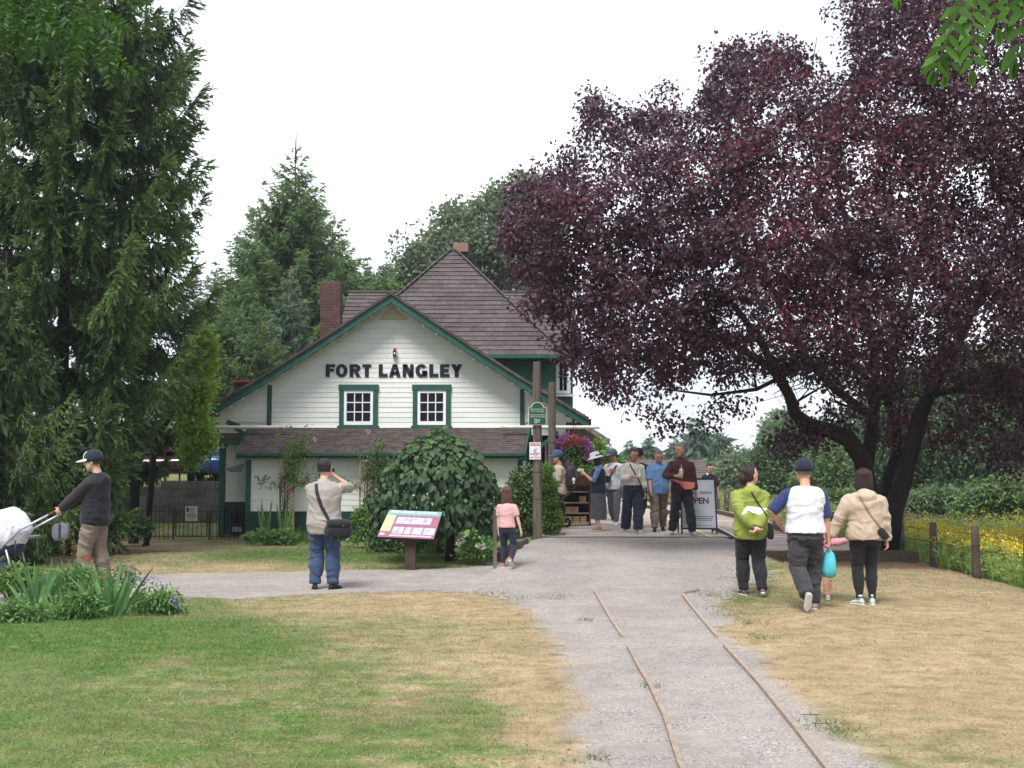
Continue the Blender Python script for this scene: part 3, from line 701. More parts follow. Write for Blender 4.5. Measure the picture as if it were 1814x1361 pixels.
for s, e, t in ((-1, e0, t0_), (1, e1, t1_)):
    mb = MB(); mb.prism([(e.x + s * .004, 26.06, z_e + .02), (t.x + s * .004, HY - .05, z_w + .02), (t.x + s * .004, HY - .05, z_w - .13), (e.x + s * .004, 26.06, z_e - .12)], (s * .03, 0, 0)); mb.build('rake_board', M['teal'], ST)
# triangular end wall of lean-to right: white strip and window
mb = MB(); mb.bx(lx1 + 0.001, lx1 + 0.09, LY - 0.04, LY + .02, .75, zl_t - .02); mb.build('trim_strip', M['white'], ST)

# left wing wall and pent roof under the gable end
a, b = P(398, 800, 28.3), P(440, 800, 28.3); zt2 = P(400, 783, 28.3).z; zb2 = P(400, 889, 28.3).z
mb = MB(); mb.bx(a.x, lx0 + .3, 28.31, 34, -0.1, zt2 + .05); mb.build('wing_wall', M['cream'], ST)
n_ = 12; hh = (zt2 - zb2) / n_
for i in range(n_): pl_piece(a.x + .06, lx0 + .2, zb2 + i * hh, zb2 + (i + 1) * hh + .01, 28.3)
for i in range(4): hs = (zb2 + .1) / 4; pl_piece(a.x + .04, lx0 + .2, -.1 + i * hs, -.1 + (i + 1) * hs, 28.285, name='skirt_board', m=M['teal_dark'])
r0, r1 = P(371, 779, 27.75), P(452, 779, 27.75); zr = r0.z; zr2 = P(400, 757, 28.4).z
mb = MB()
for i in range(5):
    f0, f1 = i / 5, (i + 1.25) / 5; y0, y1 = 27.75 + .65 * f0, 27.75 + .65 * min(1, f1); za, zb = zr + (zr2 - zr) * f0, zr + (zr2 - zr) * min(1, f1)
    x = r0.x
    while x < r1.x: w = random.uniform(.14, .24); mb.prism([(x, y0, za + .03), (min(r1.x, x + w - .006), y0, za + .03), (min(r1.x, x + w - .006), y1, zb + .008), (x, y1, zb + .008)], (0, 0, -.024)); x += w
tag(mb.build('pent_roof_shingle', M['shingle_old'], ST), kind='stuff')
mb = MB(); mb.bx(r0.x, r1.x + .02, 27.70, 27.748, zr - .13, zr + .0); mb.build('eave_board', M['teal'], ST)
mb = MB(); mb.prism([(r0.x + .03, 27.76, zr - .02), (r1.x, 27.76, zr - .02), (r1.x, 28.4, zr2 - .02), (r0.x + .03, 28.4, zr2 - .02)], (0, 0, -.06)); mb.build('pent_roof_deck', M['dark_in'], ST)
pa = P(395, 780, 27.9)
mb = MB(); mb.bx(pa.x - .065, pa.x + .065, 27.83, 27.97, -0.12, zr - .131); mb.build('post', M['teal'], ST)
mb = MB(); mb.bar((pa.x + .02, 27.9, pa.z - .28), (pa.x + .12, 27.9, pa.z - .05), .06, .06); mb.build('post_bracket', M['teal'], ST)
# dark recess below the left gable end, with beam and diagonal brace
g0, g1 = P(366, 748, HY), P(478, 757, HY)
mb = MB(); mb.bx(g0.x + .25, cbl - .05, HY + .1, HY + .16, z_bot - 0.05, z_bot + .16); mb.build('recess_beam', M['wood_dark'], ST)
q0, q1 = P(408, 752, 27.6), P(443, 776, 27.6)
mb = MB(); mb.bar(q0, q1, .07, .11); mb.build('brace', M['teal'], ST)
mb = MB(); mb.bar(P(402, 748, 27.6), P(424, 756, 27.6), .07, .13); mb.build('brace', M['teal'], ST)
q0, q1 = P(940, 805, 27.9), P(988, 766, 27.9)
mb = MB(); mb.bar(q0, q1, .08, .09); mb.build('brace', M['teal'], ST)
for x0, x1, f in ((366, 513, 1), (890, 1062, -1)):
    a, b = P(x0, 757, 27.35), P(x1, 757, 27.35); mb = MB(); mb.tube([a, b], .042, 12); pp = mb.build('drain_pipe', M['pvc'], ST, smooth=False)
    e, s = (b, 1) if f > 0 else (a, -1)
    mb = MB(); mb.tube([e - Vector((s * .06, 0, 0)), e + Vector((s * .012, 0, 0))], .05, 12); mb.build('pipe_cap', M['pvc'], pp)
    mb = MB(); mb.tube([e + Vector((s * .0125, 0, 0)), e + Vector((s * .02, 0, 0))], .036, 12); mb.build('pipe_mouth', M['black'], pp)
# grey awning on the left side of the lean-to
a = P(433, 821, 27.2); b = P(396, 831, 26.9); c = P(433, 836, 26.9)
mb = MB(); mb.prism([a, b, (b.x + .16, b.y, c.z), (a.x, c.y, c.z)], (0, 0.03, 0)); mb.add([a, b, (b.x, b.y + .7, b.z), (a.x, a.y + .3, a.z + .05)], [(0, 1, 2, 3)])
mb.build('awning', mat('grey_canvas', (0.14, 0.14, 0.17), 0.9, 0.1, 5), ST)

# platform side canopy: slab sloping down to the right, seen from below
cz = lambda dx: roofz(dx) - 0.02
mb = MB(); d0, d1 = 332 * sy, 5.55
z0, z1 = roofz(d0), roofz(d0) - 0.62
mb.prism([(AX + 3.0, 30.2, roofz(3.0)), (AX + d1, 30.2, z1), (AX + d1, 30.2, z1 - .10), (AX + 3.0, 30.2, roofz(3.0) - .14)], (0, 16, 0)); mb.build('canopy_roof', M['soffit'], ST)
mb = MB(); mb.prism([(AX + 4.2, 30.14, roofz(4.2) + .03), (AX + d1 + .03, 30.14, z1 + .03), (AX + d1 + .03, 30.14, z1 - .11), (AX + 4.2, 30.14, roofz(4.2) - .15)], (0, .055, 0)); mb.build('canopy_edge', M['wood_grey'], ST)
for i in range(9):
    mb = MB(); y = 30.9 + i * 1.5; mb.bar((AX + 3.3, y, roofz(3.3) - .24), (AX + d1 - .1, y, z1 - .17), .07, .12); mb.build('rafter', M['soffit'], ST)
# side wall along the platform, and a dark sheet across standing in for canopy shade
WX = P(934, 800, 28).x
mb = MB(); mb.bx(WX, WX + .08, 28.2, 44, -.1, 3.3); mb.build('side_wall_and_shade', M['teal_dark'], ST)
mb = MB(); mb.bx(WX + 0.05, 2.35, 33.5, 33.6, .2, 3.0); mb.build('side_wall_and_shade', M['dark_in'], ST)
for i, y in enumerate((28.9, 30.6, 32.3)):
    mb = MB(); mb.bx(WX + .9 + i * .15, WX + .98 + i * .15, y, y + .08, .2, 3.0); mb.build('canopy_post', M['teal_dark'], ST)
mb = MB(); mb.bx(P(1003, 800, 31).x, P(1010, 800, 31).x, 31, 31.08, .2, 2.7); mb.bx(P(1013, 800, 31).x, P(1016, 800, 31).x, 31, 31.08, .2, 2.7); mb.build('canopy_post', M['white'], ST)
q = MB(); a = P(967, 790, 31.4); q.bx(a.x - .03, a.x + .03, 31.4, 31.45, .8, 2.3); q.bx(a.x + .5, a.x + .55, 31.4, 31.45, 1.3, 2.3); q.build('door_frame', M['cream'], ST)
q = MB(); q.bx(WX - .45, WX + .1, 28.02, 28.1, .2, 2.55); q.build('side_panel', M['teal'], ST)

# ------------------------------------------------------------------ upper storey with hipped roof
UY = 31.2
zE = P(925, 629, UY).z; ax = P(803, 440, 34.2)
exr, exl = P(1003, 629, UY).x, None
HXc = ax.x; hw = exr - HXc
apx = Vector((HXc, 34.2, ax.z))
def shingle_plane(corner_l, corner_r, top_l, top_r, courses, wid, name='shingle', stuff=False, m=None, th=0.028):
    """trapezoid of shingle courses between the eave line and the top line; one object per shingle unless stuff"""
    cl, cr_, tl, tr = map(Vector, (corner_l, corner_r, top_l, top_r)); mb_all = MB(); nrm = (cr_ - cl).cross(tl - cl).normalized()
    if nrm.y > 0: nrm = -nrm
    cnt = 0
    for i in range(courses):
        f0, f1 = i / courses, min(1.0, (i + 1.12) / courses)
        a0, b0, a1, b1 = cl.lerp(tl, f0), cr_.lerp(tr, f0), cl.lerp(tl, f1), cr_.lerp(tr, f1)
        Lc = (b0 - a0).length; x = -random.uniform(0, wid) if Lc > wid else 0.0
        while x < Lc - 0.02:
            w = wid * random.uniform(0.75, 1.2); s0, s1 = max(0, x) / Lc, min(Lc, x + w - .006) / Lc
            if s1 - s0 > .004:
                lift = nrm * (th + random.uniform(-.003, .005)); lo = nrm * .004
                # the upper line is shorter on hipped faces, so clip by its ends
                L1 = (b1 - a1).length; off = (a1 - a0).dot((b0 - a0).normalized())
                u0, u1 = min(max((s0 * Lc - off) / max(L1, 1e-4), 0), 1), min(max((s1 * Lc - off) / max(L1, 1e-4), 0), 1)
                q0, q1, q2, q3 = a0.lerp(b0, s0), a0.lerp(b0, s1), a1.lerp(b1, u1), a1.lerp(b1, u0)
                mb = mb_all if stuff else MB()
                mb.prism([q0 + lift, q1 + lift, q2 + lo, q3 + lo], -nrm * .02)
                if not stuff: mb.build(name, m or M['shingle'], ST); cnt += 1
            x += w
    if stuff: tag(mb_all.build(name, m or M['shingle'], ST), kind='stuff')
    return cnt
cl, cr2 = Vector((HXc - hw, UY, zE)), Vector((HXc + hw, UY, zE))
nsh = shingle_plane(cl, cr2, apx - Vector((.04, 0, 0)), apx + Vector((.04, 0, 0)), 25, 0.46)
back = 37.2
mb = MB(); e_ = [cl, cr2, Vector((cr2.x, back, zE)), Vector((cl.x, back, zE))]
mb.add([*(v - Vector((0, -.01, .03)) for v in e_), apx - Vector((0, -.01, .05))], [(0, 1, 4), (1, 2, 4), (2, 3, 4), (3, 0, 4), (3, 2, 1, 0)]); mb.build('hip_roof_deck', M['shingle'], ST)
for s, c0 in ((-1, cl), (1, cr2)):
    for i in range(26):
        a = c0.lerp(apx, i / 26); b = c0.lerp(apx, (i + 1.2) / 26) if i < 25 else apx
        n_ = Vector((s * .5, -.5, .75)); mb = MB(); a2, b2 = a + n_ * .06, b + n_ * .035
        d = (b - a).normalized(); sd_ = Vector((0, -1, -.55)).normalized() * .12; sd2 = Vector((s, 0, -.9)).normalized() * .12
        mb.add([a2, b2, a2 + sd_, b2 + sd_, a2 + sd2, b2 + sd2], [(0, 1, 3, 2), (0, 4, 5, 1), (2, 4, 0), (1, 5, 3)]); mb.build('hip_cap', M['shingle'], ST)
# wings left and right of the hip
wr = P(640, 518, 34.6).z
wl_a, wl_b = P(618, 518, 34.6).x, P(590, 640, 32.4).x
shingle_plane((wl_b, 32.2, zE + .1), (HXc - .5, 32.2, zE + .1), (wl_a, 34.6, wr), (HXc - .5, 34.6, wr), 16, 0.46, stuff=False)
shingle_plane((HXc + .8, 32.2, zE + .1), (2.05, 32.2, zE + .1), (HXc + .8, 34.6, wr), (1.85, 34.6, wr), 16, 0.46, stuff=True)
mb = MB(); mb.add([(wl_b, 32.23, zE + .07), (2.05, 32.23, zE + .07), (1.85, 34.63, wr - .03), (wl_a, 34.63, wr - .03), (wl_b, 37.2, zE), (2.05, 37.2, zE)], [(0, 1, 2, 3), (3, 2, 5, 4), (0, 3, 4), (1, 5, 2), (0, 4, 5, 1)]); mb.build('wing_roof_deck', M['shingle'], ST)
mb = MB(); mb.bar((wl_a, 34.6, wr + .02), (1.85, 34.6, wr + .02), .16, .07); mb.build('ridge_cap', M['shingle'], ST)
# eave trim
mb = MB(); mb.bx(cl.x - .02, cr2.x + .02, UY - .05, UY, zE - .09, zE + .01); mb.build('eave_board', M['teal'], ST)
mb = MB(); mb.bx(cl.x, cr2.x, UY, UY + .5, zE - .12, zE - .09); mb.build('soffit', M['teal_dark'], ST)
uw = P(985, 670, UY + .5).x
mb = MB(); mb.bx(HXc - hw + .45, uw, UY + .501, 37, 2.0, zE - .1); mb.build('upper_wall', M['teal'], ST)
UPW = mat('green_shingle_wall', (0.026, 0.10, 0.075), 0.7, 0.3, 12, 0.4, 60, rand=.08)
z = 2.9; 
while z < zE - .13:
    x = P(850, 600, UY).x
    while x < uw: w = random.uniform(.5, .9); pl_piece(x, min(uw, x + w - .004), z, min(z + .135, zE - .125), UY + .5, name='wall_shingle', m=UPW, th=.014); x += w
    z += .13
mb = MB(); b_ = P(955, 640, UY + .2); mb.bar((b_.x, UY + .02, zE - .13), (b_.x, UY + .5, zE - .5), .07, .07); mb.build('eave_bracket', M['teal'], ST)
mb = MB(); mb.bx(uw + .02, uw + .5, UY + 1.0, 37, 2.0, zE - .1); mb.build('upper_wall', M['teal'], ST)
a = P(981, 665, UY + .95); window(uw + .22, a.z - .05, .34, .95, UY + .98, casing=False, nx_=2, nz_=2)

# ------------------------------------------------------------------ chimneys
def brick_stack(name, x0, x1, y0, y1, z0, z1, bhh=.075, bl=.2):
    mb = MB(); mb.bx(x0 + .008, x1 - .008, y0 + .008, y1 - .008, z0, z1 - .01); o = mb.build(name, M['mortar'], ST); b = MB(); z = z0; k = 0; r = random.Random(3)
    while z < z1 - .02:
        h = bhh - .01
        for face in range(4):
            L0, L1 = (x0, x1) if face % 2 == 0 else (y0, y1); x = L0 - (bl / 2 if k % 2 else 0)
            while x < L1:
                a, c = max(L0, x), min(L1, x + bl - .01); d = r.uniform(0, .006)
                if c - a > .02:
                    if face == 0: b.bx(a, c, y0 - d, y0 + .02, z, z + h)
                    elif face == 2: b.bx(a, c, y1 - .02, y1 + d, z, z + h)
                    elif face == 1: b.bx(x1 - .02, x1 + d, a, c, z + .001, z + h - .001)
                    else: b.bx(x0 - d, x0 + .02, a, c, z + .001, z + h - .001)
                x += bl
        z += bhh; k += 1
    tag(b.build('brick', M['brick'], o), kind='stuff'); return o
a, b = P(568, 499, 29.5), P(603, 499, 29.5); brick_stack('chimney', a.x, b.x, 29.5, 29.95, P(585, 625, 29.5).z, a.z)
mb = MB(); mb.bx(a.x + .16, a.x + .34, 29.38, 29.5, P(585, 597, 29.4).z, P(585, 597, 29.4).z + .05); mb.build('flashing', M['white'], ST)
a, b = P(807, 432, 34.9), P(830, 460, 34.9); ch = brick_stack('chimney', a.x, b.x, 34.9, 35.3, b.z - 1.2, a.z - .05)
a, b = P(803, 431, 34.8), P(835, 453, 34.8); mb = MB(); mb.bx(a.x, a.x + .46, 34.75, 35.35, a.z - .28, a.z); mb.build('chimney_cap', M['metal_tan'], ch, bevel=.01)
a, b = P(415, 678, 29.2), P(437, 678, 29.2); ch = brick_stack('chimney', a.x, b.x, 29.2, 29.6, P(415, 715, 29.2).z, a.z)
mb = MB(); mb.bx(a.x - .04, b.x + .10, 29.12, 29.68, a.z, a.z + .045); mb.build('chimney_cap', M['redcap'], ch, bevel=.01)

# ------------------------------------------------------------------ two old posts with the signs
def pole(px, d, ybot, ytop, w, label, lean=0.0):
    b = P(px, 823, d); zb = zg(b.x, d); zt3 = P(px, ytop, d).z
    t = thing('utility_pole', label, 'wooden pole', (b.x, d, zb)); mb = MB(); r = random.Random(int(px))
    pts = []; rad = []
    for i in range(9): f = i / 8; pts.append((lean * f + r.uniform(-.004, .004), 0, -.1 + f * (zt3 - zb + .1))); rad.append(w * (1.03 - .1 * f) * (1 if i < 8 else .93))
    mb.tube(pts, rad, 14); mb.build('pole_shaft', M['wood_grey'], t, world=False, smooth=False)
    for f in (0.22, 0.37, 0.62): mb = MB(); mb.lathe([(w * 1.03, f * (zt3 - zb)), (w * 1.03, f * (zt3 - zb) + .012)], n=14); mb.build('wire_band', M['iron'], t, world=False)
    return t, b.x
SGY = 21.0
tp, PX = pole(952, SGY, 950, 641, 0.085, 'tall weathered wooden pole carrying the green arched sign and the caution sign')
pole(978, 24.2, 900, 677, 0.085, 'second weathered wooden pole, just behind and right of the one with signs')
GRN = mat('green_sign_face', (0.012, 0.10, 0.05), 0.4, 0.1, 3); WHT = M['white']
a = P(952, 733, SGY - .12)
sg = thing('green_sign', 'green arched heritage sign with cream border on the tall pole', 'sign', (a.x, SGY - .10, a.z))
def arch(w, h, r_, n=14):
    pts = [(-w, -h), (w, -h), (w, h * .55), (r_, h * .58)]
    pts += [(r_ * math.cos(t), h * .58 + (h * .45) * math.sin(t)) for t in [math.pi * i / n for i in range(1, n)]]
    return pts + [(-r_, h * .58), (-w, h * .55)]
for nm, w, h, r_, y, m in (('sign_border', .168, .212, .115, 0, mat('cream_sign_border', (.6, .6, .5), .5)), ('sign_face', .154, .198, .102, -.006, GRN)):
    mb = MB(); mb.prism([(x, y, z_) for x, z_ in arch(w, h, r_)], (0, .012, 0)); o = mb.build(nm, m, sg, world=False)
for tx, zz, sz in (('Please Respect', .085, .043), ('Your Heritage', .045, .043), ('Property Vandalism', -.02, .037), ('will be Prosecuted', -.058, .037)):
    text_obj('sign_lettering', tx, sz, mat('cream_letters', (.55, .55, .42), .6), sg, (0, -.008, zz), bold=.0006, depth=.001)
mb = MB(); mb.bx(-.05, -.012, -.010, -.0065, -.175, -.10); mb.build('sign_emblem', WHT, sg, world=False)
mb = MB(); mb.bx(-.041, -.021, -.012, -.0102, -.165, -.11); mb.build('sign_emblem', M['ink'], sg, world=False)
for i in range(4): mb = MB(); mb.bx(0.0, .055 - .006 * i, -.009, -.0065, -.116 - i * .017, -.110 - i * .017); mb.build('fine_print', WHT, sg, world=False)
a = P(948, 799, SGY - .12)
sg = thing('caution_sign', 'white and red CAUTION SLIPPERY sign below the green arched sign', 'sign', (a.x, SGY - .10, a.z))
mb = MB(); mb.bx(-.105, .105, 0, .008, -.158, .158); mb.build('sign_face', WHT, sg, world=False, bevel=.003)
RED = mat('red_print', (.5, .03, .05), .6)
mb = MB(); mb.bx(-.092, .092, -.003, -.0005, .098, .146); mb.build('sign_band', RED, sg, world=False)
text_obj('sign_lettering', 'CAUTION', .047, WHT, sg, (0, -.0035, .122), bold=.001, depth=.001)
text_obj('sign_lettering', 'SLIPPERY', .046, RED, sg, (0, -.001, -.055), bold=.0012, depth=.001)
text_obj('sign_lettering', 'WHEN', .022, RED, sg, (0, -.001, -.09), bold=.0006, depth=.001)
text_obj('sign_lettering', 'WET OR ICY', .034, RED, sg, (0, -.001, -.122), bold=.001, depth=.001)
mb = MB(); mb.bar((-.03, -.002, .0), (.012, -.002, .038), .004, .012, (0, 1, 0)); mb.bar((-.005, -.002, .015), (.02, -.002, -.01), .004, .009, (0, 1, 0)); mb.bar((.02, -.002, -.01), (-.02, -.002, -.022), .004, .009, (0, 1, 0)); mb.bar((.01, -.002, .036), (.03, -.002, .02), .004, .007, (0, 1, 0)); mb.bar((-.03, -.002, .0), (-.04, -.002, .02), .004, .007, (0, 1, 0)); mb.lathe([(.009, 0), (.009, .001)], (.022, -.002, .055), 8)
mb.build('falling_figure', M['ink'], sg, world=False)
# ------------------------------------------------------------------ foliage tools
def unit(v): return v / (np.linalg.norm(v, axis=-1, keepdims=True) + 1e-9)
def blades(p, d, ln, w, tint, r, fold=0.25, mid=0.45, jitter=None):
    """one pointed four-cornered leaf per row: base p, direction d"""
    n = len(p); s = unit(np.cross(d, unit(r.normal(size=(n, 3))))); up = np.cross(s, d)
    ln = np.broadcast_to(ln, n)[:, None]; w = np.broadcast_to(w, n)[:, None]
    m = p + d * ln * mid - up * ln * fold * 0.3
    V = np.stack([p, m + s * w / 2, p + d * ln - up * ln * fold * 0.1, m - s * w / 2], 1).reshape(-1, 3)
    return V, np.repeat(tint, 4)
def needles3(p, d, ln, w, tint, r):
    """cheap three cornered needle sprays"""
    n = len(p); s = unit(np.cross(d, unit(r.normal(size=(n, 3))))); w = np.broadcast_to(w, n)[:, None]
    return np.stack([p - s * w / 2, p + s * w / 2, p + d * np.broadcast_to(ln, n)[:, None]], 1).reshape(-1, 3), np.repeat(tint, 3)
def leafobj(name, V, T, m, parent=None, kind=None, label=None, k=4):
    o = npmesh(name, V, np.arange(len(V)).reshape(-1, k), m, parent, attrs=dict(tint=T), smooth=False)
    return tag(o, label, None, None, kind)
BARK = mat('bark', (0.085, 0.065, 0.055), 0.95, 0.4, 5, 0.6, 30, (4, 4, 0.8))
BARKD = mat('dark_bark', (0.03, 0.021, 0.020), 0.95, 0.4, 5, 0.6, 25, (4, 4, 0.8), c2=(0.016, 0.012, 0.012))
GR = {}
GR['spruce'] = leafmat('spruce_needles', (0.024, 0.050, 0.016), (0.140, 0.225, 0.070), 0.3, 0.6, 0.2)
GR['fir'] = leafmat('fir_needles', (0.042, 0.085, 0.032), (0.18, 0.275, 0.105), 0.3, 0.6, 0.2)
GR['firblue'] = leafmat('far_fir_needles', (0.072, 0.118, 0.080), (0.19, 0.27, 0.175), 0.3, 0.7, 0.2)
GR['plum'] = leafmat('purple_plum_leaf', (0.034, 0.011, 0.020), (0.130, 0.062, 0.090), 0.32, 0.42, 0.4, c3=(0.14, 0.022, 0.036))
GR['mid'] = leafmat('green_leaf', (0.055, 0.105, 0.038), (0.19, 0.28, 0.10), 0.35)
GR['dark'] = leafmat('dark_green_leaf', (0.050, 0.092, 0.046), (0.175, 0.26, 0.115), 0.38)
GR['pale'] = leafmat('grey_green_leaf', (0.085, 0.125, 0.070), (0.23, 0.29, 0.17), 0.35)
GR['bright'] = leafmat('bright_green_leaf', (0.06, 0.125, 0.02), (0.22, 0.34, 0.07), 0.4)
GR['maple'] = leafmat('yellow_green_leaf', (0.14, 0.25, 0.03), (0.40, 0.55, 0.10), 0.5)
GR['weep'] = leafmat('weeping_tree_leaf', (0.022, 0.048, 0.024), (0.085, 0.145, 0.060), 0.2, 0.5, 0.22, c3=(0.13, 0.22, 0.04))
GR['garden'] = leafmat('garden_leaf', (0.06, 0.14, 0.04), (0.21, 0.36, 0.11), 0.35)
GR['iris'] = leafmat('iris_leaf', (0.05, 0.13, 0.05), (0.15, 0.30, 0.10), 0.3, 0.45, 0.3)
GR['straw'] = leafmat('tall_grass', (0.15, 0.22, 0.06), (0.45, 0.40, 0.18), 0.3)
GR['yellow'] = leafmat('yellow_flower', (0.50, 0.37, 0.03), (0.72, 0.58, 0.08), 0.3)

def wood(name, polys, m, parent, n=8):
    mb = MB()
    for pts, rad in polys: mb.tube(pts, rad, n)
    return mb.build(name, m, parent, smooth=True)

def conifer(label, x, y, zb, H, Rb, seed, m='fir', dens=1.0, bl=0.16, bw=0.035, z0=0.04, taper=1.0, droop=0.10, up=0.28, hang=0.35, top=0.6, group=None, per=6, step=0.33, name='conifer', sector=None, profile=None, bark=None, trunk_r=None, finger=0.0, nd=4.6, inner=1.0, jit=.5):
    r = np.random.default_rng(seed); t = thing(name, label, 'tree', (x, y, zb), group=group)
    tr = trunk_r or H * 0.014
    wood('trunk', [([(x, y, zb - .1), (x + r.normal(0, .03), y, zb + H * .5), (x, y, zb + H)], [tr, tr * .6, 0.01])], bark or BARK, t)
    hs = []; h = H * z0
    while h < H - 0.05:
        k = per if h < H * .9 else 4
        for i in range(k): hs.append((h + r.uniform(-jit, jit) * step, (i + r.uniform(-.4, .4)) * 2 * math.pi / k + h * 2.1))
        h += step * (0.6 + 0.4 * (1 - h / H)) * (1.0 if h < H * .75 else 0.8)
    hs = np.array(hs); hh, az = np.clip(hs[:, 0], 0.02, H - .02), hs[:, 1]
    f = hh / H
    if profile is None: Lb = Rb * np.clip((1 - f) ** taper, 0, 1) * (0.35 + 0.65 * sstep(0, 0.12, f)) + 0.06
    else: Lb = np.interp(hh, *zip(*profile))
    Lb = Lb * r.uniform(0.68, 1.12, len(f))
    if sector is not None:                                                # leave out the branches no one can see
        k = sector(az); hh, az, Lb, f = hh[k], az[k], Lb[k], f[k]
    out = np.c_[np.cos(az), np.sin(az), np.zeros(len(az))]; lat = np.c_[-np.sin(az), np.cos(az), np.zeros(len(az))]
    def pos(b, tt):
        L = Lb[b]; z = hh[b] + L * (-droop * np.sin(tt * 2.2) * 1.2 + (up * tt ** 2.6) * (0.6 + 0.8 * f[b]))
        return np.array([x, y, zb]) + out[b] * (L * tt)[:, None] + np.c_[np.zeros(len(b)), np.zeros(len(b)), z]
    nt_ = np.maximum(3, (Lb * 13 * dens).astype(int)); b = np.repeat(np.arange(len(Lb)), nt_)
    tt = r.beta(1.5, 1.0, len(b)) * 0.98 + 0.02
    o = pos(b, tt); side = r.choice([-1, 1], len(b))
    td = unit(out[b] * r.uniform(0.3, 1.0, len(b))[:, None] + lat[b] * (side * r.uniform(0.25, 1.0, len(b)) * (1 - .4 * tt))[:, None] + np.array([0, 0, 1]) * (r.normal(0.05, .15, len(b)) - hang * r.uniform(.3, 1.5, len(b)))[:, None])
    tl = np.clip(Lb[b] * 0.30, .10, .55) * (1.15 - .6 * tt) * r.uniform(.7, 1.2, len(b))
    if finger:
        hangf = (1 - sstep(.62, .95, tt)) * r.uniform(.25, 1, len(b))
        td = unit(td * (1 - hangf * .7)[:, None] + np.array([0, 0, -1.0]) * hangf[:, None] * 1.2 + np.array([0, 0, 1.0]) * (sstep(.85, 1, tt) * .75)[:, None])
        tl = finger * (0.35 + 0.9 * np.sin(np.clip(tt, 0, 1) * 2.7) ** 1.2) * r.uniform(.5, 1.2, len(b)) * np.clip(Lb[b] / 1.6, .35, 1)
    kk = np.maximum(3, (tl / bl * nd).astype(int)); c = np.repeat(np.arange(len(b)), kk)
    u = r.random(len(c)); p = o[c] + td[c] * (tl[c] * u)[:, None] + np.array([0, 0, -1]) * (tl[c] * u * u * hang * .35)[:, None]
    d = unit(td[c] * 1.1 + r.normal(0, .42 if finger else .5, (len(c), 3)))
    btint = r.normal(0, .12, len(Lb))[b][c]
    T = np.clip((0.02 if finger else .16) + 0.5 * tt[c] ** 1.8 + (.42 if finger else .28) * (u * tt[c] if finger else u) + btint + r.normal(0, .12, len(c)), 0, 1)  # paler young tips, plus tip light and inner shade put into the tint
    V, T = needles3(p, d, bl * r.uniform(.6, 1.3, len(c)), bw * r.uniform(.7, 1.3, len(c)), T, r)
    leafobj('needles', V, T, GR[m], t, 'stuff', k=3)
    if inner:
        ni = int(inner * H * Rb * 45); bi = r.choice(np.nonzero(hh < .82 * H)[0], ni); ti = r.uniform(.08, .75, ni); pi = pos(bi, ti) + r.normal(0, .12, (ni, 3))
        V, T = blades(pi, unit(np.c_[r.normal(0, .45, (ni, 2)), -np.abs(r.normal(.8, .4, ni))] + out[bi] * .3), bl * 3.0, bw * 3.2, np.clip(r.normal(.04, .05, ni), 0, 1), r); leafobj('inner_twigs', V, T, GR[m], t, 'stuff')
    polys = []
    for i in np.argsort(-Lb)[:90]:
        q = pos(np.array([i] * 4), np.array([0, .35, .7, .97])); polys.append((q, [max(.012, Lb[i] * .013), max(.01, Lb[i] * .01), .009, .004]))
    w_ = MB()
    for pts, rad in polys: w_.tube(pts, rad, 4, False)
    tag(w_.build('branch', bark or BARK, t), kind='stuff')
    return t

def in_poly(poly, x, y):
    return poly_sd(poly, x, y)
def outline_clusters(poly, Yc, thick, n, r, edge=45, zcut=None, hole=0.0, hs=0.9, shell=0.35, minin=6):
    """cluster centres filling a crown whose silhouette has this outline; depth swells away from the rim"""
    poly = [(a, b) for a, b in poly]; xs = [p[0] for p in poly]; ys = [p[1] for p in poly]; outp = []
    tot = 0
    while tot < n:
        a = r.uniform(min(xs), max(xs), n * 2); b = r.uniform(min(ys), max(ys), n * 2); sd_ = poly_sd(poly, a, b)
        k = sd_ > minin; a, b, sd_ = a[k], b[k], sd_[k]
        T = thick * np.sqrt(np.clip(1 - (1 - np.clip(sd_ / (edge * 4), 0, 1)) ** 2, 0.02, 1))
        s = r.choice([-1, 1], len(a), p=[.62, .38]) * (1 - shell * r.random(len(a)) ** 1.5)
        Y = Yc + s * T * r.uniform(.5, 1.0, len(a)) ** .5
        # pixel -> world at the crown's own centre distance, then moved in depth: a solid of real thickness
        u, v = (a - CX) / F, -(b - CY) / F; tq = Yc / (cp - v * sp)
        c = np.c_[u * tq, Y, HC + (sp + v * cp) * tq]
        c[:, 0] *= 1 + (Y / Yc - 1) * .9; c[:, 2] = HC + (c[:, 2] - HC) * (1 + (Y / Yc - 1) * .9)
        if hole: k = fbm(c, hs, 77, 2) > hole; c = c[k]
        outp.append(c); tot += len(c)
    return np.concatenate(outp)[:n]
def clusters_to_leaves(c, per, rad, ln, wd, r, droop=0.35, tvar=.16, rv=.5, lift=None):
    n = len(c); cr_ = rad * r.uniform(1 - rv, 1 + rv, n); k = np.repeat(np.arange(n), per)
    off = unit(r.normal(size=(len(k), 3))) * (r.random(len(k)) ** .45)[:, None]
    p = c[k] + off * cr_[k][:, None] * np.array([1, 1, .8])
    d = unit(off * .7 + r.normal(0, .6, (len(k), 3)) + np.array([0, 0, -droop]))
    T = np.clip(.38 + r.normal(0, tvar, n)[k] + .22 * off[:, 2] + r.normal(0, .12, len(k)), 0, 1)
    return p, d, ln * r.uniform(.6, 1.2, len(k)), wd * r.uniform(.7, 1.2, len(k)), T

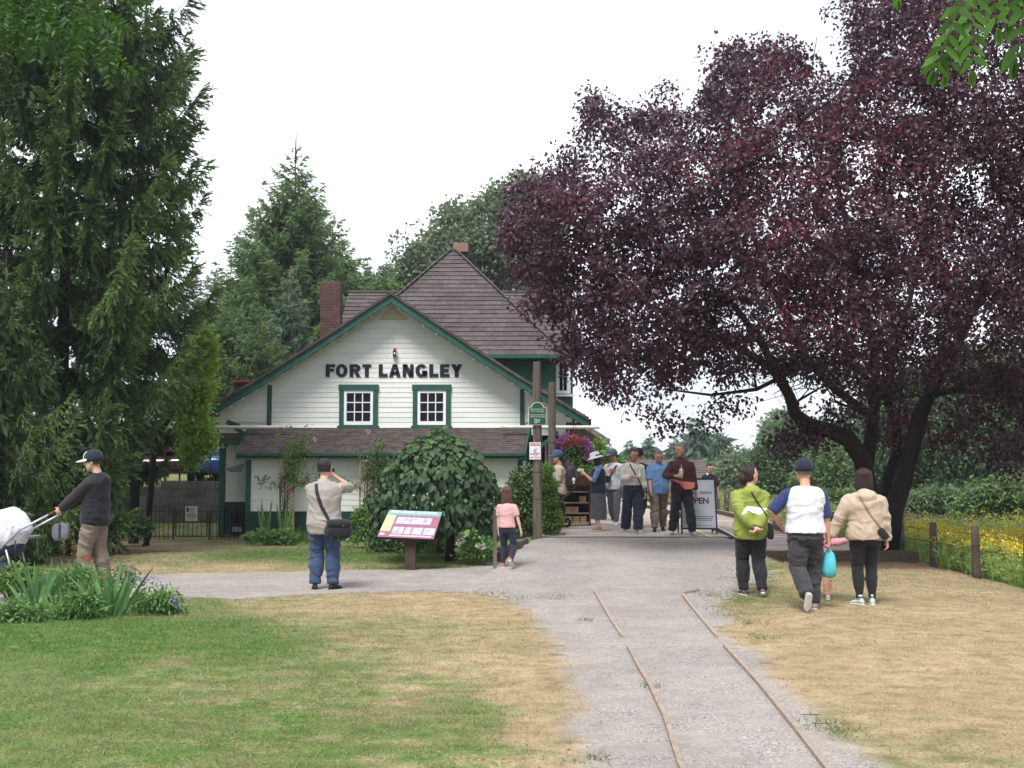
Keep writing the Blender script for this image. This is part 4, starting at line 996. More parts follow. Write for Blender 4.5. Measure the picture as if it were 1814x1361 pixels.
def broad(label, poly, Yc, thick, ncl, per, rad, ln, wd, m, seed, group=None, trunk=True, hole=0.0, name='tree', tw=.2, kindname='tree', hs=.9, limbs=8):
    r = np.random.default_rng(seed); xs = [p[0] for p in poly]; ys = [p[1] for p in poly]
    cx_ = (min(xs) + max(xs)) / 2; b0 = P(cx_, 823, Yc); zb = zg(b0.x, Yc)
    t = thing(name, label, kindname, (b0.x, Yc, zb), group=group)
    c = outline_clusters(poly, Yc, thick, ncl, r, hole=hole, hs=hs)
    p, d, l, w, T = clusters_to_leaves(c, per, rad, ln, wd, r)
    k = p[:, 2] > zb + .02; V, T = blades(p[k], d[k], l[k], w[k], T[k], r); leafobj('foliage', V, T, GR[m], t, 'stuff')
    if trunk:
        top = P(cx_, min(ys) * .7 + max(ys) * .3, Yc); base = Vector((b0.x, Yc, zb - .1)); polys = [([base, base.lerp(top, .5) + Vector((.1 * tw, 0, 0)), top], [tw, tw * .6, tw * .15])]
        for i in range(limbs):
            e = Vector(c[r.integers(len(c))]); s = base.lerp(top, r.uniform(.25, .7)); polys.append(([s, s.lerp(e, .5) + Vector((0, 0, .2)), e], [tw * .3, tw * .2, tw * .06]))
        wood('trunk', polys, BARK, t, 6)
    return t

# ------------------------------------------------------------------ big drooping spruces on the left
c_ = P(105, 900, 21.5)
vis = lambda az: (np.sin(az) < 0.5)
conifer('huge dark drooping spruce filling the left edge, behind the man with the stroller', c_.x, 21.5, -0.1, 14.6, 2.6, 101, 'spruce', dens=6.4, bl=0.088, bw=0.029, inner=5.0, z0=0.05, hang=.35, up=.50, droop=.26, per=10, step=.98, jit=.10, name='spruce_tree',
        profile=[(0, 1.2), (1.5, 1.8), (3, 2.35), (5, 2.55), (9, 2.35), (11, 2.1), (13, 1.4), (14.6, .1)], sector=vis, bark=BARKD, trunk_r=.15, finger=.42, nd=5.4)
c_ = P(238, 900, 25.5)
conifer('dark spruce with a bare lower trunk by the iron fence, right of the huge spruce', c_.x, 25.5, -0.1, 13.6, 1.8, 102, 'spruce', dens=6.0, bl=0.095, bw=0.031, inner=2.8, z0=0.13, hang=.35, up=.50, droop=.22, per=10, step=.95, jit=.12, name='spruce_tree',
        profile=[(0, .6), (1.5, .75), (2.6, 1.15), (4, 1.5), (6, 1.6), (8, 1.4), (11, 0.95), (13.6, .1)], sector=vis, bark=BARKD, trunk_r=.12, finger=.40, nd=5.2)
c_ = P(10, 900, 18.2)
conifer('low dark spruce boughs at the left edge behind the stroller canopy', c_.x - .3, 18.6, 0, 5.2, 1.9, 103, 'spruce', dens=3.6, bl=0.08, bw=0.022, z0=0.05, hang=.5, up=.4, per=9, step=.6, jit=.2, name='spruce_tree', sector=vis, bark=BARKD, finger=.36, nd=4.6, inner=3)

# ------------------------------------------------------------------ conifers behind the station, left
def con_px(label, px, ptop, rpx, Y, seed, m='fir', zb=1.1, **k):
    a = P(px, ptop, Y); b = P(px + rpx, 823, Y); return conifer(label, a.x, Y, zb, a.z - zb, b.x - a.x, seed, m, **k)
GB = 'conifers behind the station'
con_px('tallest fir behind the station with a bare pointed leader', 524, 258, 215, 42, 111, dens=2.0, bl=.20, bw=.045, hang=.12, up=.38, per=9, step=.52, jit=.3, taper=.85, group=GB, name='fir_tree')
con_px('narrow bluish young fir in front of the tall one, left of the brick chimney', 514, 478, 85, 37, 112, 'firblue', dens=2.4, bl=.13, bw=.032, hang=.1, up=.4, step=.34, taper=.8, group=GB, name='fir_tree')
con_px('short fir with pale tips just above the left gable slope', 408, 520, 115, 36.5, 113, dens=2.4, bl=.13, bw=.033, hang=.1, up=.4, step=.34, taper=.7, group=GB, name='fir_tree')
con_px('small fir between two taller firs above the gable slope', 458, 570, 120, 35.5, 114, 'fir', dens=2.4, bl=.13, bw=.033, hang=.1, up=.4, step=.34, taper=.65, group=GB, name='fir_tree')
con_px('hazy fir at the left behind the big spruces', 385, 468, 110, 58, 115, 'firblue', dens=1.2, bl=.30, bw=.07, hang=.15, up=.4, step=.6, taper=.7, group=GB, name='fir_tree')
con_px('side spire of fir right of the tallest one', 590, 372, 120, 46, 116, dens=1.7, bl=.22, bw=.05, hang=.2, up=.4, step=.5, taper=.7, group=GB, name='fir_tree')
con_px('side spire of fir left of the tallest one', 455, 365, 135, 47, 117, dens=1.7, bl=.22, bw=.05, hang=.2, up=.4, step=.5, taper=.7, group=GB, name='fir_tree')
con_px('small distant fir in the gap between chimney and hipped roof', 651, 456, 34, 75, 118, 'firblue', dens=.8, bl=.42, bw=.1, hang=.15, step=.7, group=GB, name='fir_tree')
q_ = P(524, 262, 42); q2_ = P(525, 224, 42); ft_ = bpy.data.objects['fir_tree']
wood('leader', [([q_ - Vector((0, 0, .6)), q_, q2_], [.05, .03, .008])], BARK, ft_, 6)
GD = 'broadleaved trees behind the station'
broad('added dark tree closing bright gaps close behind the huge spruce at the left edge', [(-90, 930), (-90, 40), (40, -60), (170, -40), (215, 120), (235, 400), (250, 650), (225, 900)], 27.5, 1.4, 620, 34, .45, .24, .09, 'dark', 137, None, trunk=True, tw=.16, name='tree')  # added to block the bright sky showing through the spruce
broad('tall grey green tree rising behind the hipped roof', [(745, 470), (760, 400), (790, 358), (835, 362), (862, 335), (890, 312), (935, 300), (985, 330), (1000, 520), (760, 530)], 52, 3.0, 750, 34, .62, .27, .15, 'pale', 131, GD, hole=.40, tw=.3)
broad('thin airy tree left of the roof peak', [(694, 500), (698, 420), (712, 396), (738, 402), (752, 440), (762, 500), (750, 530), (700, 530)], 50, 1.2, 170, 30, .5, .24, .13, 'pale', 132, GD, hole=.47, tw=.15)
broad('low bright bush behind the chimney', [(600, 520), (612, 500), (650, 490), (690, 496), (720, 530), (600, 545)], 44, 1.0, 90, 34, .5, .22, .13, 'mid', 133, GD, trunk=False)
broad('pale spindly sapling beside the distant fir', [(672, 500), (678, 462), (690, 458), (698, 500)], 60, .6, 22, 22, .45, .25, .1, 'pale', 134, GD, tw=.06, hole=.3)
mp_ = broad('yellow green maple squeezed between spruce and station', [(318, 700), (335, 600), (352, 556), (372, 590), (390, 632), (380, 665), (370, 700), (364, 740), (382, 765), (376, 800), (345, 832), (318, 825)], 24.2, .5, 300, 32, .22, .11, .07, 'maple', 135, None, trunk=False, hole=.36, hs=1.8, name='maple_tree')
wood('trunk', [([P(262, 823, 24.6) - Vector((0, 0, 1.8)), P(275, 780, 24.5), P(315, 720, 24.3), P(345, 640, 24.2)], [.07, .06, .04, .015])], BARKD, mp_, 8)
broad('dark low shrub at the foot of the spruce by the iron fence', [(195, 950), (200, 925), (230, 908), (262, 922), (276, 945)], 24.4, .5, 60, 30, .2, .1, .06, 'dark', 136, None, trunk=False, name='shrub', kindname='shrub')

# ------------------------------------------------------------------ the purple plum
r = np.random.default_rng(150)
px0, py0 = P(1556, 900, 20.4), None
PT = thing('plum_tree', 'big spreading purple leaved plum tree over the right half, with dark leaning trunks', 'tree', (px0.x, 20.4, zg(px0.x, 20.4)))
def limb(pts, rad, Y0=20.4, Y1=None):
    Y1 = Y1 if Y1 is not None else Y0; n = len(pts)
    w = [P(a, b, Y0 + (Y1 - Y0) * i / (n - 1)) for i, (a, b) in enumerate(pts)]
    return (w, list(np.interp(np.linspace(0, 1, n), np.linspace(0, 1, len(rad)), rad)))
limbs = [limb([(1548, 1000), (1545, 930), (1538, 870), (1528, 815), (1505, 780), (1470, 763), (1432, 752), (1408, 733), (1400, 705), (1382, 670), (1350, 610), (1300, 540)], [.23, .165, .15, .115, .085, .05], 20.4, 19.0),
         limb([(1532, 850), (1540, 790), (1548, 730), (1552, 680), (1548, 620), (1530, 520), (1500, 400), (1470, 260)], [.13, .10, .07, .03], 20.4, 20.4),
         limb([(1565, 990), (1566, 900), (1572, 850), (1590, 800), (1586, 750), (1570, 700), (1580, 640), (1610, 540), (1640, 400)], [.12, .10, .08, .03], 20.7, 21.4),
         limb([(1572, 985), (1582, 905), (1600, 855), (1616, 790), (1628, 740), (1650, 690), (1690, 620), (1740, 520), (1790, 380)], [.2, .15, .135, .10, .04], 20.3, 20.0),
         limb([(1400, 705), (1370, 655), (1300, 610), (1210, 570), (1110, 520), (1010, 470)], [.09, .05, .015], 19.2, 18.0),
         limb([(1545, 740), (1480, 690), (1430, 640), (1370, 520), (1320, 380), (1290, 200)], [.09, .06, .02], 20.4, 21.5),
         limb([(1548, 680), (1500, 640), (1420, 650), (1340, 690), (1260, 700), (1180, 690)], [.06, .04, .012], 20.4, 18.2),
         limb([(1640, 700), (1700, 690), (1780, 700), (1850, 720)], [.08, .05, .02], 20.1, 19.0)]
for i in range(60):
    src = limbs[r.integers(len(limbs))][0]; a = src[int(len(src) * r.uniform(.5, 1)) - 1]; e = a + Vector((r.normal(0, .8), r.normal(0, .8), r.uniform(-.1, 1.3)))
    mid = a.lerp(e, .5) + Vector(r.normal(0, .14, 3)); limbs.append(([a, a.lerp(mid, .5) + Vector(r.normal(0, .06, 3)), mid, mid.lerp(e, .5) + Vector(r.normal(0, .07, 3)), e], [.026, .02, .014, .009, .004]))
for i in range(70):                                                  # fine bare twigs under the crown
    a = P(r.uniform(1340, 1780), r.uniform(630, 690), r.uniform(18.5, 21)); e = a + Vector((r.normal(0, .5), r.normal(0, .3), r.uniform(-.45, .25))); m_ = a.lerp(e, .5) + Vector(r.normal(0, .08, 3))
    limbs.append(([a, m_, e], [.009, .006, .003]))
wood('trunk', limbs[:4], BARKD, PT, 14); wood('limb', limbs[4:8], BARKD, PT, 10); tag(wood('twig', limbs[8:], BARKD, PT, 5), kind='stuff')
plum_poly = [(884, 470), (892, 380), (905, 315), (950, 300), (990, 280), (1022, 250), (1025, 180), (1075, 168), (1120, 200), (1165, 188), (1230, 180), (1262, 150), (1255, 95), (1300, 72), (1395, 72), (1440, 110), (1480, 130), (1505, 90), (1498, 0), (1560, -60), (2000, -120), (2100, 300), (2080, 760),
             (1880, 800), (1780, 720), (1700, 690), (1640, 690), (1560, 700), (1480, 690), (1400, 665), (1330, 670), (1290, 680), (1245, 658), (1190, 698), (1115, 730), (1060, 712), (1010, 670), (975, 620), (990, 590), (935, 545), (960, 520), (920, 500)]
c = outline_clusters(plum_poly, 19.8, 3.6, 5000, r, edge=42, hole=.355, hs=1.0)
extra = np.concatenate([np.array(P(*(q[:2]), q[2])) + r.normal(0, q[3], (q[4], 3)) for q in [(1410, 775, 19.6, .16, 10), (1445, 768, 19.6, .14, 7), (1500, 745, 20, .2, 10), (1380, 785, 19.5, .08, 4), (1600, 780, 21, .2, 8), (1660, 770, 20.5, .22, 10), (1470, 720, 20, .3, 14), (1590, 730, 21, .3, 14), (1750, 760, 20, .4, 18), (1262, 745, 18.5, .1, 3), (1290, 720, 18.5, .15, 5),
                                                                     (1180, 745, 18, .12, 5), (1180, 178, 20, .1, 3), (1045, 175, 19, .06, 3), (960, 520, 18, .1, 6), (945, 545, 18, .08, 4), (1800, 790, 20, .3, 14), (1530, 60, 20, .3, 20), (1700, 740, 20, .4, 20)]])
c = np.concatenate([c, extra])
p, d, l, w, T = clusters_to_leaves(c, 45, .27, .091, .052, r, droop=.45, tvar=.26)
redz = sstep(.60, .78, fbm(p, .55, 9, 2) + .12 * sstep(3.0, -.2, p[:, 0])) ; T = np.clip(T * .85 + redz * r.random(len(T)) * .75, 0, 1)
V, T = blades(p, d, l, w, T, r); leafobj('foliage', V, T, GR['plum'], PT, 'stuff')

# ------------------------------------------------------------------ woods on the right and in the distance
GF = 'far firs beyond the track'
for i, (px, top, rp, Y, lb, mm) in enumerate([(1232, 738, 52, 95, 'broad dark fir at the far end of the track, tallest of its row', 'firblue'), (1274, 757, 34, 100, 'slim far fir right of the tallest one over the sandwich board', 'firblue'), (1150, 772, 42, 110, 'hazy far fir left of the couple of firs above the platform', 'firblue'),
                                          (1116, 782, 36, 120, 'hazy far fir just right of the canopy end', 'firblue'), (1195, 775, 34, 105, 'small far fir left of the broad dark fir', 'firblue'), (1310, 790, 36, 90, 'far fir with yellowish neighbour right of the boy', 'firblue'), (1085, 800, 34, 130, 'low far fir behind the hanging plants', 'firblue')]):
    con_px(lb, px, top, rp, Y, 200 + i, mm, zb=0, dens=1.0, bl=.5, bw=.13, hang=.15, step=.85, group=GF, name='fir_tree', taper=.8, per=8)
GW = 'broadleaved trees beyond the meadow'
BW = [('yellowish bushy tree low beside the boy at the sandwich board', [(1262, 900), (1268, 830), (1300, 795), (1340, 800), (1360, 850), (1350, 905)], 70, 3, 150, 'pale'),
      ('dense dark tree behind the woman in the lime green jacket', [(1325, 905), (1318, 840), (1345, 780), (1385, 735), (1430, 740), (1450, 800), (1450, 910)], 62, 3, 230, 'dark'),
      ('tall airy pale tree behind the left plum limb', [(1340, 800), (1345, 760), (1370, 728), (1405, 722), (1420, 800)], 80, 1.5, 70, 'pale'),
      ('mid green tree behind the man in the white polo shirt', [(1415, 920), (1412, 850), (1440, 800), (1490, 770), (1530, 780), (1545, 850), (1540, 915)], 52, 3, 230, 'mid'),
      ('dark tree seen between the plum trunks', [(1520, 910), (1515, 800), (1545, 700), (1620, 660), (1680, 700), (1690, 900)], 47, 3, 330, 'dark'),
      ('large dark tree behind the right plum trunk', [(1660, 905), (1650, 760), (1680, 640), (1760, 600), (1830, 640), (1860, 760), (1850, 900)], 44, 3, 420, 'dark'),
      ('dark tree cut by the right edge beyond the meadow', [(1790, 910), (1790, 700), (1850, 560), (1980, 560), (2040, 750), (2020, 910)], 42, 3, 260, 'dark')]
for i, (lb, poly, Y, th, ncl, mm) in enumerate(BW):
    broad(lb, poly, Y, th, int(ncl * 1.3), 60, .62, .20 * Y / 50, .12 * Y / 50, mm, 220 + i, GW, tw=.18)
broad('round mid green thicket of brambles at the right beyond the yellow flowers', [(1700, 920), (1690, 895), (1715, 865), (1760, 842), (1830, 848), (1900, 870), (1910, 930)], 33, 1.6, 520, 46, .3, .14, .085, 'mid', 231, None, trunk=False, name='shrub', kindname='shrub')
broad('low tangled green shrubs between the plum trunk and the bramble thicket', [(1590, 915), (1600, 885), (1650, 862), (1700, 868), (1730, 915)], 39, 1.4, 200, 34, .33, .17, .1, 'dark', 232, None, trunk=False, name='shrub', kindname='shrub')
broad('low green shrubs behind the man in the white polo shirt', [(1390, 925), (1400, 885), (1450, 865), (1520, 870), (1560, 915)], 40, 1.4, 190, 34, .33, .17, .1, 'mid', 233, None, trunk=False, name='shrub', kindname='shrub')
r = np.random.default_rng(240); n = 1500
ang = r.uniform(R(4), R(42), n); dist = r.uniform(76, 92, n); c = np.c_[np.sin(ang) * dist, np.cos(ang) * dist, r.uniform(0, 1, n) * (.9 + 7 * sstep(R(11), R(20), ang) + 1.4 * vnoise(np.c_[ang * 40, ang, ang]))]
p, d, l, w, T = clusters_to_leaves(c, 34, 1.0, .40, .24, r, tvar=.22); V, T = blades(p, d, l, w, T * .8, r); leafobj('far_wood', V, T, GR['dark'], None, 'stuff', 'far off wood closing the view beyond the track and meadow')
n = 600; xx = r.uniform(-45, 0, n); c = np.c_[xx, r.uniform(64, 76, n), r.uniform(0, 1, n) * (6 + 3 * vnoise(np.c_[xx * .2, xx * 0, xx * 0]))]
p, d, l, w, T = clusters_to_leaves(c, 26, 1.1, .4, .24, r); V, T = blades(p, d, l, w, T * .8, r); leafobj('far_wood', V, T, GR['dark'], None, 'stuff', 'far off wood behind the car park on the left')

# ------------------------------------------------------------------ meadow with yellow flowers
def stems(n, x, y, hmin, hmax, r, w=.01, nb=4, lean=.14, ls=1.0):
    z = zt(x, y); h = r.uniform(hmin, hmax, n); p0 = np.c_[x, y, z]; ld = np.c_[r.normal(0, lean, n), r.normal(0, lean, n), np.ones(n)]; tip = p0 + ld * h[:, None]
    d = unit(tip - p0); V, T = blades(p0, d, h, w, np.clip(r.normal(.35, .2, n), 0, 1), r, 0, .3)
    k = np.repeat(np.arange(n), nb); u = r.uniform(.15, .9, len(k)); p = p0[k] + (tip - p0)[k] * u[:, None]; dd = unit(r.normal(0, 1, (len(k), 3)) * [1, 1, .5] + [0, 0, .4])
    V2, T2 = blades(p, dd, ls * r.uniform(.06, .16, len(k)), .035 * ls, np.clip(r.normal(.35, .22, len(k)), 0, 1), r)
    return np.r_[V, V2], np.r_[T, T2], tip, h
r = np.random.default_rng(250); n = 7000; y = 11.5 + 19 * r.random(n) ** 1.1; x = r.uniform(6.95, 13.5, n) + (y - 20) * .10 * (y > 20); k = (x > 7.0) & (x < y * .52 + .5); x, y = x[k], y[k]
V, T, tip, h = stems(len(x), x, y, .28, .72, r, .014, 6)
leafobj('meadow_plants', V, T, leafmat('meadow_leaf', (0.15, 0.26, 0.055), (0.46, 0.54, 0.19), .5), None, 'stuff', 'tall green meadow growth behind the fence posts')
k = (h > .42) & (r.random(len(h)) < .75 * sstep(.40, .56, fbm(tip * [1, .6, 0], .5, 4, 2)) + .10); q = np.repeat(tip[k], 15, 0); q = q + r.normal(0, 1, q.shape) * [.055, .055, .022]
V, T = blades(q, unit(r.normal(0, .5, q.shape) + [0, 0, .5]), .03, .03, r.random(len(q)), r); leafobj('yellow_flowers', V, T, GR['yellow'], None, 'stuff', 'flat heads of yellow flowers all over the meadow')
r = np.random.default_rng(251); n = 6500; y = r.uniform(24, 62, n); x = r.uniform(6.6, 10.5, n) + (y - 24) * .02; V, T, tip, h = stems(n, x, y, .4, .95, r, .02, 2, .2)
leafobj('tall_dry_grass', V, T, GR['straw'], None, 'stuff', 'tall straw coloured grass beyond the railway track')
r = np.random.default_rng(252); n = 700; y = r.uniform(14, 30, n); x = r.uniform(9, 14, n) + (y - 20) * .15; V, T, tip, h = stems(n, x, y, .5, .95, r, .025, 2, .12)
leafobj('tall_dry_grass', V, T, GR['straw'], None, 'stuff', 'tall pale grass stems rising above the yellow flowers')
# tufts along the path edges
r = np.random.default_rng(253); tf = []
for px, py, s in [(1300, 1062, .18), (1262, 1055, .1), (1285, 1085, .15), (1312, 1050, .2), (1335, 1030, .25), (870, 1052, .12), (905, 1060, .1), (985, 1058, .12), (1345, 1130, .08), (1470, 1285, .08), (1488, 1300, .07), (1150, 1215, .05), (1040, 1100, .06), (1370, 990, .3), (1400, 985, .3), (1342, 1010, .25), (1055, 1345, .06), (1330, 1105, .1)]:
    a = W2(px, py); m_ = int(170 * s / .2); tf.append(np.c_[r.normal(a[0], s * 1.1, m_), r.normal(a[1], s * 1.5, m_)])
tf = np.concatenate(tf); V, T, tip, h = stems(len(tf), tf[:, 0], tf[:, 1], .012, .035, r, .005, 3, .6, .13); leafobj('grass_tufts', V, T, GR['mid'], None, 'stuff', 'small green tufts along the gravel path')

# ------------------------------------------------------------------ weeping tree with big round leaves
wb = W2(797, 995); wz = zg(*wb)
WT = thing('weeping_tree', 'dome shaped weeping tree with large round leaves behind the information board', 'tree', (wb[0], wb[1], wz))
r = np.random.default_rng(300); wc = np.array([P(775, 900, wb[1]).x, wb[1] + .05])
polys = [([(wb[0], wb[1], wz - .1), (wb[0] + .02, wb[1], wz + .5), (wb[0] - .05, wb[1], wz + 1.2), (wb[0] - .12, wb[1], wz + 1.75)], [.095, .08, .075, .06])]
for i in range(26):
    a = r.uniform(0, 6.283); rr = r.uniform(.6, 1.05); z0 = wz + 1.9 - .1 * r.random(); polys.append(([(wb[0] - .1, wb[1], wz + 1.6), (wc[0] + math.cos(a) * rr * .5, wc[1] + math.sin(a) * rr * .5, z0), (wc[0] + math.cos(a) * rr, wc[1] + math.sin(a) * rr, wz + 1.35), (wc[0] + math.cos(a) * rr * 1.08, wc[1] + math.sin(a) * rr * 1.08, wz + .6)], [.03, .02, .012, .005]))
wood('trunk', polys[:1], BARKD, WT, 12); tag(wood('hanging_branch', polys[1:], BARKD, WT, 5), kind='stuff')
prof_r = [(.30, 1.0), (.5, 1.14), (.9, 1.19), (1.2, 1.11), (1.5, .95), (1.75, .72), (1.95, .52), (2.08, .32), (2.15, .14), (2.18, .02)]
def big_leaf(L_, W_):
    """rounded pointed leaf, folded along the midrib: 8 corners"""
    pr = [(0, 0), (.22, .40), (.45, .5), (.75, .30), (1, 0)]
    v = [(0, 0, 0), (0, L_, -.03 * L_)]; v = [(x * W_ * s, t * L_, .12 * abs(x) * W_ - .12 * L_ * t * t) for s in (1, -1) for t, x in pr[1:4]]
    v = [(0, 0, 0)] + v[:3] + [(0, L_, -.12 * L_)] + v[3:][::-1] + [(0, .5 * L_, -.03 * L_)]
    return v, [(0, 1, 8), (1, 2, 8), (2, 3, 8), (3, 4, 8), (4, 5, 8), (5, 6, 8), (6, 7, 8), (7, 0, 8)] if len(v) == 9 else [(0, 1, 2, 3, 4, 5, 6, 7)]
lv, lf = big_leaf(1, 1); lv = np.array(lv)
# wet branches of leaves: rows going down the dome
def dome_leaf(n, r, inner=0.0, front=None):
    a = r.uniform(0, 2 * math.pi, n) if front is None else r.uniform(-math.pi + .1, -.1, n); hz = .46 + 1.72 * r.random(n) ** .85 + .08 * np.sin(a * 3)
    rr = np.interp(hz, *zip(*prof_r)) * (1 - inner * r.random(n)) + r.normal(0, .035, n); lump = .10 * (vnoise(np.c_[a * 2.2, hz * 3, a * 0], 1, 3) - .5); rr = rr * (1 + lump)
    p = np.c_[wc[0] + np.cos(a) * rr, wc[1] + np.sin(a) * rr, wz + hz]; o = np.c_[np.cos(a), np.sin(a), np.zeros(n)]
    tx = sstep(1.5, 2.15, hz)[:, None]
    d = unit(o * (.25 + .6 * tx) + np.array([0, 0, -1.0]) * (1 - .6 * tx) + r.normal(0, .42, (n, 3))); return p, d, o, hz
def place_leaves(p, d, o, L_, Wd, r):
    s = unit(np.cross(d, o + r.normal(0, .55, o.shape) + [0, 0, .5])); u = np.cross(s, d); u = u * np.sign((u * (o + [0, 0, .4])).sum(1))[:, None]
    return p[:, None] + s[:, None] * (lv[None, :, 0:1] * Wd[:, None, None]) + d[:, None] * (lv[None, :, 1:2] * L_[:, None, None]) + u[:, None] * (lv[None, :, 2:3] * L_[:, None, None])
n = 5400; p, d, o, hz = dome_leaf(n, r, .35); L_ = r.uniform(.075, .15, n); VV = place_leaves(p, d, o, L_, L_ * .66, r)
T = np.clip(.3 + .35 * sstep(1.3, 2.1, hz) + r.normal(0, .16, n) + .4 * (r.random(n) < .04), 0, 1)
me_f = (np.array(lf)[None] + 9 * np.arange(n)[:, None, None]).reshape(-1, 3)
tag(npmesh('foliage', VV.reshape(-1, 3), me_f, GR['weep'], WT, attrs=dict(tint=np.repeat(T, 9)), smooth=True), kind='stuff')
p, d, o, hz = dome_leaf(300, r, 0.0, True); p += o * .02; L_ = r.uniform(.10, .165, 300); VV = place_leaves(p, d, o, L_, L_ * .68, r)
T = np.clip(.3 + .3 * sstep(1.3, 2.1, hz) + r.normal(0, .16, 300) + .5 * (r.random(300) < .05), 0, 1)
for i in range(300):
    npmesh('leaf', VV[i], lf, GR['weep'], WT, attrs=dict(tint=np.full(9, T[i])), smooth=True)

# ------------------------------------------------------------------ garden plants
def strap_plant(label, x, y, n, h, w, seed, m='iris', spread=.45, fan=True, name='iris_plant', cat='plant', group=None, z=None):
    """sword shaped leaves rising from one foot, each leaf a part"""
    r = np.random.default_rng(seed); z = zg(x, y) if z is None else z; t = thing(name, label, cat, (x, y, z), group=group)
    for i in range(n):
        a = (i / max(1, n - 1) - .5) * 2 * spread + r.normal(0, .06); b = r.normal(0, .18); L_ = h * r.uniform(.65, 1.08); ww = w * r.uniform(.8, 1.15)
        d0 = Vector((math.sin(a * .7), b, math.cos(a))).normalized(); base = Vector((a * .12 + r.normal(0, .02), r.normal(0, .05), 0)); bend = Vector((math.sin(a) * .8, b * .6, -.35)) * r.uniform(.05, .5)
        sd_ = Vector((math.cos(a), r.normal(0, .6), -math.sin(a) * .6)).normalized(); V = []
        for k, (u, q) in enumerate([(0, .75), (.3, 1), (.6, .85), (.85, .5), (1, .02)]):
            c = base + d0 * (L_ * u) + bend * (L_ * u * u * .5); V += [c - sd_ * ww * q / 2, c + sd_ * ww * q / 2]
        npmesh('leaf', [tuple(v) for v in V], [(2 * k, 2 * k + 1, 2 * k + 3, 2 * k + 2) for k in range(4)], GR[m], t, world=False, attrs=dict(tint=np.full(10, min(1, max(0, r.normal(.5, .22))))), smooth=True)
    return t
def rosette(label, x, y, n, rad, L_, W_, seed, m='garden', name='hosta', hgt=.3, cat='plant', z=None):
    """mound of broad leaves, each leaf a part"""
    r = np.random.default_rng(seed); z = zg(x, y) if z is None else z; t = thing(name, label, cat, (x, y, z)); base = np.zeros((n, 3))
    a = r.uniform(0, 6.283, n); f = np.sqrt(r.random(n)); o = np.c_[np.cos(a), np.sin(a), np.zeros(n)]; p = o * (f * rad)[:, None] + np.c_[np.zeros(n), np.zeros(n), hgt * (1 - .75 * f ** 2) + r.uniform(0, .05, n)]
    d = unit(o + np.array([0, 0, -.45]) + r.normal(0, .2, (n, 3))); l = L_ * r.uniform(.7, 1.15, n); s = unit(np.cross(d, [0, 0, 1] + r.normal(0, .2, (n, 3)))); u = np.cross(s, d); u *= np.sign(u[:, 2:3])
    VV = p[:, None] + s[:, None] * (lv[None, :, 0:1] * (W_ * l / L_)[:, None, None]) + d[:, None] * (lv[None, :, 1:2] * l[:, None, None]) + u[:, None] * (lv[None, :, 2:3] * l[:, None, None])
    for i in range(n): npmesh('leaf', VV[i], lf, GR[m], t, world=False, attrs=dict(tint=np.full(9, np.clip(r.normal(.5, .25), 0, 1))), smooth=True)
    return t
def bushy(label, poly, Yc, th, ncl, per, rad, ln, wd, m, seed, name='garden_plant', cat='plant', flowers=None):
    t = broad(label, poly, Yc, th, ncl, per, rad, ln, wd, m, seed, None, trunk=False, name=name, kindname=cat)
    if flowers:
        r = np.random.default_rng(seed + 1); mm, spots, fr, sz, fn = flowers
        for px, py in spots:
            c = np.array(P(px, py, Yc - th * .7)); q = c + unit(r.normal(size=(fn, 3))) * fr * r.random((fn, 1)) ** .4; V, T = blades(q, unit(q - c + r.normal(0, .01, q.shape)), sz, sz, r.random(fn), r); leafobj('flower', V, T, mm, t)
    return t
# foreground bed, lower left
fy = lambda px, py: W2(px, py)
strap_plant('big fan of blue green iris leaves at the lower left in front of the stroller', *fy(68, 1082), 26, .60, .045, 401, spread=.62)
strap_plant('big fan of blue green iris leaves at the right side of the flower bed', *fy(196, 1092), 24, .62, .048, 402, spread=.68)
strap_plant('iris leaves between the two big fans, in front of the man with the stroller', *fy(128, 1058), 16, .55, .04, 403, spread=.55)
strap_plant('small iris clump at the far left edge of the flower bed', *fy(20, 1060), 12, .42, .04, 404, spread=.6)
strap_plant('arching strap leaves at the front of the flower bed', *fy(112, 1098), 22, .36, .028, 405, spread=1.2, m='garden', name='daylily')
PURP = leafmat('violet_flower', (0.13, 0.07, 0.35), (0.30, 0.2, 0.6), .2); PINK = leafmat('pale_pink_flower', (0.6, 0.38, 0.38), (0.75, 0.7, 0.62), .2); REDF = leafmat('red_flower', (0.5, .03, .02), (.7, .12, .05), .2)
bushy('leafy perennials with violet flowers at the right end of the flower bed', [(225, 1100), (235, 1055), (262, 1030), (300, 1040), (330, 1075), (332, 1096)], 12.7, .35, 75, 17, .10, .085, .028, 'garden', 410, flowers=(PURP, [(307, 1062), (311, 1068), (283, 1035), (267, 1028), (318, 1072)], .03, .02, 14))
bushy('light green leafy perennials low at the front of the flower bed', [(85, 1104), (95, 1065), (130, 1040), (170, 1050), (195, 1100)], 12.3, .3, 75, 16, .10, .09, .026, 'garden', 412)
bushy('low leafy plants in the left front corner of the flower bed', [(-40, 1110), (-40, 1075), (20, 1062), (80, 1078), (88, 1108)], 12.1, .35, 90, 16, .10, .08, .028, 'garden', 413)
bushy('yellow green leafy plants behind the iris fans, beside the stroller', [(-30, 1052), (-20, 1015), (40, 1002), (110, 1008), (150, 1020), (160, 1052)], 13.9, .35, 85, 16, .12, .09, .035, 'bright', 414)
bushy('leafy green plants in the middle of the flower bed with one red flower', [(100, 1060), (110, 1010), (150, 1002), (200, 1020), (215, 1060)], 13.4, .3, 70, 16, .10, .08, .028, 'garden', 415, flowers=(REDF, [(157, 991), (182, 1024)], .035, .03, 14))
bushy('grey green tall weeds at the back of the flower bed near the path', [(195, 1040), (200, 990), (215, 985), (240, 1000), (250, 1040)], 13.6, .15, 24, 14, .08, .07, .02, 'pale', 417)
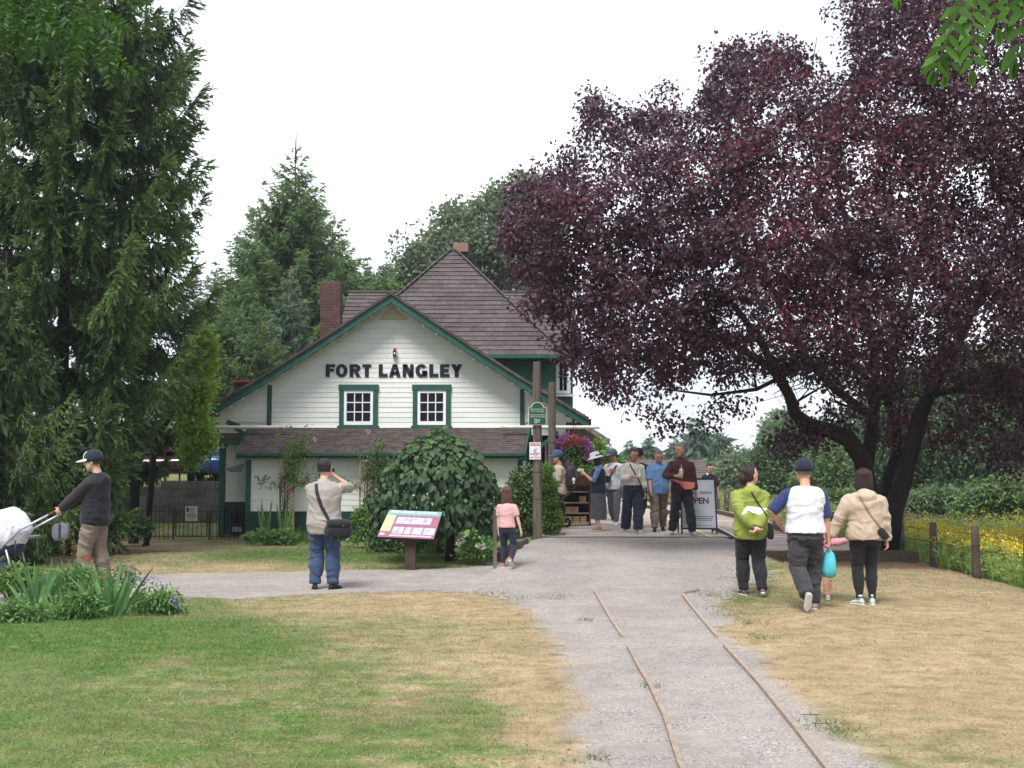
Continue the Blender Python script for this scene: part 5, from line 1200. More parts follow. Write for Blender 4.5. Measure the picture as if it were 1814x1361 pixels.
t = thing('wire_hoop_edging', 'little black hooped wire edging at the lower left corner of the bed', 'garden edging', (*fy(18, 1098), 0))
for i in range(3):
    mb = MB(); x0 = t.location.x - .16 + i * .13; mb.tube([(x0 + .06 * math.cos(q), t.location.y, .01 + .17 * math.sin(q) ** .6) for q in np.linspace(0.02, math.pi - .02, 12)], .006, 6); mb.build('hoop', M['black'], t)
t = thing('dry_flower_spike', 'tall withered flower stalks in the bed beside the man with the stroller', 'plant', (*fy(112, 1030), 0)); r = np.random.default_rng(420); q = []
for sx_ in (0, .12, .17, .26):
    h_ = r.uniform(.5, .95); b0 = np.array([t.location.x + sx_, t.location.y, .0]); u = r.uniform(.45, 1, 60); q.append(b0 + np.c_[np.zeros(60), np.zeros(60), u * h_] + r.normal(0, .012, (60, 3)))
    mb = MB(); mb.tube([b0, b0 + [0.01, 0, h_]], .005, 5); mb.build('stalk', BARK, t)
q = np.concatenate(q); V, T = blades(q, unit(r.normal(size=q.shape)), .03, .02, r.random(len(q)), r); leafobj('seed_heads', V, T, leafmat('withered', (0.16, .08, .03), (.42, .28, .09)), t, 'stuff')
# bed in front of the lean-to
def yb(px, py): Yb = 25.5 if px < 600 else 24.2; return (P(px, 823, Yb).x, Yb)
strap_plant('tall upright fan of sword leaves against the lean-to wall, left of the trellis', *yb(472, 958), 12, 1.0, .05, 430, m='garden', spread=.22, name='sword_leaf_plant')
strap_plant('sword leaves in front of the left trellis', *yb(505, 958), 12, .98, .05, 431, m='garden', spread=.3, name='sword_leaf_plant')
strap_plant('tuft of fine bright grass at the foot of the left trellis', *yb(525, 968), 40, .42, .012, 432, m='bright', spread=.7, name='grass_clump')
strap_plant('tuft of fine bright grass behind the information board post', *W2(762, 982), 34, .36, .012, 433, m='bright', spread=.7, name='grass_clump')
strap_plant('tuft of fine grass right of the photographer', *yb(548, 966), 30, .34, .012, 434, m='bright', spread=.7, name='grass_clump')
rosette('pale hosta at the left end of the bed by the house', *yb(452, 966), 26, .26, .16, .11, 440, hgt=.26)
rosette('hosta with light leaves right of the photographer', *yb(632, 972), 34, .30, .16, .12, 441, hgt=.34)
rosette('hosta beneath the weeping tree beside the wooden post', *W2(862, 988), 20, .2, .13, .08, 442, m='weep', hgt=.25)
bushy('leafy green plants between hosta and left trellis', [(428, 968), (440, 938), (470, 930), (520, 940), (545, 968)], 24.7, .3, 80, 20, .1, .09, .04, 'garden', 443)
bushy('yellow green shrub right of the second trellis', [(622, 960), (625, 900), (655, 880), (685, 905), (690, 965)], 23.4, .3, 80, 22, .12, .08, .05, 'bright', 444, name='shrub', cat='shrub')
bushy('dark clipped shrubs under the weeping tree, behind the information board', [(640, 984), (650, 925), (700, 905), (790, 915), (800, 984)], 21.2, .4, 190, 24, .13, .08, .05, 'dark', 445, name='shrub', cat='shrub')
bushy('flowering hydrangea with pale pink heads at the right foot of the weeping tree', [(806, 990), (812, 950), (840, 935), (872, 950), (880, 990)], 18.6, .25, 60, 18, .09, .075, .045, 'garden', 446, name='hydrangea', cat='shrub', flowers=(PINK, [(819, 957), (812, 962), (848, 967), (856, 969), (822, 947)], .045, .025, 36))
bushy('vine covered bush against the tall pole at the platform corner', [(892, 948), (888, 880), (905, 840), (935, 822), (968, 820), (985, 850), (990, 905), (992, 948)], 22.3, .45, 260, 26, .13, .085, .05, 'mid', 447, name='vine_bush', cat='shrub')
bushy('bright leafy top of the vine right of the tall pole', [(958, 945), (955, 850), (962, 824), (978, 822), (985, 860), (990, 900), (1000, 930), (990, 945)], 21.75, .2, 90, 24, .1, .08, .05, 'bright', 448, name='vine_bush', cat='shrub')
# trellises with climbing roses
for i, (px, h0, lb, lb2) in enumerate([(509, 818, 'left narrow lattice trellis on the lean-to wall, behind the photographer', 'climbing rose on the left trellis reaching over the lean-to eave'), (650, 818, 'right narrow lattice trellis on the lean-to wall, beside the weeping tree', 'climbing rose on the right trellis, thin and pale above the eave')]):
    Yt = 26.0; a = P(px, h0, Yt); zb = -.12; t = thing('trellis', lb, 'trellis', (a.x, Yt, zb), group='lattice trellises on the lean-to'); wv = .155
    for s in (-1, 1): mb = MB(); mb.bx(a.x + s * wv - .02, a.x + s * wv + .02, Yt - .02, Yt + .02, zb, a.z); mb.build('upright', M['lattice'], t)
    mb = MB(); mb.bx(a.x - wv, a.x + wv, Yt - .018, Yt + .018, a.z - .001, a.z + .035); mb.build('top_rail', M['lattice'], t)
    z = zb + .05
    while z < a.z - .3:
        for s in (-1, 1): mb = MB(); mb.bar((a.x - s * wv, Yt + .006 * s, z), (a.x + s * wv, Yt + .006 * s, z + .3), .01, .034, (0, 1, 0)); mb.build('lath', M['lattice'], t)
        z += .105
    rr = thing('climbing_rose', lb2, 'climbing plant', (a.x, Yt - .05, zb)); r = np.random.default_rng(450 + i)
    polys = []; cc = []
    for k in range(7):
        top = P(px + r.normal(22, 14), [768, 790][k % 2] - 18 * (k == 0) + (15 if i else 0), Yt - .25); b0 = Vector((a.x + r.normal(0, .05), Yt - .05, zb)); m1 = Vector((a.x + r.normal(0, .1), Yt - .08, 1.2)); polys.append(([b0, m1, top], [.014, .009, .004]))
        cc += [m1.lerp(top, u) + Vector(r.normal(0, .09, 3)) for u in r.uniform(.1, 1, 9)]
    for k in range(3): e = P(px + (70 if k else -50), 850 - k * 12, Yt - .15); s_ = Vector((a.x, Yt - .06, 1.0)); polys.append(([s_, s_.lerp(e, .5) + Vector((0, 0, .06)), e], [.01, .007, .003])); cc += [s_.lerp(e, u) + Vector(r.normal(0, .06, 3)) + Vector((0, 0, .05)) for u in r.uniform(.25, 1, 7)]
    tag(wood('stem', polys, BARK, rr, 5), kind='stuff')
    p, d, l, w, T = clusters_to_leaves(np.array(cc), 20, .13, .06, .035, r); V, T = blades(p, d, l, w, T, r); leafobj('leaves', V, T, GR['bright' if i == 0 else 'mid'], rr, 'stuff')
    for fx, fy_ in ([(558, 779), (513, 868), (509, 872)] if i == 0 else [(652, 765)]):
        c = np.array(P(fx, fy_, Yt - .3)); q = c + unit(r.normal(size=(22, 3))) * .03; V, T = blades(q, unit(q - c), .03, .03, r.random(22), r); leafobj('flower', V, T, REDF if fy_ > 800 else PINK, rr)
# hanging baskets and greenery under the canopy
def basket(label, px, py, Y, rp, seed, cols, n=1500):
    c = P(px, py, Y); t = thing('hanging_basket', label, 'flower basket', (c.x, Y, c.z - .25)); r = np.random.default_rng(seed); rad = rp / F * Y
    mb = MB(); mb.lathe([(.05, -.12), (.13, -.05), (.16, .06), (.15, .06)], (0, 0, .22), 14); mb.build('pot', M['black'], t, world=False, smooth=True)
    mb = MB(); [mb.tube([(.14 * math.cos(q), .14 * math.sin(q), .28), (0, 0, 1.0)], .004, 4) for q in (0, 2.1, 4.2)]; mb.build('chain', M['iron'], t, world=False)
    for nm, m_, a0, a1, rr0, rr1, sx in cols:
        a = r.uniform(a0, a1, n); q_ = r.uniform(rr0, rr1, n) * rad; dp = r.normal(0, .10, n)
        p = np.c_[c.x + np.cos(a) * q_ * sx, Y + dp, c.z + np.sin(a) * q_]; V, T = blades(p, unit(r.normal(size=p.shape) + [0, -.6, 0]), .035, .03, r.random(n), r); leafobj(nm, V, T, m_, t, 'stuff')
    return t
MAG = leafmat('magenta_flower', (.22, .04, .19), (.52, .24, .46), .2); RDF = leafmat('red_pink_flower', (.35, .03, .06), (.55, .16, .16), .2)
basket('hanging basket with purple flowers and a red crown, left of the bucket hat', 1017, 801, 24.6, 36, 460, [('purple_flowers', MAG, math.pi - .5, 2 * math.pi - 2.6 + .9, .6, 1.05, 1), ('purple_flowers', MAG, -.6, 1.0, .55, .95, 1), ('purple_flowers', MAG, 1.9, 3.9, .65, 1.05, 1.02), ('red_flowers', RDF, .5, 2.5, .35, .85, .8), ('leaves', GR['garden'], 0, 6.28, 0, .7, .7)])
r = np.random.default_rng(461)
bushy('mass of hanging greenery under the right end of the canopy', [(1045, 860), (1040, 800), (1055, 770), (1085, 790), (1108, 820), (1100, 850), (1075, 870)], 27.0, .4, 120, 24, .14, .11, .06, 'garden', 462, name='hanging_plant', cat='hanging plant', flowers=(RDF, [(1085, 835), (1072, 822), (1060, 828)], .05, .03, 30))
bushy('trailing green plant hanging left of the wooden rack', [(1022, 880), (1020, 830), (1035, 818), (1050, 830), (1048, 880), (1035, 892)], 25.6, .25, 60, 22, .1, .1, .035, 'bright', 463, name='hanging_plant', cat='hanging plant')

# ------------------------------------------------------------------ branches overhead near the viewer
t = thing('overhanging_branch', 'bright green feathered leaves hanging into the top right corner, near the viewer', 'branch', tuple(P(1745, -60, 4.3))); r = np.random.default_rng(470)
FRM = leafmat('near_leaflet', (0.025, 0.08, 0.01), (0.13, 0.30, 0.035), .45, .4, .3)
mb = MB(); mb.tube([P(2100, -700, 4.3), P(1900, -250, 4.3), P(1800, -70, 4.3), P(1740, -20, 4.3), P(1700, 10, 4.25)], [.04, .02, .009, .006, .003], 8); mb.build('twig', BARK, t)
def frond(pxs, Y, n, ll, ww, t, m, r, kind=None, tint=.5, slope=.9):
    w = [P(a, b, Y + .06 * i) for i, (a, b) in enumerate(pxs)]; mb = MB(); mb.tube(w, np.linspace(.004, .0015, len(w)), 5); st = mb.build('leaf_stalk', BARK if kind == 'x' else M['stalk'], t)
    cum = np.linspace(0, len(w) - 1, n)
    for i, q in enumerate(cum):
        a = w[min(int(q), len(w) - 2)].lerp(w[min(int(q), len(w) - 2) + 1], q - min(int(q), len(w) - 2)); tg = (w[min(int(q), len(w) - 2) + 1] - w[min(int(q), len(w) - 2)]).normalized()
        for s in ((-1, 1) if i < n - 1 else (-.3, .3, 0)):
            lat = tg.cross(Vector((0, 1, 0))).normalized() * s; d = (lat * slope + tg * (.35 if i < n - 1 else 1.4) + Vector((0, r.normal(0, .2), -.1))).normalized()
            L_ = ll * (1.0 - .25 * abs(i / n - .5)) * r.uniform(.85, 1.1); u = d.cross(Vector((0, 1, 0)).lerp(Vector(r.normal(0, 1, 3)), .22)).normalized(); up_ = u.cross(d); v = []
            for f_, g_ in [(0, .12), (.25, .9), (.55, 1), (.8, .6), (1, .03)]:
                c = a + d * L_ * f_ + Vector((0, 0, -1)) * L_ * .42 * f_ * f_ * (1 if abs(s) > .5 else .2); v += [c - u * ww * g_ / 2, c + u * ww * g_ / 2]
            npmesh('leaflet', [tuple(x) for x in v], [(2 * k, 2 * k + 1, 2 * k + 3, 2 * k + 2) for k in range(4)], m, st, attrs=dict(tint=np.full(10, np.clip(r.normal(tint, .2), 0, 1))), smooth=True)
M['stalk'] = mat('green_stalk', (.10, .14, .04), .6)
frond([(1735, -25), (1722, 30), (1722, 75), (1724, 125)], 4.3, 8, .075, .030, t, FRM, r, tint=.75)
frond([(1705, -15), (1685, 50), (1668, 95), (1655, 125)], 4.2, 8, .075, .028, t, FRM, r, tint=.4)
frond([(1712, -10), (1700, 40), (1690, 90), (1678, 130)], 4.4, 7, .07, .026, t, FRM, r, tint=.3)
frond([(1765, -30), (1760, 10), (1768, 50)], 4.5, 5, .08, .028, t, FRM, r, tint=.55)
frond([(1830, -40), (1812, 20), (1806, 80), (1800, 110)], 4.1, 7, .08, .03, t, FRM, r, tint=.2)
frond([(1800, -30), (1790, 0), (1788, 35)], 4.5, 4, .08, .03, t, FRM, r, tint=.6)
frond([(1600, -30), (1592, -15), (1592, 0)], 4.6, 3, .06, .025, t, FRM, r, tint=.5)
t = thing('overhanging_branch', 'dark fine leaved branch hanging into the top left corner, near the viewer', 'branch', tuple(P(-60, -150, 5.2))); r = np.random.default_rng(480)
mb = MB(); mb.tube([P(-500, -900, 5.2), P(-200, -300, 5.2), P(0, -20, 5.2), P(60, 25, 5.2), P(150, 40, 5.2)], [.05, .03, .012, .008, .004], 7); mb.tube([P(-60, -120, 5.2), P(80, -20, 5.1), P(180, 60, 5.1), P(195, 110, 5.1)], [.012, .008, .005, .003], 6); mb.build('twig', BARKD, t)
q, dd, tt_ = [], [], []
for k in range(150):
    a0 = np.array([r.uniform(-80, 215), r.uniform(-90, 105)]); 
    if a0[0] + a0[1] * 1.0 > 265 or (a0[0] < 60 and a0[1] > 30 and r.random() < .6) or (a0[0] < 130 and a0[1] > 70): continue
    dr = np.array([r.normal(.25, .5), r.uniform(.5, 1)]); dr /= np.linalg.norm(dr); Ln = r.uniform(45, 85); Y = r.uniform(4.7, 5.8)
    tcol = r.normal(.45, .2)
    for u in np.linspace(0.1, 1, 13):
        c = a0 + dr * Ln * u; w0 = np.array(P(c[0], c[1], Y)); d3 = np.array(P(*(c + dr * 5), Y)) - w0; d3 /= np.linalg.norm(d3); lt_ = np.array([d3[2], 0, -d3[0]])
        for s in (-1, 1): q.append(w0); dd.append(lt_ * s * .9 + d3 * .5 + [0, r.normal(0, .25), -.15]); tt_.append(tcol)
q = np.array(q); dd = unit(np.array(dd)); V, T = blades(q, dd, .042, .014, np.clip(np.array(tt_) + r.normal(0, .1, len(q)), 0, 1), r); leafobj('leaves', V, T, leafmat('near_dark_leaf', (.018, .055, .008), (.07, .15, .022), .35), t, 'stuff')
# ------------------------------------------------------------------ people
SKIN = {k: mat('skin_' + k, c, .55, .08, 20, spec=.35) for k, c in dict(light=(.56, .34, .25), tan=(.50, .28, .19), brown=(.40, .22, .145), red=(.56, .29, .21)).items()}
HAIR = {k: mat('hair_' + k, c, .5, .35, 30, .5, 80, (6, 6, .6), spec=.4) for k, c in dict(black=(.016, .012, .013), brown=(.055, .028, .02), dkbrown=(.03, .014, .014), grey=(.13, .12, .115), auburn=(.09, .042, .032)).items()}
def cloth(name, c, var=.12, rough=.85, **k): return mat(name, c, rough, var, 14, .15, 300, fuzz=.1, **k)
EYEW = mat('eye_white', (.7, .68, .66), .3); EYED = mat('dark_iris', (.02, .012, .01), .3); LIP = mat('lip', (.33, .12, .10), .5)
V3_ = lambda *a: Vector(a)
def loft(mb, st, n=16):
    """st: (centre, side vector, front vector) stations"""
    v = []; f = []
    for c, a, b in st: v += [c + a * math.cos(2 * math.pi * k / n) + b * math.sin(2 * math.pi * k / n) for k in range(n)]
    m_ = len(st)
    for i in range(m_ - 1): f += [(i * n + k, i * n + (k + 1) % n, (i + 1) * n + (k + 1) % n, (i + 1) * n + k) for k in range(n)]
    b0 = len(v); v += [st[0][0], st[-1][0]]
    f += [(b0, (k + 1) % n, k) for k in range(n)] + [(b0 + 1, (m_ - 1) * n + k, (m_ - 1) * n + (k + 1) % n) for k in range(n)]
    return mb.add(v, f)
def ball(mb, c, rx, ry, rz, n=12, ax=None):
    X, Y, Z = ax or (V3_(1, 0, 0), V3_(0, 1, 0), V3_(0, 0, 1)); c = Vector(c)
    return loft(mb, [(c + Z * (rz * math.sin(t)), X * (rx * max(.05, math.cos(t))), Y * (ry * max(.05, math.cos(t)))) for t in np.linspace(-1.5, 1.5, 9)], n)
def ik(A, C, l1, l2, pole):
    d = C - A; D = d.length
    if D > (l1 + l2) * .999: C = A + d.normalized() * (l1 + l2) * .999; d = C - A; D = d.length
    x = (l1 * l1 - l2 * l2 + D * D) / (2 * D); h = math.sqrt(max(l1 * l1 - x * x, 0)); u = d.normalized(); p = (pole - u * pole.dot(u))
    return A + u * x + p.normalized() * h, C
def remeshed(mb, name, vs, m, parent, folds=0.0, target=None, seed=0, smooth=3, fscale=(8, 8, 9)):
    me = bpy.data.meshes.new(name); me.from_pydata([tuple(x) for x in mb.v], [], mb.f); me.update()
    o = bpy.data.objects.new(name, me); col.objects.link(o)
    r_ = o.modifiers.new('r', 'REMESH'); r_.mode = 'VOXEL'; r_.voxel_size = vs
    s_ = o.modifiers.new('s', 'SMOOTH'); s_.factor = .5; s_.iterations = smooth
    dg = bpy.context.evaluated_depsgraph_get(); me2 = bpy.data.meshes.new_from_object(o.evaluated_get(dg)); n = len(me2.vertices)
    if n == 0: raise RuntimeError('empty remesh ' + name)
    if folds:
        V = np.empty(n * 3, np.float32); me2.vertices.foreach_get('co', V); V = V.reshape(-1, 3); Nn = np.empty(n * 3, np.float32); me2.vertices.foreach_get('normal', Nn); Nn = Nn.reshape(-1, 3)
        q = V + np.c_[fbm(V, 5, seed, 1), fbm(V, 5, seed + 1, 1), fbm(V, 5, seed + 2, 1)] * .18
        f1 = 1 - np.abs(2 * vnoise(q * np.array(fscale), 1, seed) - 1); f2 = 1 - np.abs(2 * vnoise(q * np.array([fscale[0] * .5, fscale[1] * .5, fscale[2] * 1.6]), 1, seed + 5) - 1)
        V = V + Nn * ((f1 ** 2 * .7 + f2 ** 3 * .6 - .45) * folds)[:, None]; me2.vertices.foreach_set('co', V.ravel())
    bpy.data.objects.remove(o)
    if target and n * 2 > target:
        o = bpy.data.objects.new(name, me2); col.objects.link(o); d_ = o.modifiers.new('d', 'DECIMATE'); d_.ratio = target / (n * 2.0)
        dg = bpy.context.evaluated_depsgraph_get(); me3 = bpy.data.meshes.new_from_object(o.evaluated_get(dg)); bpy.data.objects.remove(o); me2 = me3
    me2.materials.clear(); me2.materials.append(m); me2.polygons.foreach_set('use_smooth', [True] * len(me2.polygons)); me2.name = name
    return link(name, me2, parent)
def rot_z(v, a): c, s = math.cos(a), math.sin(a); return Vector((v[0] * c - v[1] * s, v[0] * s + v[1] * c, v[2]))

def person(label, px, d, H, yaw, top, bottom, shoes, z=None, X=None, skin='light', hair=None, hat=None, build=1.0, belly=0.0, fl=None, fr=None, hl=None, hr=None, pl_=None, pr_=None, kl=None, kr=None,
           lean=(0, 0), head=(0, 0), toe=(8, -8), tilt=(0, 0), curl=(.5, .5), near=True, seed=0, footpitch=(0, 0), neck=1.0, headscale=1.1, hem=None, hand_d=(None, None), face=True, sock=None):
    """a clothed figure; lengths in parts of the height, own left is +x, facing -y before the turn"""
    xw = P(px, 823, d).x if X is None else X; zw = zg(xw, d) if z is None else z
    t = thing('person', label, 'person', (xw, d, zw), R(yaw)); S = lambda v: Vector(v) * H; rr = random.Random(seed)
    hipz = .515; L1, L2 = .2365, .2365; fl = fl or (.055, 0, .045); fr = fr or (-.055, 0, .045)
    hip = S((0, 0, hipz)); sh = S((lean[0], lean[1], .820)); spine = sh - hip
    HL, HR = hip + S((.052, 0, -.005)), hip + S((-.052, 0, -.005)); KL, FL = ik(HL, S(fl), L1 * H, L2 * H, Vector(kl or (.05, -1, 0))); KR, FR = ik(HR, S(fr), L1 * H, L2 * H, Vector(kr or (-.05, -1, 0)))
    bw = .5 + .5 * build; sw = .103 * bw
    SL, SR = sh + S((sw, 0, -.034)), sh + S((-sw, 0, -.034)); hl = hl or (.15, -.02, .455); hr = hr or (-.15, -.02, .455)
    EL, WL = ik(SL, S(hl), .165 * H, .15 * H, Vector(pl_ or (.5, 1, -.2))); ER, WR = ik(SR, S(hr), .165 * H, .15 * H, Vector(pr_ or (-.5, 1, -.2)))
    J = dict(SL=SL, SR=SR, EL=EL, ER=ER, WL=WL, WR=WR, KL=KL, KR=KR, FL=FL, FR=FR, hip=hip, sh=sh)
    X_, Y_, Z_ = V3_(1, 0, 0), V3_(0, 1, 0), V3_(0, 0, 1)
    def torso(mb, inf, z0, z1, loose=0.0):
        prof = [(.44, .072, .060), (.48, .088, .068), (.52, .093, .070), (.56, .088, .065), (.61, .080, .060), (.66, .083, .063), (.71, .092, .067), (.76, .098, .066), (.795, .095, .056), (.822, .070, .044), (.84, .036, .036)]
        st = []
        for zz in np.linspace(z0, z1, 14):
            w = np.interp(zz, [p[0] for p in prof], [p[1] for p in prof]) * build; dp = np.interp(zz, [p[0] for p in prof], [p[2] for p in prof]) * (build * .9 + .1)
            bl_ = belly * math.exp(-((zz - .60) / .075) ** 2); dp += bl_ * .5; w += bl_ * .35; f = (zz - hipz) / (.815 - hipz)
            lo = loose * (1 - .5 * max(0, (zz - .6) / .2)) if zz < .8 else loose * .3
            c = hip + spine * f; c = Vector((c.x, c.y - bl_ * .45 * H, zz * H)); st.append((c, X_ * (w * H + inf + lo), Y_ * (dp * H + inf + lo)))
        loft(mb, st, 20)
    def limb_(mb, pts, rad, n=12):
        st = []
        for i, p in enumerate(pts):
            dd = (pts[min(i + 1, len(pts) - 1)] - pts[max(i - 1, 0)]).normalized(); a = dd.cross(Y_ if abs(dd.y) < .8 else X_).normalized(); b = dd.cross(a); st.append((p, a * rad[i], b * rad[i]))
        loft(mb, st, n)
    def pts_of(A, B, C, n1=4, n2=5): return [A.lerp(B, i / n1) for i in range(n1)] + [B.lerp(C, i / n2) for i in range(n2 + 1)]
    ka = .5 + .5 * build
    arm_r = [.0285, .0285, .0265, .024, .0225, .0225, .021, .0185, .0155, .0145]; leg_r = [.058, .055, .050, .043, .036, .035, .036, .030, .022, .020]
    # ---- head frame
    hy, hp = R(head[0]), R(head[1]); Xh = rot_z(Vector((1, 0, 0)), hy); fwd = rot_z(Vector((0, -1, 0)), hy); Fh = (fwd * math.cos(hp) + Z_ * math.sin(hp)); Uh = (Z_ * math.cos(hp) - fwd * math.sin(hp)); tl_ = R(tilt[0]); Xh, Uh = Xh * math.cos(tl_) + Uh * math.sin(tl_), Uh * math.cos(tl_) - Xh * math.sin(tl_)
    nb = sh + S((0, .004, .012)); hc = sh + Vector((0, -.004 * H, .040 * H)) + Fh * .012 * H + Uh * .074 * H * headscale; hs = H * headscale
    J.update(hc=hc, Fh=Fh, Uh=Uh, Xh=Xh)
    mb = MB(); torso(mb, 0, .45, .838)
    limb_(mb, [sh + S((0, .006, -.02)), nb + S((0, .002, .02)), hc - Uh * .045 * hs + Fh * -.01 * H], [.042 * H, .034 * H * neck, .034 * H * neck])
    hp_ = [(-.066, .014, .020, .030), (-.058, .028, .030, .022), (-.040, .040, .042, .012), (-.018, .045, .052, .004), (.006, .047, .057, 0), (.028, .046, .058, -.003), (.046, .040, .050, -.004), (.058, .028, .036, -.004), (.066, .010, .014, -.004)]
    loft(mb, [(hc + Uh * (a * hs) + Fh * (s_ * hs), Xh * (b * hs), Fh * (c * hs)) for a, b, c, s_ in hp_], 18)
    if face:
        ball(mb, hc + Fh * .058 * hs - Uh * .012 * hs, .008 * hs, .012 * hs, .017 * hs, 8, (Xh, Fh, Uh)); ball(mb, hc + Fh * .052 * hs + Uh * .012 * hs, .028 * hs, .007 * hs, .005 * hs, 10, (Xh, Fh, Uh))
    for s in (-1, 1): ball(mb, hc + Xh * (.047 * s * hs) - Uh * .006 * hs + Fh * -.004 * hs, .006 * hs, .011 * hs, .017 * hs, 8, (Xh, Fh, Uh))
    for (A, B, C) in ((SL, EL, WL), (SR, ER, WR)):
        inn_ = A.lerp(sh + S((0, 0, -.02)), .38); limb_(mb, [inn_, A.lerp(inn_, .4) + S((0, 0, .002))] + pts_of(A, B, C), [.018 * H * ka, .026 * H * ka] + [q * H * ka for q in arm_r])
    for (A, B, C) in ((HL, KL, FL), (HR, KR, FR)): limb_(mb, pts_of(A, B, C), [q * H * (.4 + .6 * build) for q in leg_r])
    for s, E, W_, cu, hd in ((1, EL, WL, curl[0], hand_d[0]), (-1, ER, WR, curl[1], hand_d[1])):      # hands
        dd = (W_ - E).normalized() if hd is None else Vector(hd).normalized(); inn = Vector((-s, -.25, 0)); nrm = (inn - dd * inn.dot(dd)).normalized(); sd_ = dd.cross(nrm) ; sd_ = sd_ if sd_.dot(Vector((0, -1, .3))) > 0 else -sd_
        pc = W_ + dd * .028 * H
        loft(mb, [(W_ - dd * .004 * H, sd_ * .014 * H, nrm * .011 * H), (W_ + dd * .02 * H, sd_ * .021 * H, nrm * .0115 * H), (W_ + dd * .05 * H, sd_ * .024 * H, nrm * .010 * H), (W_ + dd * .058 * H, sd_ * .020 * H, nrm * .008 * H)], 12)
        J['PL' if s > 0 else 'PR'] = W_ + dd * .05 * H + nrm * .014 * H
        for k, (o_, L_) in enumerate(((.0175, .040), (.006, .045), (-.006, .042), (-.0175, .033))):
            q = W_ + dd * .05 * H + sd_ * o_ * H; a = 0; ch = [q - dd * .01 * H]
            for j in range(3): a += cu * (1.0 + .12 * k); v_ = dd * math.cos(a) + nrm * math.sin(a) + sd_ * o_ * 4; q = q + v_.normalized() * (L_ * H * (.42, .33, .25)[j]); ch.append(q)
            limb_(mb, ch, [.0062 * H, .0060 * H, .0055 * H, .0045 * H], 8)
        q = W_ + dd * .014 * H + sd_ * .016 * H; ch = [q]
        for j in range(3): v_ = sd_ * (.75 - .3 * j * cu) + dd * .75 + nrm * (.25 + .45 * cu); q = q + v_.normalized() * H * (.020, .017, .013)[j]; ch.append(q)
        limb_(mb, ch, [.0085 * H, .0075 * H, .0065 * H, .005 * H], 8)
    remeshed(mb, 'body', .0082 if near else .0095, SKIN[skin], t, target=9000 if near else 7000, smooth=2)
    if face:
        for s in (-1, 1):
            e = MB(); c = hc + Fh * .0505 * hs + Xh * (.018 * s * hs) + Uh * .002 * hs; ball(e, c, .0085 * hs, .006 * hs, .0042 * hs, 8, (Xh, Fh, Uh)); ey = e.build('eye', EYEW, t, world=False, smooth=True)
            e = MB(); ball(e, c + Fh * .0045 * hs, .006 * hs, .003 * hs, .0045 * hs, 8, (Xh, Fh, Uh)); e.build('iris', EYED, ey, world=False, smooth=True)
            e = MB(); e.bar(c + Uh * .014 * hs - Xh * .010 * hs + Fh * .006 * hs, c + Uh * .014 * hs + Xh * .010 * hs + Fh * .006 * hs, .006 * hs, .006 * hs); e.build('eyebrow', HAIR['black'], t, world=False)
        e = MB(); ball(e, hc + Fh * .0525 * hs - Uh * .038 * hs, .014 * hs, .006 * hs, .0042 * hs, 8, (Xh, Fh, Uh)); e.build('mouth', LIP, t, world=False, smooth=True)
    # ---- trousers / skirt
    bt, bm, bo = bottom[0], bottom[1], bottom[2] if len(bottom) > 2 else {}
    lo = bo.get('loose', .012) * 1.0; mb = MB(); torso(mb, .010 + lo * .3, .445 if bt != 'skirt' else .50, bo.get('waist', .60))
    if bt == 'skirt':
        zl = bo.get('len', .17); a = hip; loft(mb, [(Vector((0, .0, zz * H)) , X_ * (np.interp(zz, [zl, .3, .5], [.096, .098, .10]) * build * H + .012), Y_ * (np.interp(zz, [zl, .3, .5], [.090, .088, .078]) * build * H + .012)) for zz in np.linspace(zl, .54, 8)], 20)
    else:
        cut = bo.get('len', 1.0)
        for (A, B, C) in ((HL, KL, FL), (HR, KR, FR)):
            p_ = pts_of(A, B, C); m_ = max(3, int(round(len(p_) * cut))); wd_ = bo.get('wide', 0.0)
            limb_(mb, p_[:m_], [q * H * (.4 + .6 * build) + .006 + lo * (i / 9) ** .8 + wd_ * (i / 9) for i, q in enumerate(leg_r)][:m_], 14)
    remeshed(mb, 'skirt' if bt == 'skirt' else ('shorts' if bo.get('len', 1) < .7 else 'trousers'), .012, bm, t, folds=1.5 * bo.get('folds', .010), target=7000, seed=seed, fscale=(10, 10, 13))
    # ---- shirt / jacket
    tt_, tm, to = top[0], top[1], top[2] if len(top) > 2 else {}
    lo = to.get('loose', .012); mb = MB(); hz = to.get('hem', .49); torso(mb, .014, hz, .833, lo)
    if to.get('collar'): limb_(mb, [sh + S((0, .004, -.01)), sh + S((0, .004, .016)), sh + S((0, .006, .034))], [.058 * H, .050 * H, .043 * H])
    slv = to.get('sleeve', 1.0); slm = to.get('sleeve_mat'); mbs = mb
    for (A, B, C) in ((SL, EL, WL), (SR, ER, WR)):
        if slm: mbs = MB()
        p_ = pts_of(A, B, C); m_ = max(3, int(round(len(p_) * slv))); rs = [q * H * ka + .007 + lo * (.25 + .55 * min(1, i / 3)) for i, q in enumerate(arm_r)][:m_]
        inn_ = A.lerp(sh + S((0, 0, -.024)), .42); limb_(mbs, [inn_, A.lerp(inn_, .45) + S((0, 0, .002)), A.lerp(inn_, .15)] + p_[:m_], [.018 * H * ka, .026 * H * ka + .004, .0285 * H * ka + .006] + rs, 14)
        if slv >= .95 and to.get('cuff', 1): limb_(mbs, [C.lerp(B, .05), C.lerp(B, -.0)], [arm_r[-1] * H * ka + .012] * 2)
        if slm: remeshed(mbs, 'sleeve', .0115, slm, t, folds=.008, target=2500, seed=seed + 4)
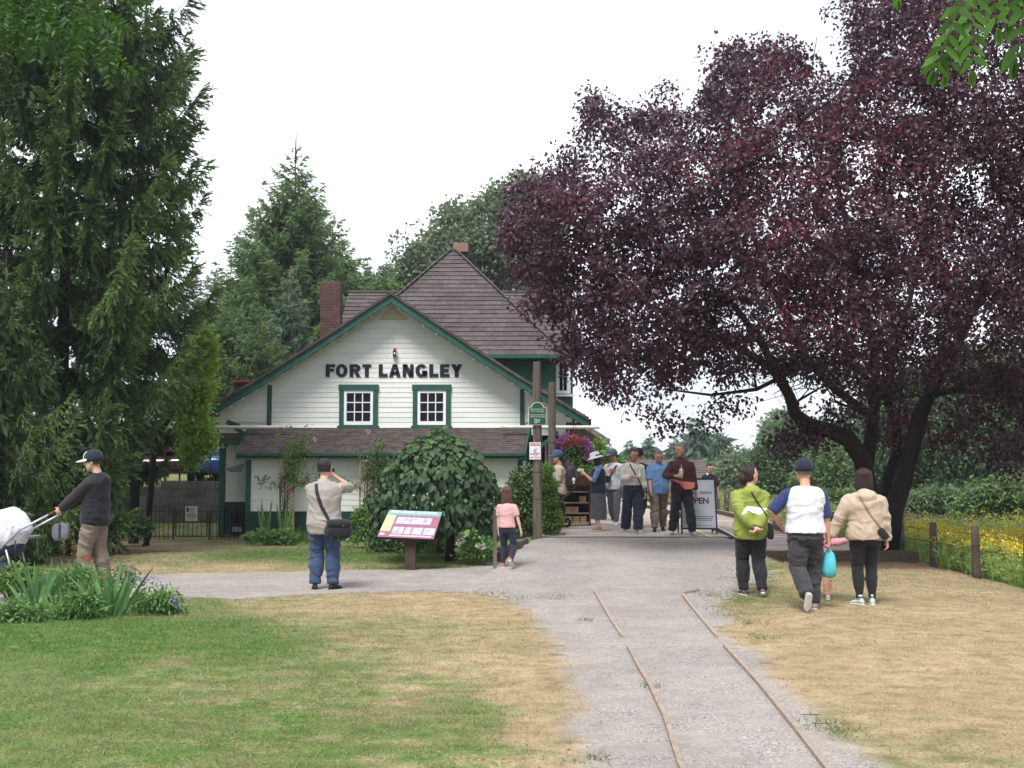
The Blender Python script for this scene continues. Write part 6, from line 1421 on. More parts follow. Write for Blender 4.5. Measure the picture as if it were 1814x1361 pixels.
    if to.get('hood'):
        if to['hood'] == 'down': ball(mb, sh + S((0, .035 + .028 * build, -.022)), .074 * H, .034 * H, .050 * H, 14); ball(mb, sh + S((0, .024 + .016 * build, .012)), .066 * H, .040 * H, .030 * H, 14); ball(mb, sh + S((0, .006, .018)), .054 * H, .048 * H, .020 * H, 14)
    g = remeshed(mb, to.get('name', tt_), .0115, tm, t, folds=1.4 * to.get('folds', .010), target=9000, seed=seed + 3)
    if to.get('vest'):
        mb = MB(); torso(mb, .026, to.get('vest_hem', .50), .80, lo + .006)
        for A in (SL, SR): loft(mb, [(A.lerp(sh, .30) + S((0, 0, q)), X_ * .035 * H * .5, Y_ * .034 * H) for q in (-.03, 0, .03)], 10)
        remeshed(mb, 'vest', .0115, to['vest'], t, folds=.006, target=4000, seed=seed + 6)
    if to.get('back_panel'): pass
    # ---- shoes
    for s, Fp, ta, fp in ((1, FL, toe[0], footpitch[0]), (-1, FR, toe[1], footpitch[1])):
        a = R(ta); f = rot_z(Vector((0, -1, 0)), a); l_ = rot_z(Vector((1, 0, 0)), a); u = Z_.copy()
        if fp: q = R(fp); f, u = f * math.cos(q) - u * math.sin(q), u * math.cos(q) + f * math.sin(q)
        o = Fp - u * (.045 * H); mb = MB(); hh = H * (.85 if H > 1.3 else 1.0); sn = [(-.042, .018, .036, .030), (-.030, .024, .052, .034), (0, .025, .056, .034), (.03, .026, .044, .026), (.065, .029, .032, .019), (.09, .026, .024, .014), (.108, .012, .016, .010)]
        loft(mb, [(o + f * (a_ * hh) + u * (h_ * .5 * hh + .006), l_ * (w_ * hh), u * (h_ * .5 * hh)) for a_, w_, h_, k_ in sn], 12)
        so = remeshed(mb, 'shoe', .008, shoes[0], t, target=900, smooth=1)
        mb = MB(); loft(mb, [(o + f * (a_ * hh) + u * .007, l_ * (w_ * 1.08 * hh), u * .009) for a_, w_, h_, k_ in [(-.047, .014, 0, 0)] + sn[1:] + [(.113, .012, 0, 0)]], 12); mb.build('sole', shoes[1], so, world=False, smooth=False)
    if sock:
        for Fp in (FL, FR): mb = MB(); limb_(mb, [Fp, Fp + V3_(0, 0, .03 * H)], [.024 * H, .024 * H]); mb.build('sock', sock, t, world=False, smooth=True)
    # ---- hair and hat
    if hair:
        hm = HAIR[hair[0]]; st = hair[1]; mb = MB()
        back = -Fh; c = hc + back * .007 * hs + Uh * .008 * hs; kh = .93 if hat else 1.0
        zr = np.linspace(-1.0, 1.5, 8) if st != 'short' else np.linspace(-.55, 1.5, 8)
        loft(mb, [(c + Uh * (.062 * hs * math.sin(q)) + back * (.013 * hs * (1 if q < .6 else .3) - .002), Xh * (.0515 * kh * hs * max(.06, math.cos(q * .95))), Fh * (np.interp(q, [-1, 0, .7, 1.5], [.036, .047, .058, .02]) * hs * kh)) for q in zr], 18)
        if st == 'long':
            ln = hair[2]; loft(mb, [(hc + back * (np.interp(q, [0, .4, 1], [.028, .034, .030]) * hs) + (Vector((0, 0, -1)) * (ln * q * H)) + Uh * .03 * hs * (1 - q), Xh * (np.interp(q, [0, .3, .8, 1], [.050, .054, .056, .040]) * hs), Fh * (np.interp(q, [0, .3, 1], [.034, .030, .014]) * hs)) for q in np.linspace(0, 1, 9)], 18)
        if st == 'bob':
            loft(mb, [(hc + back * (.010 * hs) + Uh * (zz * hs), Xh * (w * hs), Fh * (d_ * hs)) for zz, w, d_ in ((-.085, .046, .036), (-.075, .058, .046), (-.04, .060, .050), (0, .058, .054), (.03, .056, .055), (.055, .044, .042))], 18)
        if st == 'bun': ball(mb, hc + back * .065 * hs - Uh * .015 * hs - Xh * .012 * hs * hair[2], .030 * hs, .030 * hs, .034 * hs, 12); ball(mb, hc + back * .05 * hs - Uh * .045 * hs - Xh * .02 * hs * hair[2], .024 * hs, .022 * hs, .03 * hs, 12)
        if st == 'pony': limb_(mb, [hc + back * .05 * hs, hc + back * .075 * hs - Uh * .03 * hs, hc + back * .07 * hs + Vector((0, 0, -.1 * H)), hc + back * .06 * hs + Vector((0, 0, -.2 * H)), hc + back * .055 * hs + Vector((0, 0, -.27 * H))], [.02 * hs, .026 * hs, .028 * hs, .022 * hs, .01 * hs])
        ho = remeshed(mb, 'hair', .0075, hm, t, folds=.006, target=2600, seed=seed + 9, smooth=1, fscale=(40, 40, 5))
    if hat:
        kind, m1 = hat[0], hat[1]; mb = MB()
        if kind == 'cap':
            lifts = [(-.020, .0545, .066), (.006, .056, .067), (.028, .0535, .064), (.046, .046, .054), (.058, .032, .038), (.065, .012, .015)]
            loft(mb, [(hc + Uh * ((a_ + .018) * hs) - Fh * .004 * hs, Xh * (b_ * hs), Fh * (c_2 * hs)) for a_, b_, c_2 in lifts], 20); co = mb.build('cap', m1, t, world=False, smooth=True)
            bf = hat[3] if len(hat) > 3 else 1; f2 = Fh * bf; e = MB()
            v = []; 
            for u_ in np.linspace(-1, 1, 9):
                for w_, dz in ((0, 0), (1, 1)):
                    base = hc + Xh * (.050 * hs * u_) + f2 * (.060 * hs * math.sqrt(max(0, 1 - (u_ * .93) ** 2)) * 1.0) + Uh * (.018 * hs + .004 * hs * (1 - u_ * u_)); tip = base + f2 * (.062 * hs * math.sqrt(max(0.02, 1 - u_ ** 4))) - Uh * (.012 * hs); v.append(base if w_ == 0 else tip)
            v2 = [p + Uh * .005 * hs for p in v]; n = len(v); fc = []
            for i in range(8): a_ = 2 * i; fc += [(a_, a_ + 1, a_ + 3, a_ + 2), (n + a_ + 2, n + a_ + 3, n + a_ + 1, n + a_)]
            rim = [1, 3, 5, 7, 9, 11, 13, 15, 17]; fc += [(rim[i], n + rim[i], n + rim[i + 1], rim[i + 1]) for i in range(8)]
            e.add(v + v2, fc); e.build('peak', hat[2] if len(hat) > 2 and hat[2] else m1, co, world=False)
            if len(hat) > 4:
                e = MB(); loft(e, [(hc + Uh * ((a_ + .0185) * hs) + Fh * .004 * hs, Xh * (b_ * .62 * hs), Fh * (c_2 * .99 * hs)) for a_, b_, c_2 in lifts[:5]], 16); e.build('front_panel', hat[4], co, world=False, smooth=True)
        if kind == 'bucket':
            loft(mb, [(hc + Uh * (a_ * hs), Xh * (b_ * hs), Fh * (c_2 * hs)) for a_, b_, c_2 in [(.000, .096, .105), (.004, .097, .106), (.024, .058, .066), (.028, .056, .064), (.055, .053, .060), (.072, .046, .052), (.079, .02, .024)]], 22); mb.build('bucket_hat', m1, t, world=False, smooth=True)
    M4 = Matrix.Translation(t.location) @ Matrix.Rotation(R(yaw), 4, 'Z'); t_w = {k: (M4 @ v if k not in ('Fh', 'Uh', 'Xh') else M4.to_3x3() @ v) for k, v in J.items()}
    t_w['kids'] = [o for o in t.children if o.name.split('.')[0] in ('shirt', 'hoodie', 'tee', 'jacket', 'polo', 'cardigan', 'trousers', 'vest', 'skirt', 'sleeve')]
    t_w['obj'] = t; t_w['loc'] = J; t_w['M'] = M4
    return t_w
def Lp(J, x, y, z):
    """a point given in the figure's own frame, in metres"""
    return J['M'] @ Vector((x, y, z))
C = {}
for k, v in dict(black=(.013, .013, .015), charcoal=(.035, .035, .04), hoodie=(.009, .010, .014), sleeve=(.024, .019, .022), khaki=(.17, .135, .10), greige=(.30, .27, .245), jeans=(.035, .06, .125), pink=(.58, .32, .32), navy=(.014, .018, .035),
                 polonavy=(.022, .035, .12), white=(.62, .63, .66), beige=(.44, .345, .26), ecru=(.46, .39, .30), capblue=(.05, .10, .22), skyblue=(.16, .25, .42), skirt=(.075, .08, .10), cream=(.52, .49, .44), polo=(.13, .24, .46), khaki2=(.16, .13, .095), maroon=(.045, .012, .018),
                 salmon=(.55, .17, .13), lime=(.23, .275, .05), greyp=(.12, .12, .14), peach=(.50, .25, .17), cappgrey=(.10, .115, .14), denimlt=(.35, .42, .52)).items(): C[k] = cloth('cloth_' + k, v)
SH = dict(black=mat('shoe_black', (.018, .018, .02), .6), white=mat('shoe_white', (.65, .65, .65), .6), grey=mat('shoe_grey', (.28, .26, .27), .6), neon=mat('shoe_neon', (.50, .75, .02), .6), mint=mat('shoe_mint', (.42, .52, .46), .6), purple=mat('shoe_purple', (.12, .06, .09), .6), coral=mat('shoe_coral', (.45, .10, .10), .6), sand=mat('sandal', (.30, .14, .10), .6), gum=mat('sole_grey', (.30, .26, .23), .8), wsole=mat('sole_white', (.66, .64, .62), .6))
pz = PLAT_Z + .014

p1 = person('man in a dark hoodie and navy cap with white front, pushing the covered stroller', 172, 15.6, 1.80, -93, ('hoodie', C['hoodie'], dict(hem=.455, loose=.036, hood='down', sleeve_mat=C['sleeve'], name='hoodie', folds=.012)), ('pants', C['khaki'], dict(loose=.028, folds=.016)), (SH['black'], SH['gum']),
            skin='light', hair=('brown', 'short'), hat=('cap', C['navy'], C['white'], 1, C['white']), build=1.16, hl=(.07, -.26, .56), hr=(-.06, -.27, .575), pl_=(.3, .6, -1), pr_=(-.3, .6, -1), lean=(0, -.002), head=(0, -8), fl=(.05, -.05, .045), fr=(-.05, .07, .045), curl=(.8, .8), seed=11)
p2 = person('man seen from behind in grey shirt and blue trousers, holding a camera to his face', 575, 15.1, 1.70, 178, ('shirt', C['greige'], dict(hem=.435, loose=.024, sleeve=.62, collar=1, folds=.012)), ('pants', C['jeans'], dict(loose=.028, folds=.014)), (SH['black'], SH['black']),
            skin='light', hair=('black', 'short'), build=1.24, belly=.015, hl=(.035, -.12, .885), hr=(-.065, -.105, .875), pl_=(.25, -.4, -1), pr_=(-1, 0, -.95), head=(-12, 0), fl=(.065, 0, .045), fr=(-.075, 0, .045), toe=(12, -35), curl=(.8, .8), face=True, seed=21)
p3 = person('little girl in pink tee shirt and navy leggings at the left edge of the ramp', 898, 17.0, 1.15, 165, ('tee', C['pink'], dict(hem=.52, loose=.014, sleeve=.42, folds=.006)), ('pants', C['navy'], dict(loose=.002, folds=.004)), (SH['coral'], SH['wsole']),
            skin='light', hair=('auburn', 'long', .20), build=1.0, headscale=1.36, hr=(-.19, .0, .47), hl=(.12, -.02, .47), fl=(.055, -.02, .045), fr=(-.10, .15, .115), kr=(-.1, -1, 0), head=(8, 0), footpitch=(0, 35), curl=(.4, .4), seed=31)
p4 = person('woman in blue cap and beige tee shirt with dark backpack, facing left on the platform', 990, 23.5, 1.60, -85, ('tee', C['ecru'], dict(hem=.46, loose=.03, sleeve=.46, folds=.012)), ('pants', C['black'], dict(loose=.03, len=.9)), (SH['neon'], SH['neon']), z=pz,
            skin='tan', hair=('black', 'pony'), hat=('cap', C['capblue']), hl=(.11, -.06, .45), hr=(-.11, -.05, .46), head=(0, -4), near=False, seed=41, build=1.05, fl=(.05, -.02, .045), fr=(-.05, .03, .045))
p5 = person('woman in a white bucket hat, dark vest and long grey skirt eating a snack', 1060, 23.1, 1.57, -95, ('tee', C['skyblue'], dict(hem=.56, loose=.01, sleeve=.46, vest=C['navy'], vest_hem=.49)), ('skirt', C['skirt'], dict(len=.15, folds=.006)), (SH['sand'], SH['wsole']), z=pz,
            skin='light', hair=('black', 'bob'), hat=('bucket', M['white']), hl=(.05, -.17, .73), hr=(-.05, -.19, .74), pl_=(.2, .3, -1), pr_=(-.2, .3, -1), head=(0, -14), near=False, seed=51, build=1.1, curl=(.8, .8))
p6 = person('man in grey cap and white tee shirt with an orange oval print', 1088, 25.4, 1.66, -22, ('tee', C['white'], dict(hem=.475, loose=.022, sleeve=.46)), ('pants', C['greyp'], dict(loose=.016)), (SH['white'], SH['wsole']), z=pz,
            skin='tan', hair=('black', 'short'), hat=('cap', C['cappgrey']), head=(-30, -12), fl=(.05, -.08, .045), fr=(-.05, .12, .06), footpitch=(0, 15), near=False, seed=61, build=1.0)
p8 = person('person in black cap and dark clothes mostly hidden by the woman in the cream cardigan', 1131, 24.6, 1.66, 150, ('jacket', C['navy'], dict(hem=.48, loose=.016, sleeve=.5)), ('pants', C['black'], dict(loose=.008)), (SH['grey'], SH['wsole']), z=pz,
            skin='tan', hair=('black', 'short'), hat=('cap', C['black']), fl=(.04, -.14, .045), fr=(-.08, .18, .11), footpitch=(0, 50), near=False, seed=71)
p7 = person('woman in a cream cardigan and wide navy trousers walking with a drink in her hand', 1120, 22.5, 1.655, 8, ('cardigan', C['cream'], dict(hem=.565, loose=.022, sleeve=.84, name='cardigan', cuff=0)), ('pants', C['navy'], dict(loose=.034, wide=.022, waist=.62, folds=.012)), (SH['grey'], SH['wsole']), z=pz,
            skin='brown', hair=('black', 'bun', 0), hl=(.15, -.03, .44), hr=(.0, -.13, .675), pr_=(-1, .15, -.75), head=(14, -22), build=1.12, fl=(.045, -.10, .045), fr=(-.06, .12, .055), footpitch=(0, 20), curl=(.5, .9), near=False, seed=81)
p9 = person('man in a light blue polo shirt and khaki trousers looking down as he walks', 1166, 22.9, 1.63, -4, ('polo', C['polo'], dict(hem=.465, loose=.022, sleeve=.5, collar=1)), ('pants', C['khaki2'], dict(loose=.026, folds=.014)), (SH['black'], SH['black']), z=pz,
            skin='red', hair=('grey', 'short'), hl=(.14, .0, .45), hr=(-.10, -.15, .47), head=(8, -24), build=1.16, belly=.02, fl=(.06, .14, .055), fr=(-.055, -.12, .045), footpitch=(22, 0), near=False, seed=91)
p10 = person('man in dark maroon shirt holding an iced drink, salmon pouch across his waist', 1207, 21.75, 1.72, 6, ('shirt', C['maroon'], dict(hem=.50, loose=.022, sleeve=.92, collar=1)), ('pants', C['black'], dict(loose=.03, folds=.014)), (SH['grey'], SH['grey']), z=pz,
             skin='brown', hair=('grey', 'short'), hl=(.155, -.04, .43), hr=(-.09, -.15, .655), pr_=(-1, .3, -.7), head=(-55, -4), build=1.12, fl=(.10, -.08, .045), fr=(-.09, .08, .05), toe=(10, -22), curl=(.5, .9), near=False, seed=101)
p11 = person('boy in black tee shirt with white headphones round his neck, behind the sandwich board', 1257, 27.0, 1.34, 8, ('tee', C['black'], dict(hem=.48, loose=.025, sleeve=.5)), ('pants', C['greyp'], dict(loose=.02)), (SH['grey'], SH['wsole']), z=pz,
             skin='light', hair=('black', 'short'), headscale=1.2, head=(0, -18), near=False, seed=111, build=1.08)
p12 = person('woman in a lime green jacket, seen from behind, hands clasped behind her back', 1328, 14.35, 1.60, 182, ('jacket', C['lime'], dict(hem=.44, loose=.03, hood='down', name='jacket', folds=.014)), ('pants', C['black'], dict(loose=.02, folds=.010)), (SH['purple'], SH['wsole']),
             skin='light', hair=('dkbrown', 'bun', -1), hl=(.015, .155, .545), hr=(-.015, .165, .53), pl_=(1, .5, -.2), pr_=(-1, .5, -.2), head=(-62, 4), build=1.25, fl=(.055, -.03, .045), fr=(-.06, .10, .055), footpitch=(0, 28), toe=(5, -8), curl=(.5, .6), seed=121, hand_d=((-.75, .2, -.6), (.7, .15, -.7)))
p13 = person('man seen from behind in a polo shirt with white back and navy sleeves, dark cap', 1425, 13.0, 1.675, 180, ('polo', C['white'], dict(hem=.52, loose=.024, sleeve=.5, sleeve_mat=C['polonavy'], folds=.010)), ('pants', C['charcoal'], dict(loose=.028, folds=.015)), (SH['gum'], SH['wsole']),
             skin='red', hair=('grey', 'short'), hat=('cap', C['navy']), hl=(.15, -.09, .565), hr=(-.165, -.03, .44), pl_=(1, .5, .1), pr_=(-.6, 1, 0), head=(0, -2), build=1.24, belly=.015, fl=(.048, .19, .12), fr=(-.06, -.05, .045), kl=(.1, -1, 0), footpitch=(62, 0), toe=(4, -6), curl=(.8, .9), seed=131)
p14 = person('small child in pink top and peach leggings, half hidden behind the man in white', 1452, 14.0, 1.08, 175, ('tee', cloth('cloth_rose', (.62, .27, .33)), dict(hem=.48, loose=.02, sleeve=1.0, folds=.008)), ('pants', C['peach'], dict(loose=.006)), (SH['mint'], SH['wsole']),
             skin='light', hair=('auburn', 'long', .14), headscale=1.32, hr=(-.27, .02, .66), pr_=(-.3, .4, -1), near=True, seed=141, fl=(.05, -.02, .045), fr=(-.05, .08, .05), curl=(.4, .7))
p15 = person('woman seen from behind in beige hoodie and black leggings, holding the child by the hand', 1530, 13.45, 1.58, 176, ('hoodie', C['beige'], dict(hem=.485, loose=.034, hood='down', name='hoodie', folds=.013)), ('pants', C['black'], dict(loose=.001, folds=.004)), (SH['mint'], SH['wsole']),
             skin='light', hair=('dkbrown', 'bob'), hl=(.265, -.02, .475), hr=(-.165, -.03, .47), pl_=(.6, 1, 0), pr_=(-.5, 1, 0), head=(0, 0), build=1.22, fl=(.05, 0, .045), fr=(-.045, -.02, .045), toe=(32, -10), curl=(.9, .5), sock=C['white'], seed=151)

from mathutils.bvhtree import BVHTree
def on_cloth(J, x, z_, back=True, off=.006):
    """the point of the clothes straight behind (or before) x, z in the figure's own frame"""
    if 'bvh' not in J:
        J['bvh'] = [BVHTree.FromPolygons([v.co.copy() for v in o.data.vertices], [tuple(p.vertices) for p in o.data.polygons]) for o in J['kids']]
    s = 1 if back else -1; best = None
    for b in J['bvh']:
        h = b.ray_cast(Vector((x, s * 1.0, z_)), Vector((0, -s, 0)))[0]
        if h is not None and (best is None or h.y * s > best * s): best = h.y
    if best is None: best = s * .12
    return J['M'] @ Vector((x, best + s * off, z_))
def worn_strap(J, parent, pts, w, m, back=True, name='strap', extra=None):
    """a flat strap lying on the clothes through the points (x, z)"""
    q = []
    for (x0, z0), (x1, z1) in zip(pts[:-1], pts[1:]):
        for k in range(5): q.append(on_cloth(J, x0 + (x1 - x0) * k / 5, z0 + (z1 - z0) * k / 5, back))
    q.append(on_cloth(J, *pts[-1], back))
    if extra: q = [Vector(p) for p in extra] + q
    d2 = J['M'].to_3x3() @ Vector((0, 1 if back else -1, 0)); v = []; f = []
    for i, p in enumerate(q):
        t_ = (q[min(i + 1, len(q) - 1)] - q[max(i - 1, 0)]).normalized(); s_ = t_.cross(d2).normalized(); v += [p - s_ * w / 2, p + s_ * w / 2, p + s_ * w / 2 + d2 * .006, p - s_ * w / 2 + d2 * .006]
    for i in range(len(q) - 1):
        a = 4 * i; f += [(a + k, a + (k + 1) % 4, a + 4 + (k + 1) % 4, a + 4 + k) for k in range(4)]
    mb = MB(); mb.add(v, f); return mb.build(name, m, parent)
# ------------------------------------------------------------------ what the people hold and carry
def strap(label_parent, name, pts, w, th, m):
    mb = MB()
    for a, b in zip(pts[:-1], pts[1:]): mb.bar(a, b, w, th, (0, 1, .2))
    return mb.build(name, m, label_parent)
NYL = cloth('black_nylon', (.014, .014, .018)); STRAPM = cloth('strap', (.02, .02, .025))
def rbox(mb, c, sx, sy, sz, n=4.0, M3=None):
    """rounded box (superellipsoid)"""
    v = []; f = []; nu, nv = 16, 9
    pw = lambda q: math.copysign(abs(q) ** (2 / n), q)
    for i in range(nv):
        ph = -math.pi / 2 + math.pi * (i + .001) / (nv - 1 + .002)
        for j in range(nu):
            th = 2 * math.pi * j / nu; p = Vector((sx / 2 * pw(math.cos(ph)) * pw(math.cos(th)), sy / 2 * pw(math.cos(ph)) * pw(math.sin(th)), sz / 2 * pw(math.sin(ph))))
            v.append(Vector(c) + (M3 @ p if M3 else p))
    for i in range(nv - 1): f += [(i * nu + j, i * nu + (j + 1) % nu, (i + 1) * nu + (j + 1) % nu, (i + 1) * nu + j) for j in range(nu)]
    f += [tuple(range(nu))[::-1], tuple(range((nv - 1) * nu, nv * nu))]
    return mb.add(v, f)
def Rz(a): return Matrix.Rotation(R(a), 3, 'Z')

# camera and shoulder bag of the photographer
J = p2; c = (J['PL'] + J['PR']) / 2 + Vector((.02, .05, .01)); t = thing('camera', 'black camera held to the face of the man in the grey shirt', 'camera', c)
mb = MB(); rbox(mb, c, .13, .05, .085, 6); mb.build('camera_body', M['black'], t, smooth=False); mb = MB(); mb.tube([c, c + Vector((0, .11, 0))], .035, 14); mb.build('lens', M['black'], t, smooth=False)
sh = Lp(J, .09, .10, 1.385); hpnt = Lp(J, -.20, .13, .80); t = thing('shoulder_bag', 'bulky black camera bag slung at the right hip of the photographer', 'bag', hpnt)
mb = MB(); rbox(mb, hpnt + Vector((.03, -.03, -.01)), .34, .22, .25, 3.2, Rz(8)); b_ = mb.build('bag_body', NYL, t, smooth=True)
mb = MB(); rbox(mb, hpnt + Vector((.03, -.04, .075)), .33, .23, .12, 3.2, Rz(8)); mb.build('flap', NYL, t, smooth=True)
mb = MB(); rbox(mb, hpnt + Vector((-.10, -.02, -.03)), .13, .17, .16, 3, Rz(8)); mb.build('pocket', STRAPM, t, smooth=True)
mb = MB(); mb.bx(hpnt.x + .085, hpnt.x + .11, hpnt.y - .138, hpnt.y - .133, hpnt.z + .05, hpnt.z + .058); mb.build('badge', M['white'], t)
worn_strap(J, t, [(.085, 1.39), (.06, 1.27), (0, 1.10), (-.07, .97), (-.13, .86)], .045, STRAPM, extra=[Lp(J, .085, -.02, 1.425), Lp(J, .088, .04, 1.42)])
for k in (-.05, .04): strap(t, 'buckle_strap', [hpnt + Vector((k, -.13, .04)), hpnt + Vector((k, -.135, -.16))], .015, .004, STRAPM)

# drinks
def cup(label, p, h, r_, m, lidm, dome=False, content=None):
    t = thing('drink_cup', label, 'cup', p); mb = MB(); mb.lathe([(r_ * .72, 0), (r_ * .78, h * .3), (r_, h)], p, 14); mb.build('cup_body', m, t, smooth=True)
    mb = MB(); mb.lathe([(r_ * 1.06, h), (r_ * 1.04, h + .008), (r_ * .8, h + (.04 if dome else .012)), (r_ * .3, h + (.055 if dome else .014))], p, 14); mb.build('lid', lidm, t, smooth=True)
    mb = MB(); mb.tube([Vector(p) + Vector((0, 0, h * .5)), Vector(p) + Vector((.004, 0, h + .12))], .0035, 6); mb.build('straw', M['white'], t)
    return t
PLAS = mat('clear_plastic', (.45, .45, .46), .2, .1, 8); MILK = mat('milky_drink', (.42, .30, .20), .3, .3, 20)
cup('iced drink with a domed lid in the hand of the man in maroon', p10['PR'] + Vector((-.01, -.03, -.04)), .13, .042, MILK, PLAS, True)
cup('small pale drink cup in the hand of the woman in the cream cardigan', p7['PR'] + Vector((0, -.04, -.04)), .10, .04, mat('paper_cup', (.6, .56, .5), .6), PLAS)
t = thing('snack', 'pale wrapped snack held by the woman in the bucket hat', 'snack', p5['PR']); mb = MB(); c = (p5['PL'] + p5['PR']) / 2 + Vector((-.03, -.01, .03)); rbox(mb, c, .15, .07, .07, 3, Rz(10)); mb.build('wrapper', mat('wrapper', (.6, .56, .52), .5), t, smooth=True)

# bags on the platform
J = p4; c = Lp(J, 0, .24, 1.08); t = thing('backpack', 'big dark plum backpack with a white toy, worn by the woman in the blue cap', 'backpack', c); BP = cloth('plum_nylon', (.045, .025, .035), rough=.5)
mb = MB(); rbox(mb, c, .22, .34, .50, 3.4, Rz(5)); mb.build('pack_body', BP, t, smooth=True); mb = MB(); rbox(mb, c + Vector((.11, 0, -.06)), .08, .26, .26, 3.4); mb.build('front_pocket', BP, t, smooth=True)
for s in (-1, 1): strap(t, 'shoulder_strap', [Lp(J, .09 * s, .12, 1.30), Lp(J, .085 * s, .0, 1.325), Lp(J, .085 * s, -.10, 1.22), Lp(J, .11 * s, -.08, 1.02), Lp(J, .13 * s, .08, .92)], .045, .012, BP)
mb = MB(); q = c + Vector((.06, -.19, -.05)); ball(mb, q, .035, .03, .045); ball(mb, q + Vector((0, 0, -.06)), .02, .02, .03); mb.build('toy', M['white'], t, smooth=True)
J = p5; c = Lp(J, -.16, -.02, .86); t = thing('tote_bag', 'black tote bag on white straps at the side of the bucket hat woman', 'bag', c)
mb = MB(); rbox(mb, c, .26, .10, .26, 5); mb.build('bag_body', NYL, t, smooth=True)
strap(t, 'strap', [c + Vector((.09, -.02, .1)), Lp(J, -.15, .05, 1.15), Lp(J, -.10, .02, 1.30)], .03, .008, C['white'])
J = p6; c = Lp(J, -.02, -.19, 1.02) + Vector((-.10, 0, 0)); t = thing('crossbody_bag', 'small black bag on the chest of the man in the white tee shirt', 'bag', c)
mb = MB(); rbox(mb, c, .20, .08, .16, 4, Matrix.Rotation(R(12), 3, 'Y')); mb.build('bag_body', NYL, t, smooth=True); worn_strap(J, t, [(-.06, 1.06), (.02, 1.2), (.09, 1.33)], .035, NYL, back=False)
mb = MB(); o = Lp(J, 0.0, -.149, 1.205)
mb.add([o + Rz(-22) @ Vector((math.cos(a) * rx, -.004 + .010 * math.cos(a) ** 2, math.sin(a) * rz)) for rx, rz in ((.085, .05), (.062, .032)) for a in np.linspace(0, 2 * math.pi, 20, endpoint=False)], [(i, (i + 1) % 20, 20 + (i + 1) % 20, 20 + i) for i in range(20)])
mb.add([o + Rz(-22) @ Vector((x, -.006, z_)) for x, z_ in ((-.045, -.016), (.045, -.016), (.045, .016), (-.045, .016))], [(0, 1, 2, 3)])
pr = mb.build('shirt_print', cloth('orange_print', (.55, .10, .04)), p6['obj'], world=True); me_inv = p6['M'].inverted()
for v in pr.data.vertices: v.co = me_inv @ (v.co + Vector(p6['obj'].location))
J = p7; t = thing('crossbody_bag', 'thin dark strap bag across the woman in the cream cardigan', 'bag', Lp(J, .2, .02, .85))
worn_strap(J, t, [(-.075, 1.36), (-.05, 1.28), (.03, 1.14), (.13, .98), (.17, .90)], .022, NYL, back=False); mb = MB(); rbox(mb, Lp(J, .235, .04, .84), .07, .18, .15, 4); mb.build('bag_body', NYL, t, smooth=True)
t = thing('wrist_watch', 'black watch on the hanging wrist of the woman in the cream cardigan', 'watch', J['WL']); mb = MB(); d_ = (J['WL'] - J['EL']).normalized(); mb.tube([J['WL'] - d_ * .035, J['WL'] - d_ * .008], .031, 12); mb.build('watch_band', M['black'], t)
J = p10; c = on_cloth(J, .05, .955, False, .05); t = thing('waist_pouch', 'salmon pink pouch worn aslant across the maroon shirt', 'waist bag', c)
mb = MB(); pr_ = [(-.17, .075), (.155, .045), (.15, -.05), (.09, -.085), (-.04, -.085), (-.10, -.02)]; mb.prism([c + Vector((x, 0, z_)) for x, z_ in pr_], (0, .07, 0)); mb.build('pouch_body', C['salmon'], t, bevel=.015)
strap(t, 'strap', [c + Vector((-.15, .02, .06)), Lp(J, -.20, -.06, 1.06), Lp(J, -.17, .08, 1.08)], .04, .01, C['salmon'])
J = p11; mb = MB(); mb.tube([Lp(J, .075 * math.cos(a), -.055 * math.sin(a) - .0, 1.125 - .02 * math.sin(a)) for a in np.linspace(-.4, math.pi + .4, 14)], .013, 8); hpn = thing('headphones', 'white headphones round the neck of the boy', 'headphones', Lp(J, 0, 0, 1.12)); mb.build('headband', M['white'], hpn, smooth=True)
for s in (-1, 1): mb = MB(); ball(mb, Lp(J, .07 * s, -.05, 1.10), .022, .022, .028); mb.build('ear_cup', M['white'], hpn, smooth=True)
mb = MB()
for i, w in enumerate((.02, .014, .03, .016, .024)): mb.bx(-.075 + i * .032, -.075 + i * .032 + w, -.142, -.130, .995 - .004 * (i % 2), 1.02 + .006 * (i % 2))
mb.build('shirt_print', cloth('red_print_cloth', (.5, .03, .06)), p11['obj'], world=False)
# the group on the right
J = p12; t = thing('crossbody_bag', 'black bag on a thin strap at the right side of the lime jacket', 'bag', Lp(J, -.24, .05, .82))
worn_strap(J, t, [(.03, 1.30), (-.02, 1.22), (-.10, 1.09), (-.15, 1.0)], .016, STRAPM); mb = MB(); rbox(mb, Lp(J, -.245, .02, .80), .07, .17, .20, 4); mb.build('bag_body', NYL, t, smooth=True)
mb = MB(); J = p12; ups = [(.165, 1.035), (.135, 1.085), (.09, 1.125), (.03, 1.12), (-.04, 1.105), (-.11, 1.10), (-.155, 1.105)]; dn = [(-.155, 1.095), (-.10, 1.075), (-.05, 1.06), (0.0, 1.065), (.05, 1.085), (.10, 1.085), (.135, 1.055)]
pts = ups + dn; yy_ = lambda x, z_: .155 - x * x * 1.6 - max(0, z_ - 1.1) * .3
nu_ = 24; MI = J['M'].inverted(); v = []
for i in range(nu_ + 1):
    u = i / nu_; x = .165 - .325 * u; zt_ = np.interp(u, [0, .12, .3, .55, .8, 1], [1.03, 1.09, 1.125, 1.115, 1.10, 1.095]); zb_ = np.interp(u, [0, .12, .3, .5, .7, .88, 1], [1.015, 1.04, 1.07, 1.035, 1.02, 1.055, 1.085]); v += [MI @ on_cloth(J, x, zz, True, .004) for zz in (zt_, zt_ * .5 + zb_ * .5, zb_)]
